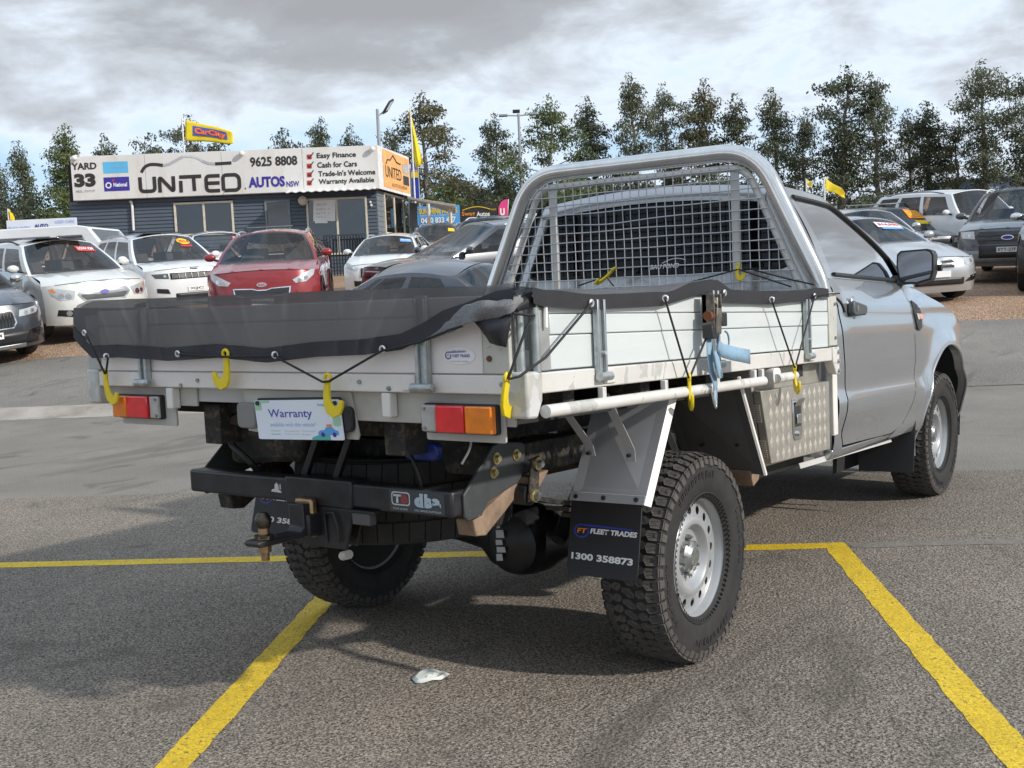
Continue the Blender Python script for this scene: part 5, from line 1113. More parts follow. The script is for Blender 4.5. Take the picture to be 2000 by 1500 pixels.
ribbon([(X-.012, -.07, 1.13), (X-.010, -.075, 1.06), (X-.005, -.07, 1.0), (X, -.06, .965), (X, -.062, .94)], [(0, .04, 0), (0, .042, 0), (0, .04, 0), (0, .03, 0), (0, .024, 0)], 'strap_down')
ribbon([(X+.004, -.035, 1.125), (X+.014, -.06, 1.09), (X+.022, -.045, 1.075), (X+.030, .03, 1.062), (X+.026, .10, 1.055), (X+.02, .185, 1.046)], [(0, .02, .03), (0, .025, .035), (0, .01, .046), (0, 0, .048), (0, 0, .048), (0, 0, .050)], 'strap_tail')
ribbon([(X+.012, -.075, 1.075), (X+.018, -.070, 1.02), (X+.014, -.050, .985), (X+.006, -.03, .99), (X-.002, -.028, 1.03)], [(0, .03, 0), (.0, .034, 0), (.0, .04, 0), (.0, .034, 0), (0, .02, 0)], 'strap_loop')
ribbon([(X+.002, -.066, .945), (X+.004, -.072, .90)], [(0, .024, 0), (0, .026, 0)], 'strap_end')
SB(MB().tube([(X, .03+.028*math.cos(a), 1.105+.032*math.sin(a)) for a in linspace(-2.6, 1.6, 14)], .0035, 6), 'cord_loop', 'webbing', smooth=60)
SB(MB().tube(fillet([(X, -.10, .955), (X+.006, -.090, .905), (X+.006, -.075, .885), (X+.004, -.068, .90), (X, -.068, .95)], .02), .0045, 8), 'strap_hook', 'chrome', smooth=60)
# ------------------------------------------------------------------ other cars in the yard
def paint(name, col, metal=.0, rough=.3):
    t = NT(name); n = t.noise(2.5, 4, .6); t.set(color=t.ramp(n, [(.3, tuple(c*.94 for c in col)), (.7, tuple(min(1, c*1.05) for c in col))]), metal=metal, rough=rough, coat=1.0, coat_rough=.04); return t.m
paint('paint_white', (.74, .75, .76)); paint('paint_pearl', (.70, .70, .67), .1); paint('paint_red', (.27, .018, .022), .25); paint('paint_grey', (.048, .054, .067), .3); paint('paint_slate', (.13, .145, .17), .45)
paint('paint_dark', (.030, .034, .042), .3); paint('paint_black', (.012, .012, .014), .1); paint('paint_silver', (.50, .515, .535), .5); paint('paint_gunmetal', (.11, .115, .125), .45)
for nm, cc in dict(lamp_glass=(.55,.57,.58), lamp_dark=(.10,.11,.12), alloy=(.42,.43,.45), alloy_dark=(.06,.06,.065), trim_grey=(.22,.225,.23)).items(): plain(nm, cc, .18 if 'lamp' in nm else .35, .4, coat=.5 if 'lamp' in nm else 0)
_wc = {}
def car_wheel(parent, x, y, r, w, alloy, steer=0):
    key = (round(r, 3), alloy)
    if key not in _wc:
        ri = r*.66; h = w/2
        ty = MB().lathe([(ri, -h*.8), (ri*1.08, -h*.95), (r*.90, -h), (r*.975, -h*.86), (r, -h*.6), (r, h*.6), (r*.975, h*.86), (r*.90, h), (ri*1.08, h*.95), (ri, h*.8)], n=40).mesh('tyre', MATS['tyre'], 40)
        b = MB().lathe([(ri*1.02, h*.82), (ri*.97, h*.86), (ri*.94, h*.70), (ri*.90, -h*.2)], n=40)
        for k in range(5):
            for d in (-.13, .13):
                a = 2*math.pi*k/5+d; v = Vector((0, math.sin(a), math.cos(a))); b.bar(v*ri*.18+Vector((h*.74, 0, 0)), v*ri*.96+Vector((h*.80, 0, 0)), ri*.12, h*.18, (1, 0, 0))
        b.lathe([(0, h*.80), (ri*.2, h*.78), (ri*.22, h*.55)], n=16); rm = b.mesh('rim', MATS[alloy], 40)
        dk = MB().lathe([(0, h*.25), (ri*.92, h*.25), (ri*.92, h*.1)], n=24).mesh('brake', MATS['underbody'], 40)
        _wc[key] = (ty, rm, dk)
    ty, rm, dk = _wc[key]
    o = bpy.data.objects.new('wheel', ty); COL.objects.link(o); o.parent = parent; o.location = (x, y, r); o.rotation_euler = (0, 0, (math.pi if x < 0 else 0)+steer)
    link('rim', rm, o); link('brake', dk, o); return o
def car(name, label, category, pos, heading, P, group=None):
    """P: dictionary of measures; the car is built facing +Y about its wheelbase centre, then turned"""
    g = lambda k, d=None: P.get(k, d)
    L, W, H, wb, fo, wr = P['L'], P['W']/2, P['H'], P['wb'], P['fo'], P['wr']
    pm, trim = P['paint'], g('trim', 'black_plastic')
    yf = wb/2+fo; yb = yf-L; yA, yB = wb/2, -wb/2
    z0 = g('z0', .22); zh = g('zh', .86); zc = g('zc', 1.04); yc = g('yc', yf-1.10); zb0, zb1 = g('belt', (1.02, 1.08))
    ywt = g('ywt', yc-.85); yre = g('yre', yb+.55); yrb = g('yrb', yb+.12); zrb = g('zrb', 1.05); wroof = g('wroof', W*.70); zr = H-g('crown', .06)
    ar = wr*1.14
    root = empty(name, pos, heading, label, category, group)
    def B(mb, nm, mat, parent=None, **k): return mb.build(nm, MATS[mat], parent or root, **k)
    cd = g('cd', .36)                                       # depth of the rounded front corner
    F = lambda x, z: yf-cd*min(1, abs(x)/W)**g('pw', 4.6)-g('rk', .10)*max(0, (z-.50)/(zh-.50))**2-.05*max(0, (.45-z)/.25)**2
    RB = lambda x, z: yb+.30*min(1, abs(x)/W)**4+.06*max(0, (z-.7)/.4)**2
    zhood = lambda x: zh-.05*(x/W)**2
    shell = MB()
    xs = [W*math.sin(t*math.pi/2) for t in linspace(-1, 1, 25)]
    shell.grid(lambda x, v: (x, F(x, lerp(z0, zhood(x), v)), lerp(z0, zhood(x), v)), xs, linspace(0, 1, 11))          # nose
    we = W-.055                                              # bonnet edge
    edge_f = lambda y: smooth((yf-cd-y)/(yf-cd-yc), [(0, zhood(W)), (1, zc-.03)]) if y > yc else zc-.03
    ysd = sorted(set([yf-cd, yc]+linspace(yA-ar, yA+ar, 17)+linspace(yB-ar, yB+ar, 17)+linspace(yb+.30, yf-cd, 40)), reverse=True)
    ysd = [y for y in ysd if yb+.30-1e-6 <= y <= yf-cd+1e-6]
    belt = lambda y: lerp(zb0, zb1, max(0, min(1, (yc-y)/(yc-yrb))))
    deck = g('deck')
    def ztop(y):
        if y >= yc: return edge_f(y)
        return lerp(zc-.03, belt(y), min(1, (yc-y)/.35)) if not (deck and y < yrb) else min(belt(y), deck)
    def zlo(y):
        for c in (yA, yB):
            d = abs(y-c)
            if d < ar: return max(z0+.03, wr+math.sqrt(ar*ar-d*d))
        return z0+.03
    def sx(z, v, y): 
        t = W-.035*max(0, (.55-z)/.35)**2-.05*v**6-.012*math.sin(max(0, min(1, (z-.55)/.35))*math.pi)
        for c in (yA, yB): t += .018*math.exp(-((math.hypot(y-c, z-wr)-ar)/.06)**2)
        return t
    vs_ = linspace(0, 1, 12)
    for s in (1, -1):
        shell.grid(lambda y, v: (s*sx(lerp(zlo(y), ztop(y), v), v, y), y, lerp(zlo(y), ztop(y), v)), ysd, vs_)
    shell.grid(lambda u, v: (lambda x: (x, lerp(F(x, zhood(x)), yc+.10*(1-u*u), v), lerp(zhood(x), zc-.03+.035*(1-u*u), 1-(1-v)**1.7)+.012*math.sin(v*3.1)*(1-u**4)+.014*math.exp(-((abs(u)-.52-.15*v)/.05)**2)*math.sin(v*3.14)**.5))(u*lerp(W, we, min(1, v*3))), linspace(-1, 1, 41), linspace(0, 1, 14))   # bonnet
    shell.grid(lambda x, v: (x, RB(x, lerp(z0+.05, (deck or zrb), v)), lerp(z0+.05, (deck or zrb), v)), xs, linspace(0, 1, 9))                                    # tail
    if deck: shell.grid(lambda u, v: (u*(W-.05), lerp(RB(u*W, deck), yrb, v), deck+.02*(1-u*u)), linspace(-1, 1, 11), linspace(0, 1, 6))
    # greenhouse: the side runs from the windscreen base to the rear glass base
    def sd(s, u, v):
        yb_, yt_ = lerp(yc-.02, yrb, u), lerp(ywt, yre, u); z_b = ztop(yb_)
        arch = g('arch', .03)*math.sin(math.pi*u)
        z = lerp(z_b, zr-.05-.02*abs(u-.45)+arch, v); x = lerp(W-.055, wroof, v)+.025*math.sin(math.pi*v); return Vector((s*x, lerp(yb_, yt_, v), z))
    wins = g('wins', [(.07, .36), (.40, .66), (.70, .92)])
    ub = sorted(set([0, 1]+[w for ab in wins for w in ab]+[lerp(a, b, .5) for a, b in wins])); vbk = [0, .07, .35, .62, .88, 1]
    inw = lambda u, v: any(a < u < b for a, b in wins) and .07 < v < .88
    for s in (1, -1):
        shell.grid(lambda u, v: sd(s, u, v), ub, vbk, lambda u, v: not inw(u, v))
        for a, b_ in wins:
            B(MB().grid(lambda u, v: sd(s, u, v), linspace(a, b_, 4), [.07, .35, .62, .88]), 'side_window', g('glass', 'glass_clear'), smooth=60)
    roofz = lambda u, v: (lambda p, q: p.lerp(q, (u+1)/2)+Vector((0, 0, (H-zr+.03)*(1-u*u))))(sd(-1, v, 1), sd(1, v, 1))
    shell.grid(roofz, linspace(-1, 1, 13), linspace(0, 1, 10))
    def scr(end, u, v):
        a, c = sd(-1, end, v), sd(1, end, v); k = 4*u*(1-u); return a.lerp(c, u)+Vector((0, (.11 if end == 0 else -.07)*k*(1-.5*v), (H-zr+.03)*k*v))
    fu = [0, .03, .065]+linspace(.14, .86, 8)+[.935, .97, 1]; fv = [0, .03, .10]+linspace(.22, .82, 5)+[.93, .97, 1]
    for end, nm in ((0, 'windscreen'), (1, 'rear_window')):
        m = lambda u, v: .065 < u < .935 and .10 < v < .93
        fm = lambda u, v: .03 < u < .97 and .03 < v < .97
        shell.grid(lambda u, v: scr(end, u, v), fu, fv, lambda u, v: not fm(u, v))
        B(MB().grid(lambda u, v: scr(end, u, v), fu, fv, lambda u, v: fm(u, v) and not m(u, v)), 'screen_border', 'black_gloss', smooth=60)
        B(MB().grid(lambda u, v: scr(end, u, v), fu, fv, m), nm, g('screen', 'glass_clear'), smooth=60)
    B(shell, 'body', pm, smooth=45, weld=.0015)
    # dark floor, wheel wells, interior
    B(MB().box(-W*.80, W*.80, yb+.35, yf-.45, z0+.02, z0+.10).box(-W*.70, W*.70, yb+.45, yf-.50, z0+.1, zh-.12), 'underbody', 'underbody')
    it = B(MB().box(-W*.80, W*.80, yc-.35, yc-.02, .75, zc-.02).box(-W*.8, W*.8, yrb+.1, yc-.4, .5, .6), 'interior', 'interior', bevel=.03)
    for yy in ([yc-1.15, yc-1.95] if yc-1.95 > yrb+.2 else [yc-1.15]):
        for x in (-W*.42, W*.42):
            sb = B(MB().hexa([(x-.24,yy-.1,.6),(x+.24,yy-.1,.6),(x+.24,yy+.12,.6),(x-.24,yy+.12,.6),(x-.2,yy-.2,zc+.18),(x+.2,yy-.2,zc+.18),(x+.2,yy-.1,zc+.18),(x-.2,yy-.1,zc+.18)]), 'seat', g('seats', 'seat'), it, bevel=.03)
            B(MB().box(x-.12, x+.12, yy-.2, yy-.11, zc+.21, min(H-.12, zc+.38)), 'head_rest', g('seats', 'seat'), sb, bevel=.03) if False else None
    # front: patches that follow the nose
    def patch(nm, mat, poly, off=.006, parent=None, n=1, **k):
        big = max(x for x, z in poly)-min(x for x, z in poly) > .12; q = 3 if big else 1
        pl = [(lerp(a[0], c[0], i/q), lerp(a[1], c[1], i/q)) for a, c in zip(poly, poly[1:]+poly[:1]) for i in range(q)]; m = len(pl)
        cx, cz = sum(p[0] for p in pl)/m, sum(p[1] for p in pl)/m; ks = (1, .66, .33) if big else (1,); b = MB()
        b.v = [Vector((x, F(x, z)-.02, z)) for x, z in pl]
        for kk in ks: b.v += [(lambda x, z: Vector((x, F(x, z)+off, z)))(lerp(cx, x, kk), lerp(cz, z, kk)) for x, z in pl]
        nr = len(ks)
        for r in range(nr): b.f += [[r*m+i, r*m+(i+1) % m, (r+1)*m+(i+1) % m, (r+1)*m+i] for i in range(m)]
        b.v.append(Vector((cx, F(cx, cz)+off, cz))); b.f += [[nr*m+i, nr*m+(i+1) % m, (nr+1)*m] for i in range(m)]; return B(b, nm, mat, parent, smooth=40, **k)
    def band(nm, mat, x0, x1, z0_, z1_, off=.006, parent=None, n=12, **k):     # quad strip between two heights, z may be a function of x
        f0 = z0_ if callable(z0_) else (lambda x: z0_); f1 = z1_ if callable(z1_) else (lambda x: z1_)
        b = MB().grid(lambda x, v: (x, F(x, lerp(f0(x), f1(x), v))+off, lerp(f0(x), f1(x), v)), linspace(x0, x1, n), [0, .33, .67, 1]); return B(b, nm, mat, parent, smooth=60, solid=.012, **k)
    B(MB().tube([(x, F(x, zhood(x))+.002, zhood(x)-.004) for x in linspace(-W*.82, W*.82, 19)], .006, 5), 'bonnet_gap', 'underbody')
    P['front'](patch, band, B, F, W, zh, root)
    for x, y in ((W-.115, yA), (-W+.115, yA), (W-.115, yB), (-W+.115, yB)): car_wheel(root, x, y, wr, g('tw', .22), g('alloy', 'alloy'))
    for s in (1, -1):
        if g('cladding'):
            for c in (yA, yB):
                b = MB(); b.grid(lambda a, k: (s*(sx(wr+ar*math.sin(R_(a)), .2, c+ar*math.cos(R_(a)))+.012), c+(ar+.06*k-.012)*math.cos(R_(a)), wr+(ar+.06*k-.012)*math.sin(R_(a))), linspace(-8, 188, 20), [0, 1]); B(b, 'arch_trim', trim, smooth=60, solid=.014)
            B(MB().box(min(s*(W-.05), s*(W+.004)), max(s*(W-.05), s*(W+.004)), yB+ar, yA-ar, z0, z0+.16), 'sill_trim', trim, bevel=.02)
        if g('rails'):
            rp = [sd(s, u, 1)+Vector((-s*.03, 0, .055 if 0 < i < 5 else .01)) for i, u in enumerate(linspace(g('rail_u', .10), .92, 6))]; B(MB().tube(fillet(rp, .12, 4), .017, 8), 'roof_rail', P['rails'], smooth=60)
        # door mirror on a stalk
        mp = sd(s, .075, .06)
        mr = B(MB().sphere(mp+Vector((s*.15, -.02, .085)), .1, 14, 8, (1.05, .62, .70)), 'door_mirror', g('mirror', pm), smooth=60); B(MB().bar(mp+Vector((s*.0, 0, .02)), mp+Vector((s*.09, -.01, .05)), .07, .035), 'mirror_stalk', trim, mr, bevel=.01)
        for k, (a, b_) in enumerate(wins[:2]):
            hp = Vector((s*(W+.006), lerp(yc, yrb, b_)+.14, lerp(zb0, zb1, .4)-.11)); B(MB().bar(hp, hp+Vector((0, .20, .006)), .028, .028), 'door_handle', g('handle', pm), bevel=.008)
            yy = lerp(yc, yrb, (b_+(wins[k+1][0] if k+1 < len(wins) else b_))/2); b = MB(); b.tube([(s*(sx(z, .5, yy)+.001), yy+.0*z, z) for z in linspace(max(z0+.18, zlo(yy)+.02), ztop(yy)-.05, 10)], .004, 4); B(b, 'door_gap', 'underbody', smooth=0)
    if g('rack'):
        for i in range(P['rack']): 
            p = sd(1, .25+.4*i, 1); B(MB().box(-wroof-.03, wroof+.03, p.y-.03, p.y+.03, H+.06, H+.095), 'roof_bar', 'trim_grey', bevel=.01)
    if g('snorkel_rack'):
        pass
    for kind, u0, u1, v0, v1, mats, body in g('stickers', []):   # windscreen stickers: patch on the glass, with its printing
        out = [scr(0, u, v)+Vector((0, .012, .008)) for u, v in ((u0, v0), (u1, v0), (u1, v1), (u0, v1))]
        if kind == 'oval': out = [scr(0, lerp(u0, u1, .5+.5*math.cos(a)), lerp(v0, v1, .5+.5*math.sin(a)))+Vector((0, .012, .008)) for a in linspace(0, 6.0, 18)]
        b = MB(); b.v = out; b.f = [list(range(len(out)))]; sk = B(b, 'price_sticker', mats[0], smooth=0, normals=False)
        if body:
            o = scr(0, lerp(u0, u1, .92), lerp(v0, v1, .25))+Vector((0, .017, .012)); x_ = scr(0, lerp(u0, u1, .08), lerp(v0, v1, .25))-scr(0, lerp(u0, u1, .92), lerp(v0, v1, .25)); y_ = scr(0, lerp(u0, u1, .92), lerp(v0, v1, .75))-scr(0, lerp(u0, u1, .92), lerp(v0, v1, .25))
            text('lettering', body, MATS[mats[1]], sk, o, x_, y_, x_.length, y_.length, .03)
    if g('paper', True):
        p0 = g('paper_u', .72); b = MB(); c = Vector((lerp(-W, W, p0), yc-.10, zc+.01)); b.obox(c, (.16, 0, 0), (0, .09, -.005), (0, 0, .002)); B(b, 'dash_paper', 'ink_white', it, smooth=0)
    P.get('extra', lambda **k: None)(root=root, B=B, sd=sd, scr=scr, F=F, W=W, H=H, yf=yf, yb=yb, yc=yc, zc=zc, zr=zr)
    return root
def plate_front(B, F, txt, z, x=0.0, w=.37, h=.10, off=.02):
    b = MB().box(x-w/2, x+w/2, F(x, z)+off-.006, F(x, z)+off, z-h/2, z+h/2); p = B(b, 'number_plate', 'ink_white', smooth=0)
    if txt: text('lettering', txt, MATS['ink_black'], p, (x+w*.42, F(x, z)+off+.002, z-h*.30), (-1, 0, 0), (0, 0, 1), w*.84, h*.6, .02)
# ---- fronts (x>0 is the car's right; mirrored with s)
def lamp_pair(patch, poly, mat='lamp_glass', inner=None, amber=None):
    for s in (1, -1):
        o = patch('headlight', mat, [(s*x, z) for x, z in poly], .006)
        if inner:
            for (cx, cz, r) in inner: patch('lamp_lens', 'chrome', [(s*(cx+r*math.cos(a)), cz+r*math.sin(a)) for a in linspace(0, 5.76, 12)], .012, o)
        if amber: patch('turn_lamp', 'lens_amber', [(s*x, z) for x, z in amber], .010, o)
def front_suv_kidney(patch, band, B, F, W, zh, root):
    band('lower_grille', 'black_plastic', -W*.80, W*.80, .30, .50, .006); band('skid', 'trim_grey', -W*.55, W*.55, .24, .31, .014)
    for s in (1, -1):
        k = patch('kidney_frame', 'chrome', [(s*.03, .56), (s*.36, .56), (s*.42, .64), (s*.40, .80), (s*.36, .84), (s*.05, .83), (s*.02, .78)], .016); q = patch('kidney', 'black_gloss', [(s*.05, .575), (s*.345, .575), (s*.395, .645), (s*.38, .79), (s*.35, .82), (s*.06, .81), (s*.04, .775)], .022, k)
        for i in range(6): patch('kidney_slat', 'black_plastic', [(s*(.08+i*.05), .59), (s*(.092+i*.05), .59), (s*(.092+i*.05), .80), (s*(.08+i*.05), .80)], .034, k)
        patch('air_intake', 'black_gloss', [(s*.52, .34), (s*.80, .38), (s*.84, .52), (s*.60, .50)], .012)
    lamp_pair(patch, [(.47, .72), (.80, .74), (.86, .80), (.80, .84), (.50, .82)], 'lamp_glass', [(.60, .77, .035), (.72, .785, .035)]); plate_front(B, F, 'DQL48M', .47)
def front_forester(patch, band, B, F, W, zh, root):
    band('lower_grille', 'black_plastic', -W*.55, W*.55, .28, .40, .006)
    fr = patch('grille_frame', 'chrome', [(-.40, .82), (-.46, .74), (-.36, .62), (.36, .62), (.46, .74), (.40, .82)], .010); patch('grille', 'black_plastic', [(-.37, .73), (-.41, .72), (-.33, .64), (.33, .64), (.41, .72), (.37, .73)], .016, fr)
    patch('grille_bar', 'chrome', [(-.43, .745), (-.41, .79), (.41, .79), (.43, .745), (.1, .715), (-.1, .715)], .024, fr); patch('badge', 'ink_navy', [(.075*math.cos(a), .757+.042*math.sin(a)) for a in linspace(0, 5.9, 18)], .034, fr)
    lamp_pair(patch, [(.48, .80), (.53, .665), (.72, .655), (.82, .74), (.845, .85), (.80, .87)], 'lamp_glass', [(.60, .72, .048), (.70, .73, .04)], [(.76, .80), (.80, .78), (.835, .84), (.79, .855)])
    for s in (1, -1): patch('fog_recess', 'black_plastic', [(s*.48, .36), (s*.78, .40), (s*.76, .50), (s*.52, .48)], .008); patch('fog_lamp', 'chrome', [(s*(.62+.045*math.cos(a)), .435+.045*math.sin(a)) for a in linspace(0, 5.76, 12)], .016)
def front_seven_slot(patch, band, B, F, W, zh, root):
    gr = band('grille', 'black_gloss', -.52, .52, .80, .93, .010)
    for i in range(7): x = -.42+i*.14; patch('slot', 'black_plastic', [(x-.055, .815), (x+.055, .815), (x+.055, .915), (x-.055, .915)], .024, gr); patch('slot_edge', 'trim_grey', [(x+.062, .812), (x+.07, .812), (x+.07, .918), (x+.062, .918)], .026, gr)
    lamp_pair(patch, [(.55, .81), (.80, .83), (.86, .92), (.56, .925)], 'lamp_dark', [(.63, .87, .03)]); band('lower_grille', 'black_plastic', -.45, .45, .36, .50, .006)
    for s in (1, -1): patch('fog_recess', 'black_plastic', [(s*.56, .50), (s*.80, .53), (s*.80, .62), (s*.60, .60)], .010)
    plate_front(B, F, 'XJC', .58)
    text('lettering', 'Jeep', MATS['ink_darkgrey'], root, (.09, F(0, .98)+.012, .975), (-1, 0, 0), (0, 0, 1), .18, .05, .03)
def front_tiger(patch, band, B, F, W, zh, root):
    fr = patch('grille_frame', 'chrome', [(-.47, .70), (-.45, .58), (-.30, .55), (.30, .55), (.45, .58), (.47, .70), (.15, .69), (.10, .665), (-.10, .665), (-.15, .69)], .010); patch('grille', 'black_gloss', [(-.45, .685), (-.43, .59), (-.29, .565), (.29, .565), (.43, .59), (.45, .685), (.16, .675), (.11, .65), (-.11, .65), (-.16, .675)], .018, fr)
    lamp_pair(patch, [(.50, .80), (.55, .745), (.72, .76), (.84, .86), (.86, .95), (.80, .95)], 'lamp_glass', [(.62, .785, .035), (.72, .82, .035)])
    patch('badge', 'chrome', [(.085*math.cos(a), .745+.038*math.sin(a)) for a in linspace(0, 5.9, 18)], .014); text('lettering', 'KIA', MATS['ink_red'], root, (.055, F(0, .745)+.018, .730), (-1, 0, 0), (0, 0, 1), .11, .03, .04)
    band('lower_grille', 'black_plastic', -.62, .62, .28, .42, .008); plate_front(B, F, '', .47)
def front_hatch(patch, band, B, F, W, zh, root):
    band('grille', 'black_gloss', -.42, .42, .48, .70, .010); lamp_pair(patch, [(.46, .70), (.52, .64), (.78, .70), (.84, .82), (.78, .84)], 'lamp_glass', [(.60, .71, .035)]); patch('badge', 'ink_maroon', [(-.07, .715), (.07, .715), (.07, .74), (-.07, .74)], .014); band('lower_grille', 'black_plastic', -.6, .6, .27, .40, .006)
def front_kidney_sedan(patch, band, B, F, W, zh, root):
    for s in (1, -1): k = patch('kidney_frame', 'chrome', [(s*.02, .56), (s*.26, .56), (s*.30, .66), (s*.24, .70), (s*.03, .69)], .010); patch('kidney', 'black_gloss', [(s*.035, .572), (s*.25, .572), (s*.285, .655), (s*.235, .685), (s*.045, .677)], .016, k)
    lamp_pair(patch, [(.36, .60), (.66, .60), (.84, .68), (.86, .73), (.66, .715), (.38, .69)], 'lamp_glass', [(.50, .645, .034), (.64, .66, .034)])
    band('lower_grille', 'black_plastic', -.45, .45, .29, .40, .008)
    for s in (1, -1): patch('air_intake', 'black_gloss', [(s*.48, .32), (s*.80, .34), (s*.82, .44), (s*.60, .42)], .008); patch('fog_lamp', 'chrome', [(s*(.72+.035*math.cos(a)), .385+.03*math.sin(a)) for a in linspace(0, 5.76, 12)], .016); patch('fog_trim', 'chrome', [(s*.80, .33), (s*.825, .34), (s*.835, .45), (s*.81, .44)], .014)
    plate_front(B, F, '', .47)
def front_pickup(patch, band, B, F, W, zh, root):
    gr = patch('grille', 'black_gloss', [(-.50, 1.00), (-.58, .90), (-.50, .76), (.50, .76), (.58, .90), (.50, 1.00)], .010)
    for z in (.83, .915): patch('grille_bar', 'alloy_dark', [(-.53, z), (.53, z), (.53, z+.03), (-.53, z+.03)], .028, gr)
    patch('badge', 'chrome', [(.11*math.cos(a), .885+.045*math.sin(a)) for a in linspace(0, 5.9, 18)], .036, gr); patch('badge_field', 'ink_navy', [(.095*math.cos(a), .885+.034*math.sin(a)) for a in linspace(0, 5.9, 18)], .040, gr)
    lamp_pair(patch, [(.58, .86), (.84, .88), (.87, 1.00), (.60, 1.01)], 'lamp_glass', [(.68, .93, .04)])
    band('bumper', 'trim_grey', -W*.97, W*.97, .42, .64, .02); band('lower_grille', 'black_plastic', -.50, .50, .50, .74, .026); plate_front(B, F, 'EYT-27F', .66, off=.036)
    for s in (1, -1): patch('fog_lamp', 'chrome', [(s*(.70+.045*math.cos(a)), .54+.045*math.sin(a)) for a in linspace(0, 5.76, 12)], .034)
def front_big_pickup(patch, band, B, F, W, zh, root):
    gr = patch('grille', 'black_gloss', [(-.52, 1.00), (-.60, .94), (-.42, .70), (.42, .70), (.60, .94), (.52, 1.00)], .012)
    for i in range(4): z = .78+.055*i; w = .48+.035*i; patch('grille_bar', 'chrome', [(-w, z), (w, z), (w, z+.022), (-w, z+.022)], .030, gr)
    lamp_pair(patch, [(.60, .90), (.66, .86), (.86, .92), (.89, 1.02), (.66, 1.0)], 'lamp_glass', [(.70, .93, .035)]); band('bumper', 'black_plastic', -W*.97, W*.97, .34, .66, .03)
    for s in (1, -1): patch('fog_lamp', 'chrome', [(s*(.74+.05*math.cos(a)), .60+.05*math.sin(a)) for a in linspace(0, 5.76, 12)], .044); patch('fog_trim', 'chrome', [(s*.62, .47), (s*.80, .49), (s*.82, .515), (s*.62, .50)], .044)
def front_plain(patch, band, B, F, W, zh, root):
    lamp_pair(patch, [(.50, zh-.18), (.80, zh-.16), (.85, zh-.04), (.55, zh-.06)], 'lamp_glass', [(.65, zh-.11, .035)]); band('grille', 'black_gloss', -.45, .45, zh-.20, zh-.08, .010); band('lower_grille', 'black_plastic', -.6, .6, .28, .45, .006)
SUV = dict(L=4.60, W=1.82, H=1.66, wb=2.66, fo=.93, wr=.355, z0=.24, zh=.93, zc=1.10, belt=(1.08, 1.14), zrb=1.12, crown=.06, cladding=True)
def spec(base, **k): d = dict(base); d.update(k); return d
yard = 'used cars for sale in the gravel yard'
# heading: degrees the car faces, measured from pointing straight back at the camera plane; positive turns its nose to the picture's right
def place(u, depth, turn, dz=0.0):
    p = at(u, 560, depth); p.z = 0; p.z = terrain(p)+dz
    base = math.atan2(-cF.y, -cF.x) - math.pi/2                # facing the camera: local +Y along -F
    return p, base + R_(turn)
def seat_on_slope(r, p, h):                                     # wheels follow the fall of the yard
    t_ = p.dot(E2); gr = (terrain_t(t_+1.3)-terrain_t(t_-1.3))/2.6; n = (Vector((0, 0, 1))-E2*gr).normalized()
    r.rotation_euler = (Vector((0, 0, 1)).rotation_difference(n) @ Quaternion((0, 0, 1), h)).to_euler()
def put(name, label, category, u, depth, turn, P, dz=0.0, **k):
    p, h = place(u, depth, turn, dz); r = car(name, label, category, p, h, P, yard); seat_on_slope(r, p, h); return r
R_ST, Y_ST = ('ink_red', 'ink_white'), ('ink_yellow', 'ink_red')
put('suv', 'dark grey SUV with twin black grilles, cut off by the left edge of the picture', 'car', -118, 18.4, 44, spec(SUV, L=4.70, W=1.89, H=1.68, wr=.37, paint='paint_grey', front=front_suv_kidney, rails='alloy', mirror='chrome'))
put('suv', 'pearl white SUV with black roof rails and a red price strip on its windscreen', 'car', 112, 20.6, 42, spec(SUV, H=1.70, paint='paint_pearl', front=front_forester, rails='black_plastic', cladding=False, zh=.95, stickers=[('rect', .12, .36, .62, .78, R_ST, 'LOW KM')], paper_u=.72, extra=lambda **k: k['B'](MB().box(-.42, .42, -.25, .45, k['H']-.012, k['H']+.012), 'sunroof', 'black_gloss', bevel=.004)), dz=.08)
put('suv', 'big white SUV with slotted black grille and a yellow oval on its windscreen', 'car', 312, 25.5, 36, spec(SUV, L=4.82, W=1.94, H=1.78, wb=2.915, fo=.93, wr=.385, zh=1.03, zc=1.16, belt=(1.13, 1.18), paint='paint_white', front=front_seven_slot, rails='alloy', alloy='alloy_dark', cladding=False, stickers=[('oval', .14, .34, .62, .84, Y_ST, '2014'), ('rect', .16, .32, .53, .60, R_ST, '')], extra=lambda **k: k['B'](MB().box(-.42, .42, -.2, .5, k['H']-.012, k['H']+.012), 'sunroof', 'black_gloss', bevel=.004)))
put('utility', 'white dual-cab pickup behind the red SUV, red price strip on its windscreen', 'car', 428, 33, 20, spec(SUV, L=5.2, W=1.88, H=1.78, wb=3.1, fo=.92, wr=.375, zh=1.06, zc=1.18, belt=(1.15, 1.17), yre=-1.35, yrb=-1.45, zrb=1.16, deck=1.12, paint='paint_white', front=front_plain, cladding=False, stickers=[('rect', .05, .22, .60, .80, R_ST, '$20,990')], wins=[(.08, .46), (.52, .90)]))
put('suv', 'red SUV with silver roof rails facing the camera in front of the office', 'car', 540, 20.4, 6, spec(SUV, L=4.48, W=1.855, H=1.635, wb=2.67, fo=.91, wr=.36, zh=.985, zc=1.10, paint='paint_red', front=front_tiger, rails='alloy', cladding=True, paper_u=.64, seats='seat'), dz=.10)
put('suv', 'dark SUV with a silver roof bar, half hidden behind the red SUV', 'car', 532, 34.5, 5, spec(SUV, H=1.74, paint='paint_dark', front=front_plain, rails='black_plastic', rack=2))
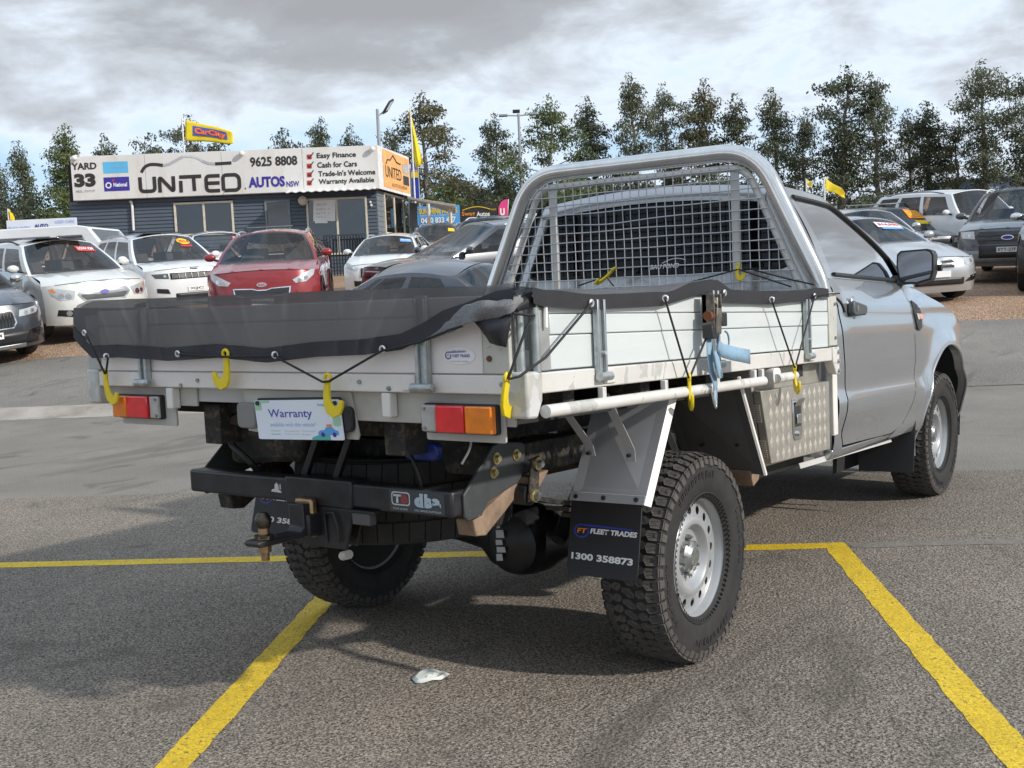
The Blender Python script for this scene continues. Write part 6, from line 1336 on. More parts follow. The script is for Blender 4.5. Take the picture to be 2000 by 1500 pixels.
put('hatchback', 'white hatchback with a blue price strip, parked before the office door', 'car', 768, 28.8, -3, spec(SUV, L=4.34, W=1.795, H=1.475, wb=2.65, fo=.88, wr=.315, z0=.18, zh=.80, zc=.98, belt=(.97, 1.02), zrb=1.0, paint='paint_white', front=front_hatch, rails='alloy', cladding=False, stickers=[('rect', .06, .26, .66, .82, ('ink_skyblue', 'ink_white'), '$9,990')]))
put('suv', 'dark green-grey SUV far back beside the carport posts', 'car', 862, 37, -6, spec(SUV, H=1.66, paint='paint_dark', front=front_plain, rails='alloy', stickers=[('rect', .06, .2, .6, .8, Y_ST, '')]))
put('wagon', 'long slate grey SUV seen side-on behind the grey sedan', 'car', 945, 21, -58, spec(SUV, L=4.75, W=1.85, H=1.70, wb=2.75, wr=.36, zh=.98, zc=1.08, ywt=.05, paint='paint_grey', front=front_plain, rails='alloy', cladding=True))
put('sedan', 'slate grey sedan seen from behind, half hidden by the black tray cover', 'car', 815, 15.2, -116, spec(SUV, L=4.60, W=1.80, H=1.45, wb=2.70, fo=.92, wr=.32, z0=.18, zh=.74, zc=.95, belt=(.95, 1.00), yc=1.0, ywt=.25, yre=-.95, yrb=-1.62, zrb=1.02, deck=1.04, wroof=.60, arch=.05, crown=.07, paint='paint_grey', front=front_plain, cladding=False, wins=[(.10, .17), (.19, .44), (.49, .80)], paper=False))
put('suv', 'grey SUV with white roof rails behind the headboard hoop', 'car', 962, 29, -12, spec(SUV, H=1.80, paint='paint_gunmetal', front=front_plain, rails='paint_white'))
put('wagon', 'white wagon seen through the headboard mesh', 'car', 1040, 24.5, -70, spec(SUV, L=4.9, H=1.80, wb=2.8, paint='paint_white', front=front_plain, rails='paint_white', cladding=False))
put('sedan', 'silver sedan with a red and white price strip beyond the truck mirror', 'car', 1690, 20.0, 14, spec(SUV, L=4.63, W=1.81, H=1.43, wb=2.81, fo=.78, wr=.325, z0=.17, zh=.745, zc=.97, belt=(.95, .99), yc=.72, ywt=-.05, yre=-1.2, yrb=-1.75, zrb=1.02, deck=1.03, wroof=.62, crown=.07, paint='paint_silver', front=front_kidney_sedan, cladding=False, wins=[(.08, .42), (.47, .82)], stickers=[('rect', .10, .46, .62, .82, ('ink_white', 'ink_red'), '$14,995'), ('rect', .12, .42, .54, .60, ('ink_skyblue', 'ink_white'), '')]))
put('hatchback', 'small silver hatchback tucked behind the silver sedan', 'car', 1684, 26, 4, spec(SUV, L=4.2, W=1.78, H=1.52, wb=2.6, fo=.85, wr=.31, z0=.18, zh=.82, zc=.99, belt=(.98, 1.02), zrb=1.0, paint='paint_silver', front=front_hatch, cladding=False))
put('suv', 'dark grey SUV with a roof rack and orange sale stickers', 'car', 1735, 29.5, 10, spec(SUV, L=4.7, W=1.86, H=1.78, wb=2.8, wr=.37, zh=1.03, zc=1.16, belt=(1.13, 1.17), paint='paint_gunmetal', front=front_plain, rails='alloy', rack=2, stickers=[('rect', .12, .42, .55, .92, ('ink_flameorange', 'ink_yellow'), 'SALE'), ('rect', .14, .36, .30, .46, ('ink_yellow', 'ink_red'), '')]), dz=-.28)
put('suv', 'boxy white four-wheel drive with roof rails at the right', 'car', 1868, 29, 20, spec(SUV, L=4.9, W=1.875, H=1.87, wb=2.78, fo=.82, wr=.39, zh=1.08, zc=1.22, belt=(1.18, 1.22), wroof=.68, paint='paint_white', front=front_plain, rails='trim_grey', cladding=False, wins=[(.08, .36), (.40, .66), (.70, .94)], ywt=.55))
put('utility', 'grey dual-cab pickup with wide black grille and number plate', 'car', 1992, 23.2, -30, spec(SUV, L=5.35, W=1.86, H=1.82, wb=3.22, fo=.93, wr=.39, z0=.34, zh=1.06, zc=1.20, belt=(1.17, 1.19), yre=-1.35, yrb=-1.45, zrb=1.18, deck=1.15, paint='paint_gunmetal', front=front_pickup, rails='paint_white', cladding=True, stickers=[('oval', .12, .24, .55, .72, Y_ST, '')], wins=[(.08, .46), (.52, .90)]))
put('utility', 'black dual-cab pickup with chrome grille bars, cut off by the right edge', 'car', 2108, 20.4, -28, spec(SUV, L=5.33, W=1.855, H=1.82, wb=3.085, fo=.99, wr=.40, tw=.26, z0=.36, zh=1.06, zc=1.20, belt=(1.17, 1.19), yre=-1.35, yrb=-1.45, zrb=1.18, deck=1.15, paint='paint_black', front=front_big_pickup, cladding=True, mirror='chrome', wins=[(.08, .46), (.52, .90)]))
# two plain white vans behind the left-hand row
def van(label, u, depth, turn, L, H):
    p, h = place(u, depth, turn); r = empty('van', p, h, label, 'van', yard); W = .95
    b = MB(); prof = [(-L/2, .35), (-L/2, H-.12), (-L/2+.12, H), (L/2-1.75, H), (L/2-1.45, H-.05), (L/2-.85, 1.25), (L/2-.15, 1.02), (L/2, .75), (L/2, .32)]
    sec = lambda k: [(k*W*(1 if z < 1.3 else 1-.10*(z-1.3)/(H-1.3)), y, z) for y, z in prof]
    b.grid(lambda k, i: sec(k)[i] if abs(k) < 1.0 else sec(k)[i], [-1, -.96, -.5, 0, .5, .96, 1], list(range(len(prof)))); n = len(prof)
    for k in (-1, 1): b.add(sec(k), [list(range(n))])
    b.build('body', MATS['paint_white'], r, smooth=30, weld=True, bevel=.03)
    for s in (1, -1):
        for y0, y1 in ((L/2-2.3, L/2-1.35), (-L/2+.25, L/2-2.5)):
            MB().slab([(s*(W*(1-.10*(z-1.3)/(H-1.3))+.004), y, z) for y, z in ((y0, 1.25), (y1, 1.25), (y1-(.25 if y1 > 1 else 0), H-.25), (y0, H-.25))], (s*.006, 0, 0)).build('side_window', MATS['glass_clear'], r, smooth=0)
    a, c = prof[5], prof[4]; MB().slab([(-W*.86, a[0]+.02, a[1]+.04), (W*.86, a[0]+.02, a[1]+.04), (W*.78, c[0]+.05, c[1]-.06), (-W*.78, c[0]+.05, c[1]-.06)], (0, .012, .008)).build('windscreen', MATS['glass_clear'], r, smooth=0)
    for x in (-.8, .8):
        for y in (L/2-.9, -L/2+.95): car_wheel(r, x, y, .34, .2, 'alloy')
    return r
van('long white van standing side-on behind the white SUVs', 120, 30, 82, 5.6, 2.05)
van('white van at the far left, only its roof and window showing', -40, 30, 70, 4.9, 1.95)
# ------------------------------------------------------------------ the sales office
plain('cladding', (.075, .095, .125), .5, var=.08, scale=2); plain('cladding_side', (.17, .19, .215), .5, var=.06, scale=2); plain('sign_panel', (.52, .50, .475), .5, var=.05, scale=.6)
t = NT('sign_face'); n = t.noise(.55, 5, .6, .3); st_ = t.noise(2.2, 4, .6, sc=(1, 1, .35)); t.set(color=t.mix(t.ramp(st_, [(.5, 0), (.78, .40)]), t.ramp(n, [(.3, (.66, .645, .62)), (.7, (.76, .745, .72))]), (.50, .37, .25)), rough=.45)
plain('sign_orange', (.80, .42, .16), .5, var=.15, scale=1.5); plain('frame_cream', (.62, .57, .47), .45); plain('roof_white', (.72, .72, .71), .5); plain('pole_grey', (.40, .42, .43), .4, .5); plain('pole_white', (.75, .75, .73), .4)
D0 = 40.0
base_l = at(150, 560, D0); base_r = at(744, 560, D0+.6); base_l.z = base_r.z = 0
ox = (base_r-base_l); BL = ox.length; ox.normalize(); oy = Vector((-ox.y, ox.x, 0))          # ox along the front, oy away from the camera
gz = terrain(base_l)
side_end = at(798, 560, D0+4.4); side_end.z = 0; sv = side_end-base_r; SLn = sv.length; sv.normalize(); sn = Vector((sv.y, -sv.x, 0))
office = empty('sales_office', base_l+Vector((0, 0, gz)), 0, 'dark corrugated sales office under a long white sign band lettered for the yard', 'building')
OL = base_l+Vector((0, 0, gz))
def OB(mb, name, mat, parent=None, **k):
    mb.v = [Vector(v)-OL for v in mb.v]; return mb.build(name, MATS[mat], parent or office, **k)
def fp(u, v, d=0.0): return hit(u, v, base_l-oy*d, oy)                 # picture point to the front wall plane (d metres proud)
def sp2(u, v, d=0.0): return hit(u, v, base_r+sn*d, sn)
zt_sign = fp(440, 297).z; zb_sign = fp(440, 382).z
zw = zb_sign
def wallp(x, z, d=0.0): return base_l+ox*x-oy*d+Vector((0, 0, z))
def sidep(x, z, d=0.0): return base_r+sv*x+sn*d+Vector((0, 0, z))
# walls (a closed box with a splayed right end), eave and roof
back_l, back_r = base_l+oy*5, side_end+oy*.6
wl_ = MB(); q = [base_l, base_r, side_end, back_r+Vector((0,0,0)), back_l]
wl_.add([p+Vector((0, 0, gz-.6)) for p in q]+[p+Vector((0, 0, zt_sign-.25)) for p in q], [(0,1,6,5),(1,2,7,6),(2,3,8,7),(3,4,9,8),(4,0,5,9),(5,6,7,8,9)])
wall = OB(wl_, 'wall', 'underbody', smooth=0)
# horizontal corrugated boards, each its own strip of cladding
nb = 26; zA, zB_ = gz-.3, zw-.01
openings = []
def opening(u0, u1, v0, v1): a, b_ = fp(u0, v1), fp(u1, v0); openings.append(((a-base_l).dot(ox), (b_-base_l).dot(ox), a.z, b_.z))
for o in ((344, 455, 392, 462), (521, 566, 390, 462), (604, 716, 384, 500)): opening(*o)
for i in range(nb):
    za, zb = lerp(zA, zB_, i/nb), lerp(zA, zB_, (i+1)/nb)-.006; cuts = sorted((o[0], o[1]) for o in openings if o[2] < (za+zb)/2 < o[3]); x = 0.0; segs = []
    for a, b_ in cuts: segs.append((x, a)); x = b_
    segs.append((x, BL+.02))
    for a, b_ in segs:
        if b_-a < .05: continue
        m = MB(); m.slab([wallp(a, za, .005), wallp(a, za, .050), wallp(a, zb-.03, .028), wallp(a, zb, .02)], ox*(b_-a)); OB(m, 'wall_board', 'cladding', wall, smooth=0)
for i in range(18):
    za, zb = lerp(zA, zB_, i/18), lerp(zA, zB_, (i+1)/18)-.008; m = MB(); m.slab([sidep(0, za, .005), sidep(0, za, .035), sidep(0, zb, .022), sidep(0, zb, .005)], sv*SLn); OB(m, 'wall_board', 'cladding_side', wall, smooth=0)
# windows and sliding door
def window(o, panes, name, frame='frame_cream', sub=None):
    x0, x1, z0, z1 = o; f = MB()
    for a, b_, c, d in ((x0, x1, z1-.07, z1), (x0, x1, z0, z0+.07), (x0, x0+.07, z0+.07, z1-.07), (x1-.07, x1, z0+.07, z1-.07)): f.slab([wallp(a, c, -.02), wallp(b_, c, -.02), wallp(b_, d, -.02), wallp(a, d, -.02)], -oy*.10)
    w = OB(f, name, frame, smooth=0)
    for i in range(panes):
        a, b_ = lerp(x0+.07, x1-.07, i/panes), lerp(x0+.07, x1-.07, (i+1)/panes)
        if i: OB(MB().slab([wallp(a-.035, z0+.07, 0), wallp(a+.035, z0+.07, 0), wallp(a+.035, z1-.07, 0), wallp(a-.035, z1-.07, 0)], -oy*.06), 'mullion', frame, w, smooth=0)
        OB(MB().slab([wallp(a, z0+.07, .01), wallp(b_, z0+.07, .01), wallp(b_, z1-.07, .01), wallp(a, z1-.07, .01)], -oy*.01), 'pane', 'glass_office', w, smooth=0)
    return w
m_glass('glass_office', (.03, .032, .034), .35, 1.3)
window(openings[0], 2, 'window'); window(openings[1], 1, 'window', 'cladding_side'); dr = window(openings[2], 2, 'sliding_door')
# blinds and room behind the glass
for o in openings: OB(MB().slab([wallp(o[0], o[2], -.6), wallp(o[1], o[2], -.6), wallp(o[1], o[3], -.6), wallp(o[0], o[3], -.6)], oy*.02), 'room_backing', 'interior', smooth=0)
# printed notice on the left door leaf
def front_rect(name, mat, u0, v0, u1, v1, d, parent=None): 
    pts = [fp(u0, v1, d), fp(u1, v1, d), fp(u1, v0, d), fp(u0, v0, d)]; return OB(MB().add(pts, [(0, 1, 2, 3)]), name, mat, parent or office, smooth=0, normals=False)
front_rect('door_poster', 'ink_white', 612, 390, 655, 432, .06, dr)
for i, (v, w) in enumerate(((399, 20), (408, 26), (416, 26), (424, 18))): text('lettering', ('OPEN 7 DAYS', 'MON 9 - 6', 'SAT 9 - 5', 'SUN 10 - 4')[i], MATS['ink_grey'], office, fp(618, v+3, .07)-OL, ox, Vector((0, 0, 1)), w*.0186, .075, .0)
front_rect('door_notice', 'ink_white', 615, 425, 640, 436, .075, dr)
# side window
a, b_ = sp2(752, 457, .02), sp2(786, 386, .02); xs0, xs1 = (a-base_r).dot(sv), (b_-base_r).dot(sv)
f = MB(); z0s, z1s = a.z, b_.z
for c, d, e, g_ in ((xs0, xs1, z1s-.08, z1s), (xs0, xs1, z0s, z0s+.08), (xs0, xs0+.12, z0s+.08, z1s-.08), (xs1-.12, xs1, z0s+.08, z1s-.08), ((xs0+xs1)/2-.07, (xs0+xs1)/2+.07, z0s+.08, z1s-.08)): f.slab([sidep(c, e, .0), sidep(d, e, .0), sidep(d, g_, .0), sidep(c, g_, .0)], sn*.07)
w = OB(f, 'window', 'frame_cream', smooth=0); OB(MB().slab([sidep(xs0, z0s, .04), sidep(xs1, z0s, .04), sidep(xs1, z1s, .04), sidep(xs0, z1s, .04)], sn*.006), 'pane', 'glass_office', w, smooth=0)
# sign band: panels with joints, proud of the wall, returning down the side
PR = .35
xl = (fp(139, 340, PR)-base_l).dot(ox); xr = (fp(739, 330, PR)-base_l).dot(ox)
joints = [xl]+[(fp(u, 340, PR)-base_l).dot(ox) for u in (284, 434, 592)]+[xr]
sign = OB(MB().slab([wallp(xl, zb_sign, .06), wallp(xr, zb_sign, .06), wallp(xr, zt_sign, .06), wallp(xl, zt_sign, .06)], -oy*(PR-.09)), 'sign_band', 'roof_white', smooth=0)
for a, b_ in zip(joints, joints[1:]): OB(MB().slab([wallp(a+.008, zb_sign+.01, PR-.03), wallp(b_-.008, zb_sign+.01, PR-.03), wallp(b_-.008, zt_sign-.01, PR-.03), wallp(a+.008, zt_sign-.01, PR-.03)], -oy*.03), 'sign_panel', 'sign_face', sign, smooth=0)
up = Vector((0, 0, 1))
def stext(s, u0, v0, u1, v1, mat, bold=.02, shear=0.0):      # lettering between two picture corners on the sign face (lower left, upper right)
    a, b_ = fp(u0, v0, PR+.012), fp(u1, v1, PR+.012); w = (b_-a).dot(ox); c = fp((u0+u1)/2, v0, PR+.012); h = fp((u0+u1)/2, v1+(v0-v0), PR+.012).z-c.z
    k = fp(u1, v0, PR+.012).z; o = a.copy(); o.z = (a.z+b_.z)/2 - h*0 ; return a, w, h
def sgn(s, u, v, w_px, h_px, mat, bold=.02, shear=0.0):      # u, v: lower left corner; sizes in picture pixels
    m = D0/FPX*.985; text('lettering', s, MATS[mat], sign, fp(u, v, PR+.012)-OL, ox, up, w_px*m, h_px*m, bold, shear=shear)
sgn('YARD', 140, 332, 48, 13, 'ink_black', .03); sgn('33', 146, 366, 41, 26, 'ink_black', .06); sgn('MDL. 034229', 149, 376, 36, 4.5, 'ink_grey', .01)
sgn('9625 8808', 489, 326, 92, 19, 'ink_black', .03); sgn('AUTOS', 486, 367, 71, 21, 'ink_navy', .045); sgn('NSW', 560, 365, 25, 11, 'ink_navy', .02)
for i, (s, w_, u, v) in enumerate((('Easy Finance', 77, 619, 310), ('Cash for Cars', 78, 620, 328), ("Trade-In's Welcome", 112, 622, 345), ('Warranty Available', 109, 623, 361))):
    sgn(s, u, v+(2 if i in (0, 3) else 0), w_, 13 if i in (0, 3) else 11, 'ink_black', .025)
    bx = fp(600, v+1, PR+.012); m = D0/FPX
    OB(MB().add([bx, bx+ox*9*m, bx+ox*9*m+up*9*m, bx+up*9*m], [(0, 1, 2, 3)]), 'tick_box', 'ink_red', sign, smooth=0, normals=False)
    ck = [(0, 5), (2.5, 6), (4.2, 3.5), (12, 13), (14, 13), (4.8, 0)]; OB(MB().add([bx-oy*.004+ox*x*m+up*z*m for x, z in ck], [(0, 1, 2, 5), (2, 3, 4, 5)]), 'tick', 'ink_black', sign, smooth=0, normals=False)
# UNITED in squared strokes (i with a short stem joined under the T bar)
u_m = D0/FPX*.985
def strokes(paths, wpx, name='lettering', mat='ink_black'):
    for P in paths:
        pts = [fp(u, v, PR+.012) for u, v in P]; pts = fillet(pts, .13, 4) if len(pts) > 2 else pts; m = MB(); h = wpx*u_m/2
        L_ = []; Rr = []
        for i, p in enumerate(pts):
            t_ = (pts[min(i+1, len(pts)-1)]-pts[max(i-1, 0)]).normalized(); nn = Vector((0, 0, 0))+t_.cross(oy).normalized(); L_.append(p+nn*h); Rr.append(p-nn*h)
        n = len(pts); m.add(L_+Rr, [(i, i+1, n+i+1, n+i) for i in range(n-1)]); OB(m, name, mat, sign, smooth=0, normals=False)
strokes([[(273, 346), (275, 374), (303, 373), (301, 345)], [(313, 376), (311, 345), (340, 375), (338, 344)], [(354, 376), (353, 353)], [(350, 346), (393, 344)], [(380, 373), (378, 346)], [(430, 372), (404, 373), (402, 344), (429, 343)], [(404, 358), (429, 357)], [(437, 372), (435, 342), (461, 341), (467, 347), (468, 366), (463, 371), (438, 372)]], 7)
car_line = [(276, 337), (282, 326), (292, 321), (306, 321), (318, 323), (330, 321), (345, 312), (357, 306), (370, 305), (383, 307), (395, 314), (406, 319), (420, 320), (452, 318)]
strokes([car_line[:5]], 6); strokes([car_line[4:8]], 5, mat='ink_grey'); strokes([car_line[7:11]], 4, mat='ink_silver'); strokes([car_line[10:13]], 5, mat='ink_grey'); strokes([car_line[12:]], 6)
def srect(name, mat, u0, v0, u1, v1, d=.006):
    a = fp(u0, v1, PR+d); w_ = (u1-u0)*u_m; h = (v1-v0)*u_m; return OB(MB().add([a, a+ox*w_, a+ox*w_+up*h, a+up*h], [(0, 1, 2, 3)]), name, mat, sign, smooth=0, normals=False)
srect('finance_panel', 'ink_cyan', 202, 317, 250, 339); srect('finance_panel', 'ink_navy', 204, 347, 253, 374); sgn('autofinance', 218, 328, 26, 4, 'ink_paleblue', .01); sgn('National', 222, 365, 26, 8, 'ink_white', .03)
strokes([[(212+5*math.cos(a), 362+5*math.sin(a)) for a in linspace(0, 6.28, 13)]], 2.4, 'panel_ring', 'ink_white'); strokes([[(219, 353), (223, 352)]], 4, 'panel_dot', 'ink_red'); strokes([[(478.5, 368), (480.5, 368)]], 3, 'full_stop')
# side return of the sign, orange print
sl0 = .0; sl1 = (sp2(786, 330, .02)-base_r).dot(sv); corner = wallp(xr, 0, PR)
def sidesign(k, z, d=0): 
    a = Vector((corner.x, corner.y, z)); b_ = sidep(sl1, z, .30); n_ = (b_-a).cross(up).normalized(); return a.lerp(b_, k)+n_*d
ss_ = OB(MB().slab([sidesign(0, zb_sign), sidesign(1, zb_sign), sidesign(1, zt_sign), sidesign(0, zt_sign)], sidesign(0, 0, -.05)-sidesign(0, 0)), 'sign_return', 'roof_white', smooth=0)
OB(MB().add([sidesign(.14, zb_sign+.12, .01), sidesign(.98, zb_sign+.10, .01), sidesign(.98, zt_sign-.10, .01), sidesign(.14, zt_sign-.06, .01)], [(0, 1, 2, 3)]), 'return_print', 'sign_orange', ss_, smooth=0, normals=False)
sx_ = (sidesign(1, 0)-sidesign(0, 0)); ln = sx_.length
text('lettering', 'UNITED', MATS['ink_black'], ss_, sidesign(.20, zb_sign+.50, .02)-OL, sx_, up, ln*.50, .42, .0); text('lettering', 'AUTOS NSW', MATS['ink_brown'], ss_, sidesign(.38, zb_sign+.20, .02)-OL, sx_, up, ln*.50, .14, .0)
for z in (.85, .40): OB(MB().add([sidesign(.76, zb_sign+z, .02), sidesign(.95, zb_sign+z, .02), sidesign(.95, zb_sign+z+.35, .02), sidesign(.76, zb_sign+z+.35, .02)], [(0, 1, 2, 3)]), 'return_badge', 'ink_grey' if z > .5 else 'ink_darkgrey', ss_, smooth=0, normals=False)
m = MB(); rp = [sidesign(.22, zb_sign+.98, .02), sidesign(.27, zb_sign+1.15, .02), sidesign(.36, zb_sign+1.17, .02), sidesign(.45, zb_sign+1.38, .02), sidesign(.56, zb_sign+1.16, .02), sidesign(.68, zb_sign+1.14, .02)]; m.tube(rp, .025, 5); OB(m, 'return_line', 'ink_black', ss_)
# awning over the door, downpipe, floodlamps and bits on the sign
a, b_ = fp(566, 377, .0), fp(736, 370, .0); ax0, ax1 = (a-base_l).dot(ox), (b_-base_l).dot(ox); zaw = zb_sign-.02
m = MB(); m.grid(lambda x, k: wallp(x, zaw+.10-.16*k+.02*math.sin(x*22), .03+1.1*k), linspace(ax0, ax1, 90), [0, 1]); OB(m, 'awning', 'roof_white', smooth=0, solid=.02)
m = MB(); p = fp(261, 450, .12); m.tube(fillet([p, fp(258, 400, .12), fp(256, 393, .12), fp(254, 396, .12)], .1), .045, 8); OB(m, 'vent_pipe', 'pole_white')
OB(MB().sphere(fp(591, 392, .25), .17, 14, 10), 'porch_lamp', 'frame_cream')
for u, v in ((145, 309), (472, 300), (727, 291)):
    p = fp(u, v, PR+.12); h = OB(MB().sphere(p, .10, 10, 8), 'camera_dome', 'roof_white'); OB(MB().bar(p, p+oy*.2+up*.12, .05, .05), 'camera_arm', 'roof_white', h)
for u, v in ((723, 395), (725, 401)): OB(MB().sphere(fp(u, v, .06), .05, 8, 6), 'wall_light', 'roof_white')
m = MB(); m.tube(fillet([fp(141, 310, .2), fp(146, 304, .2), fp(156, 303, .2), fp(160, 307, .2)], .1), .012, 6); OB(m, 'cable_loop', 'roof_white')
# deck rail in front of the door
rl = empty('deck_railing', wallp(0, gz, 1.6), 0, 'black metal railing in front of the office sliding door', 'railing'); RLo = wallp(0, gz, 1.6)
x0r, x1r = (fp(632, 460, 1.6)-base_l).dot(ox), (fp(712, 458, 1.6)-base_l).dot(ox); zr_ = fp(670, 459, 1.6).z
def RB_(mb, name): mb.v = [v-RLo for v in mb.v]; return mb.build(name, MATS['black_gloss'], rl, smooth=0)
RB_(MB().bar(wallp(x0r, zr_, 1.6), wallp(x1r, zr_, 1.6), .05, .05), 'top_rail')
for i in range(15): x = lerp(x0r, x1r, i/14); RB_(MB().bar(wallp(x, gz, 1.6), wallp(x, zr_-.03, 1.6), .03, .03), 'baluster')
# carport beside the office
cp = empty('carport', side_end+Vector((0, 0, terrain(side_end))), 0, 'low white carport roof on thin posts at the right end of the office', 'carport'); CPo = side_end+Vector((0, 0, terrain(side_end)))
def KB(mb, name, mat): mb.v = [Vector(v)-CPo for v in mb.v]; return mb.build(name, MATS[mat], cp, smooth=0, bevel=.01)
A, B2 = at(796, 389, 43), at(890, 404, 40); C2, D2 = B2+oy*3.0-Vector((0, 0, .05)), A+oy*2.0+Vector((0, 0, .15))
KB(MB().slab([A, B2, C2, D2], (0, 0, .09)), 'roof_sheet', 'roof_white')
for u, v in ((836, 398), (879, 405)): t_ = at(u, v, 41.0); KB(MB().bar(Vector((t_.x, t_.y, terrain(t_))), t_, .10, .10), 'post', 'frame_cream')
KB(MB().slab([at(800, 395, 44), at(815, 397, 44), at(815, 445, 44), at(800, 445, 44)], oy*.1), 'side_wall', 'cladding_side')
# ------------------------------------------------------------------ sign boards, flags, light poles
def board(name, label, u0, v0, u1, v1, depth, mat, texts=(), extra=None, thick=.08):
    o = at((u0+u1)/2, v1, depth); gnd = Vector((o.x, o.y, terrain(o))); r = empty(name, gnd, 0, label, 'sign')
    hx = Vector((cR.x, cR.y, 0)).normalized(); a = at(u0, v1, depth); w = (u1-u0)*depth/FPX; h = (v1-v0)*depth/FPX; nb_ = hx.cross(up)   # towards the camera
    P0 = at(u0, v1, depth); 
    m = MB().slab([P0, P0+hx*w, P0+hx*w+up*h, P0+up*h], -nb_*thick); m.v = [v-gnd for v in m.v]; f = m.build('board', MATS[mat], r, smooth=0)
    for k in (.1, .9): m = MB().bar(Vector(((P0+hx*w*k).x, (P0+hx*w*k).y, gnd.z))-nb_*.15, P0+hx*w*k-nb_*.15+up*h*.8, .08, .08); m.v = [v-gnd for v in m.v]; m.build('post', MATS['pole_grey'], r, smooth=0)
    for s, x, z, tw, th, mt, bold in texts: text('lettering', s, MATS[mt], r, P0+hx*w*x+up*h*z+nb_*.02-gnd, hx, up, w*tw, h*th, bold)
    return r, gnd, P0, hx, w, h, nb_
board('sign_board', 'sky blue board with yellow and white lettering behind the carport', 816, 404, 899, 441, 47, 'ink_skyblue', [('SUNSHINE AUTOS', .04, .58, .90, .30, 'ink_yellow', .04), ('QUALITY USED CARS', .06, .47, .86, .06, 'ink_white', 0), ('0430 833 457', .08, .10, .82, .30, 'ink_white', .04)])
r = board('sign_board', 'black board with orange and white script lettering beside the blue one', 900, 403, 972, 440, 48, 'ink_black', [('Swag', .04, .42, .36, .28, 'ink_orange', .02), ('Autos', .44, .42, .36, .24, 'ink_white', .03), ('0413 228 901', .10, .08, .55, .16, 'ink_white', .02), ('FINANCE', .84, .70, .14, .10, 'ink_yellow', 0)])
root_, gnd_, P0_, hx_, w_, h_, nb_ = r; m = MB().tube([P0_+hx_*w_*lerp(.06, .82, i/10)+up*h_*(.76+.16*math.sin(i/10*math.pi))+nb_*.02-gnd_ for i in range(11)], .02, 5); m.build('roof_line', MATS['ink_yellow'], root_)
board('banner', 'pale banner with a blue car badge low at the left edge', 14, 431, 150, 452, 38, 'plate_white', [('TRADE CENTRE', .02, .1, .32, .3, 'ink_paleblue', .02), ('USED CARS', .70, .55, .28, .28, 'ink_paleblue', .02), ('AUTO', .40, .15, .2, .4, 'ink_blue', .03)])
board('tall_sign', 'tall white and blue pylon sign behind the office corner', 796, 322, 820, 388, 47, 'roof_white', [])
r = board('tall_sign', 'blue and yellow pylon panel beyond the white pylon', 806, 320, 819, 390, 46.8, 'ink_blue_bright', [('AUTOS', .05, .70, .9, .12, 'ink_yellow', .03)], thick=.06)
m = MB(); root_, gnd_, P0_, hx_, w_, h_, nb_ = r; m.slab([P0_+hx_*w_*x+up*h_*z+nb_*.015-gnd_ for x, z in ((0, .60), (1, .60), (1, .76), (0, .76))], nb_*.01); m.build('yellow_band', MATS['ink_yellow'], root_, smooth=0)
plain('flag_yellow', (.78, .60, .02), .7, var=.1, scale=3)
def flag_pole(label, u, v_top, v_bot, depth, cloth=None, lean=0):
    b0 = at(u, v_bot, depth); gnd = Vector((b0.x, b0.y, terrain(b0))); top = at(u, v_top, depth); r = empty('flag_pole', gnd, 0, label, 'flag')
    m = MB().cyl(gnd, Vector((gnd.x, gnd.y, top.z)), .045, .03, 10); m.v = [v-gnd for v in m.v]; m.build('pole', MATS['pole_white'], r)
    if cloth:
        P = lambda a, b_: at(*[lerp(lerp(cloth[0][k], cloth[1][k], a), lerp(cloth[3][k], cloth[2][k], a), b_) for k in (0, 1)], depth)
        fn = lambda a, b_: P(a, b_)+cF*(.16*math.sin(a*7+b_*2)*a)-gnd
        fl = MB().grid(fn, linspace(0, 1, 24), linspace(0, 1, 10)).build('flag_cloth', MATS['flag_yellow'], r, smooth=60, solid=.006)
        return r, fn, fl
    return r, None, None
r, fn, fl = flag_pole('yellow car yard flag streaming from a white pole above the office roof', 360, 231, 300, 44, [(362, 234), (452, 256), (455, 280), (362, 275)])
dk = MB().grid(lambda a, b_: fn(lerp(.16, .88, a), lerp(.70, .20, b_))-cF*.025, linspace(0, 1, 16), linspace(0, 1, 7)).build('flag_print', MATS['ink_purple'], fl, smooth=60)
def flag_text(s, a0, a1, b0, b1, mat, bold):
    cu = text('lettering', s, MATS[mat], fl, (0, 0, 0), (1, 0, 0), (0, 1, 0), 1, 1, bold)
    for v in cu.data.vertices: v.co = fn(lerp(a0, a1, v.co.x), lerp(b0, b1, v.co.y))-cF*(.05 if bold < .1 else .038)
flag_text('CarCity', .20, .86, .70, .28, 'ink_pink', .11); flag_text('CarCity', .20, .86, .70, .28, 'ink_flameorange', .03)
flag_pole('yellow flag hanging limp from a leaning white pole right of the office', 808, 212, 345, 45, [(796, 214), (802, 222), (826, 318), (812, 330)])[0]
flag_pole('small yellow flag above the truck roof at the right', 1612, 347, 460, 40, [(1612, 348), (1652, 376), (1652, 386), (1613, 372)])
flag_pole('sliver of yellow flag just above the truck roof', 1577, 350, 460, 42, [(1577, 350), (1588, 361), (1588, 366), (1577, 362)])
flag_pole('thin yellow feather flag over the left banner', 18, 408, 440, 42, [(18, 408), (22, 416), (27, 431), (17, 430)])
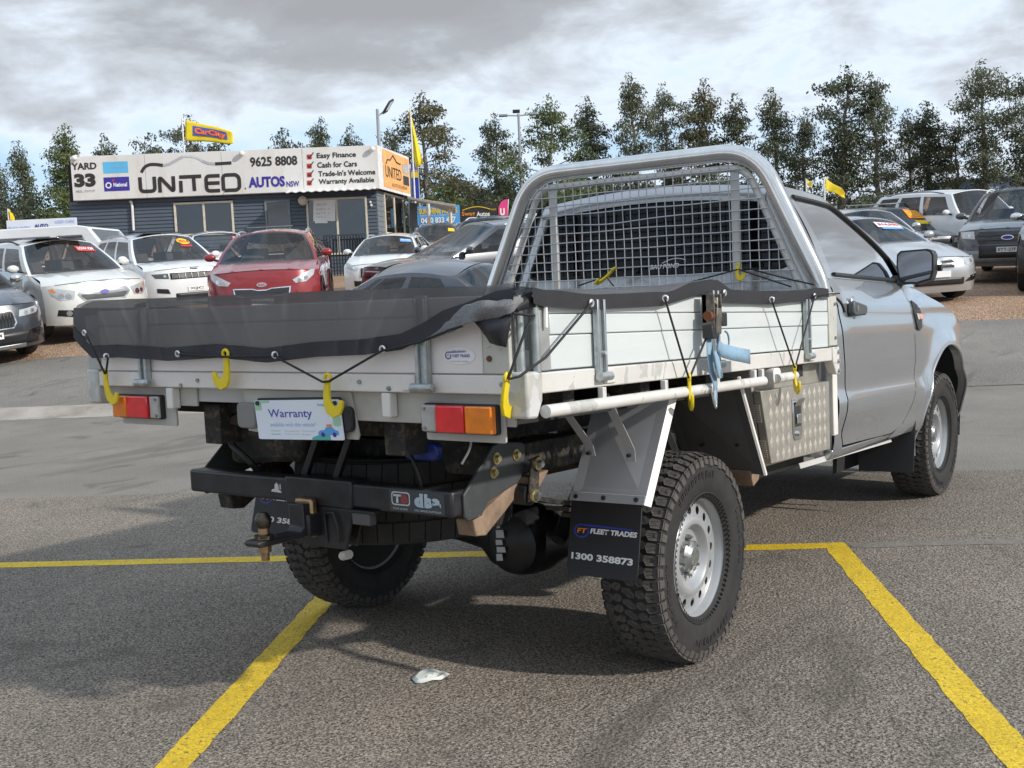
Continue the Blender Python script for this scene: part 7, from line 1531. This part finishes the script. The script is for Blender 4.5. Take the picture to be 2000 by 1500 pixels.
# pink feather banner
b0 = at(982, 440, 46); gnd = Vector((b0.x, b0.y, terrain(b0))); fb = empty('feather_banner', gnd, 0, 'pink feather banner with a white letter beside the black board', 'flag')
out = [(973, 424), (974, 405), (978, 395), (985, 390), (992, 389), (992, 424)]; m = MB().slab([at(u, v, 46)-gnd for u, v in out], cF*.02); m.build('banner_cloth', MATS['ink_pink'], fb, smooth=0)
text('lettering', 'U', MATS['ink_white'], fb, at(977, 421, 45.95)-gnd, Vector((cR.x, cR.y, 0)), up, .20, .30, .06); m = MB().cyl(Vector((0, 0, 0)), at(993, 389, 46)-gnd, .03, .02, 8); m.build('pole', MATS['pole_white'], fb)
# floodlight on the office roof and the double-armed yard light
p = fp(741, 290, -.4); top = at(738, 214, (p-CAM).dot(cF)); fl_ = empty('flood_light', p, 0, 'floodlight on a grey pole at the office roof corner', 'light')
def LB(mb, name, mat, root, o, **k): mb.v = [v-o for v in mb.v]; return mb.build(name, MATS[mat], root, **k)
dp = (p-CAM).dot(cF); LB(MB().cyl(p-up*.4, Vector((p.x, p.y, top.z)), .07, .055, 10), 'pole', 'pole_grey', fl_, p); LB(MB().tube([Vector((p.x, p.y, top.z-.25)), at(752, 217, dp)], .03, 8), 'arm', 'pole_grey', fl_, p)
hc = at(758, 208, dp); LB(MB().obox(hc, (cR*.75+cU*.45).normalized()*.10, cF*.16, (cU*.75-cR*.45).normalized()*-.02+(cR*.45+cU*.9).normalized()*.26), 'lamp_head', 'black_plastic', fl_, p, bevel=.02)
LB(MB().obox(at(761, 207, dp-.2), (cR*.75+cU*.45).normalized()*.07, cF*.02, (cR*.45+cU*.9).normalized()*.18), 'lamp_lens', 'lamp_glass', fl_, p)
b0 = at(1022, 440, 55); gnd = Vector((b0.x, b0.y, terrain(b0))); yl = empty('yard_light', gnd, 0, 'tall grey yard light with two arms left of the headboard hoop', 'light'); tp = at(1014, 225, 55)
LB(MB().cyl(gnd, Vector((gnd.x, gnd.y, tp.z)), .10, .06, 10), 'pole', 'pole_grey', yl, gnd)
hx = Vector((cR.x, cR.y, 0)).normalized(); pt = Vector((gnd.x, gnd.y, tp.z))
for s in (-1, 1): LB(MB().bar(pt-up*.1, pt+hx*s*.75-up*.05, .06, .06), 'arm', 'pole_grey', yl, gnd); LB(MB().obox(pt+hx*s*.75-up*.05, hx*.22, cF*.12, up*.05), 'lamp_head', 'pole_grey', yl, gnd, bevel=.02)
LB(MB().obox(pt+up*.12-hx*.1, hx*.18, cF*.10, up*.07), 'sensor_head', 'black_plastic', yl, gnd, bevel=.02)
# navy warehouse far right, pale sheds glimpsed between the trunks
def shed(label, u0, u1, v_top, depth, mat, h_extra=0, sgn_=None):
    a = at(u0, v_top, depth); b_ = at(u1, v_top, depth); ga = min(terrain(a), terrain(b_))-.3; o = Vector(((a.x+b_.x)/2, (a.y+b_.y)/2, ga)); r = empty('warehouse', o, 0, label, 'building'); z = (a.z+b_.z)/2
    fd = Vector((cF.x, cF.y, 0)).normalized(); A_, B_ = Vector((a.x, a.y, ga)), Vector((b_.x, b_.y, ga)); H_ = z-ga; m = MB()
    m.hexa([A_, B_, B_+fd*12, A_+fd*12, A_+up*H_, B_+up*H_, B_+fd*12+up*H_, A_+fd*12+up*H_]); m.v = [v-o for v in m.v]; m.build('wall', MATS[mat], r, smooth=0)
    m = MB(); m.hexa([A_+up*H_-fd*.2, B_+up*H_-fd*.2, B_+fd*12.2+up*H_, A_+fd*12.2+up*H_, A_+up*(H_+.15)-fd*.2, B_+up*(H_+.15)-fd*.2, B_+fd*12.2+up*(H_+.8), A_+fd*12.2+up*(H_+.8)]); m.v = [v-o for v in m.v]; m.build('roof', MATS['roof_white' if mat != 'navy_wall' else 'navy_wall'], r, smooth=0)
    return r, o
plain('navy_wall', (.045, .065, .13), .6, var=.1, scale=.5); plain('shed_pale', (.50, .52, .54), .6, var=.1, scale=.4); plain('shed_brown', (.16, .10, .065), .7, var=.2, scale=.6)
r, o = shed('navy blue warehouse behind the last trees at the right edge', 1920, 2120, 346, 85, 'navy_wall'); text('lettering', 'STORAGE', MATS['ink_grey'], r, at(1926, 378, 84.9)-o, hx, up, 1.0, .5, .0)
shed('long pale shed low behind the trees at the left', -60, 330, 420, 95, 'shed_pale'); shed('pale shed glimpsed between tree trunks behind the carport', 860, 1010, 396, 95, 'shed_pale'); shed('brown fence-high shed seen through the headboard mesh', 1030, 1330, 372, 62, 'shed_brown'); shed('pale shed low behind the right-hand trees', 1600, 1900, 392, 95, 'shed_pale')
# ------------------------------------------------------------------ gum trees behind the yard: trunk with limbs, crown of leaf-sized faces in clumps
def m_leaf(name, lo, mid, hi):
    t = NT(name); n = t.noise(1.1, 3, .6); f1 = t.n.new('ShaderNodeObjectInfo'); v_ = t.noise(9, 2, .6)
    c = t.ramp(n, [(.32, lo), (.5, mid), (.68, hi)]); c = t.mix(t.ramp(v_, [(.35, 0), (.65, .5)]), c, mid); t.set(color=c, rough=.6, spec=.25)
    tl = t.n.new('ShaderNodeBsdfTranslucent'); t.l.new(c, tl.inputs[0]); mx = t.n.new('ShaderNodeMixShader'); mx.inputs[0].default_value = .28; t.l.new(t.b.outputs[0], mx.inputs[1]); t.l.new(tl.outputs[0], mx.inputs[2]); t.l.new(mx.outputs[0], t.out.inputs[0]); return t.m
m_leaf('leaf_grey', (.085, .098, .060), (.135, .148, .090), (.19, .20, .125)); m_leaf('leaf_green', (.080, .105, .042), (.125, .155, .062), (.18, .205, .09)); m_leaf('leaf_dark', (.060, .072, .046), (.098, .112, .068), (.145, .158, .092)); m_leaf('leaf_olive', (.10, .098, .055), (.15, .14, .076), (.20, .185, .10))
t = NT('bark'); n = t.noise(3, 4, .6, sc=(1, 1, .3)); t.set(color=t.ramp(n, [(.3, (.13, .115, .10)), (.7, (.30, .27, .23))]), rough=.9)
def tree_meshes(seed, h, spread, shape, density=1.0, bare=.18):
    r = random.Random(seed); tr = MB(); lv = MB(); Q = []
    lean = Vector((r.uniform(-.05, .05), r.uniform(-.05, .05), 0))
    trunk = [Vector((0, 0, 0))+lean*h*(i/8)**1.5+Vector((r.uniform(-.07, .07), r.uniform(-.07, .07), h*.93*i/8)) for i in range(9)]; r0 = .014*h+.03
    tr.tube(trunk, [r0*(1-.88*i/8) for i in range(9)], 7)
    clumps = []
    nl = int(13+h*1.4)
    for i in range(nl):
        k = bare+(.97-bare)*(i+r.random())/nl; j = min(int(k*8), 7); p = trunk[j].lerp(trunk[j+1], k*8-j)
        a = i*2.4+r.uniform(-.6, .6); w = spread*shape(k)*r.choice((.45, .75, 1.0, 1.25))*r.uniform(.8, 1.15); el = r.uniform(.25, .75)
        q = p+Vector((math.cos(a)*w, math.sin(a)*w, w*el*.75)); m = p.lerp(q, .55)+Vector((0, 0, -.04*w))
        tr.tube([p, m, q], [r0*(1-k)*.40+.012, r0*(1-k)*.22+.009, .007], 5, caps=False)
        clumps.append((q, r.uniform(.32, .78)*(.5+.5*min(1, w/spread))*min(1.25, h/9))); clumps.append((m+Vector((r.uniform(-.2, .2), r.uniform(-.2, .2), .25)), r.uniform(.25, .5)*min(1.2, h/9)))
        for _ in range(r.choice((1, 1, 2))):
            b = q.lerp(p, r.uniform(.1, .5))+Vector((r.uniform(-.5, .5), r.uniform(-.5, .5), r.uniform(-.1, .6)))*w*.5; tr.tube([m, b], [.012, .005], 4, caps=False); clumps.append((b, r.uniform(.3, .6)*min(1.2, h/9)))
    clumps.append((trunk[-1]+Vector((0, 0, .15)), .4)); clumps.append((trunk[-1]+Vector((.05, 0, .6)), .22))
    for c, rad in clumps:
        n = int(105*density*(rad/.5)**1.6)
        for _ in range(n):
            d = Vector((r.gauss(0, 1), r.gauss(0, 1), r.gauss(0, .8))); d = d.normalized()*rad*r.random()**.45; p = c+d-Vector((0, 0, .12*rad))
            L_ = r.uniform(.11, .22); w = L_*r.uniform(.28, .46); a = Vector((r.gauss(0, .55), r.gauss(0, .55), -1+r.gauss(0, .55))).normalized(); b = a.orthogonal().normalized(); b = (b*math.cos(t_ := r.uniform(0, 6.28))+a.cross(b)*math.sin(t_))
            n0 = len(lv.v); lv.v += [p, p+a*L_*.5+b*w*.5, p+a*L_, p+a*L_*.5-b*w*.5]; lv.f.append([n0, n0+1, n0+2, n0+3])
    return tr.mesh('trunk', MATS['bark'], 60, normals=False), lv
cone = lambda k: max(.12, math.sin(min(1, (1-k)*1.25)*1.45)*.85) * (1 if k > .3 else .75)
oval = lambda k: max(.15, math.sin(math.pi*min(.97, max(.08, k))**1.1))
col_ = lambda k: .55+.25*math.sin(k*9) if k < .9 else .25
topy = lambda k: max(.10, (k-.25)*1.25) if k < .85 else .5
PROTO = []
for i, (h, sp_, sh, dn, br) in enumerate(((10, 2.0, cone, 1.0, .16), (10, 2.3, oval, 1.0, .2), (11, 1.6, col_, .95, .2), (10, 1.7, cone, 1.1, .12), (8, 2.6, oval, 1.05, .15), (11, 1.9, topy, .8, .35), (9, 2.1, cone, .9, .2), (6, 2.0, oval, 1.1, .12))):
    tm, lv = tree_meshes(100+i*7, h, sp_, sh, dn, br); PROTO.append((h, tm, lv, {}))
def leaf_mesh(i, mat):
    h, tm, lv, cache = PROTO[i]
    if mat not in cache:
        me = lv.mesh('crown', MATS[mat], 0, normals=False); cache[mat] = me
    return cache[mat]
TREES = [  # picture x, depth, top y, prototype, leaf, width factor, description
 (-18, 58, 300, 3, 'leaf_grey', 1.2, 'gum tree cut off by the left edge'), (42, 60, 270, 6, 'leaf_grey', 1.1, 'slim gum tree left of the white office sign'), (122, 56, 232, 3, 'leaf_green', 1.35, 'tall full gum tree just left of the office'), (200, 60, 258, 4, 'leaf_dark', 1.0, 'rounded gum tree over the left end of the sign'),
 (274, 60, 268, 7, 'leaf_dark', 1.0, 'low round tree above the sign left of the flag'), (352, 60, 210, 2, 'leaf_grey', 1.15, 'slim tall gum tree behind the yellow flag'), (440, 60, 262, 7, 'leaf_dark', 1.2, 'low tree showing under the yellow flag tip'), (534, 60, 258, 7, 'leaf_dark', 1.0, 'dark round tree above the phone number'),
 (612, 60, 222, 0, 'leaf_grey', 1.0, 'pointed gum tree above the tick list'), (694, 60, 243, 4, 'leaf_dark', .8, 'dark tree left of the floodlight pole'), (775, 64, 250, 3, 'leaf_grey', 1.0, 'gum tree behind the floodlight pole'), (826, 54, 172, 1, 'leaf_olive', 1.35, 'big olive gum tree right of the office'),
 (905, 62, 330, 7, 'leaf_dark', 1.5, 'low dark tree between the office and the hoop'), (962, 58, 212, 1, 'leaf_dark', 1.0, 'spreading gum tree left of the yard light'), (1064, 56, 176, 1, 'leaf_green', 1.25, 'bright green gum tree behind the yard light'), (1160, 58, 178, 3, 'leaf_dark', 1.2, 'dark pointed gum tree above the left of the hoop'),
 (1242, 57, 132, 0, 'leaf_grey', 1.0, 'tall pointed gum tree above the middle of the hoop'), (1308, 60, 150, 2, 'leaf_grey', 1.0, 'narrow gum tree, left of a close pair'), (1356, 58, 146, 3, 'leaf_olive', 1.2, 'narrow brownish gum tree, right of a close pair'), (1436, 58, 178, 6, 'leaf_dark', 1.25, 'shorter gum tree above the right shoulder of the hoop'),
 (1520, 59, 162, 3, 'leaf_grey', 1.15, 'gum tree just right of the hoop'), (1566, 61, 205, 6, 'leaf_dark', 1.1, 'dark gum tree filling the gap right of the hoop'), (1638, 57, 112, 2, 'leaf_dark', 1.35, 'tallest gum tree right of the hoop'), (1716, 57, 132, 0, 'leaf_grey', 1.05, 'tall conical gum tree above the truck cab'),
 (1778, 60, 205, 6, 'leaf_dark', 1.2, 'dark gum tree right of the conical one'), (1818, 58, 192, 3, 'leaf_dark', 1.5, 'broad dark gum tree behind the roof-rack SUV'), (1872, 57, 228, 1, 'leaf_olive', 1.0, 'olive gum tree low behind the white four-wheel drive'), (1926, 55, 104, 5, 'leaf_grey', 1.25, 'tall open-crowned gum tree near the right edge'), (1996, 55, 122, 2, 'leaf_grey', 1.4, 'gum tree cut off by the right edge'),
]
rt_ = random.Random(11)
for u, d, vt, pi, lf, wf, desc in TREES:
    tp = at(u, vt, d); g_ = Vector((tp.x, tp.y, 0)); g_.z = terrain(g_)-.1; h = (tp.z-g_.z)/1.02; ph = PROTO[pi][0]; k = h/ph
    r = empty('gum_tree', g_, rt_.uniform(0, 6.28), desc, 'tree', 'row of gum trees behind the yard'); r.scale = (k*wf*1.18, k*wf*1.18, k)
    for nm, me in (('trunk', PROTO[pi][1]), ('crown', leaf_mesh(pi, lf))):
        o = bpy.data.objects.new(nm, me); COL.objects.link(o); o.parent = r
# understorey shrubs: one dense belt in front of the trunks
def shrub(u, d, vt, w, lf, desc):
    tp = at(u, vt, d); g_ = Vector((tp.x, tp.y, 0)); g_.z = terrain(g_)-.05; h = tp.z-g_.z; r = random.Random(int(u)); lv = MB(); tr = MB()
    for i in range(5): a = i*1.26; tr.tube([Vector((0, 0, 0)), Vector((math.cos(a)*w*.3, math.sin(a)*w*.3, h*.7))], [.04, .01], 5)
    for _ in range(int(900*w*h/4)):
        q = Vector((r.gauss(0, .42), r.gauss(0, .42), 0)); q = q*w*.9; z = h*r.random()**.7*(1-.35*min(1, q.length/w)); p = Vector((q.x, q.y, z)); L_ = r.uniform(.14, .26); a = Vector((r.gauss(0, 1), r.gauss(0, 1), r.gauss(0, 1))).normalized(); b = a.orthogonal().normalized(); n0 = len(lv.v); lv.v += [p, p+a*L_*.5+b*L_*.25, p+a*L_, p+a*L_*.5-b*L_*.25]; lv.f.append([n0, n0+1, n0+2, n0+3])
    o = empty('shrub', g_, 0, desc, 'shrub', 'shrubs under the gum trees'); lv.build('foliage', MATS[lf], o, smooth=0, normals=False); tr.build('stem', MATS['bark'], o)
for u, d, vt, w, lf, desc in ((915, 55, 345, 2.4, 'leaf_dark', 'dark shrub behind the carport roof'), (975, 56, 350, 2.2, 'leaf_dark', 'dark shrub above the pink banner'), (1030, 55, 352, 2.2, 'leaf_dark', 'dark shrub at the left foot of the hoop'), (1120, 54, 330, 2.5, 'leaf_green', 'green shrub under the hoop left of centre'), 
    (1390, 55, 332, 2.6, 'leaf_dark', 'dark shrub under the hoop right of centre'), (1690, 55, 380, 1.8, 'leaf_dark', 'dark shrub above the roof-rack SUV'), (1850, 54, 362, 1.8, 'leaf_dark', 'dark shrub behind the white four-wheel drive'), (1960, 52, 372, 1.9, 'leaf_dark', 'dark shrub before the navy warehouse'),
    (60, 56, 372, 2.2, 'leaf_dark', 'dark shrub over the left banner'), (130, 55, 380, 1.9, 'leaf_green', 'green shrub at the left corner of the office'), (-20, 55, 378, 2.2, 'leaf_dark', 'dark shrub at the left edge'), (865, 53, 352, 1.9, 'leaf_green', 'green shrub under the big olive tree')): shrub(u, d, vt, w, lf, desc)
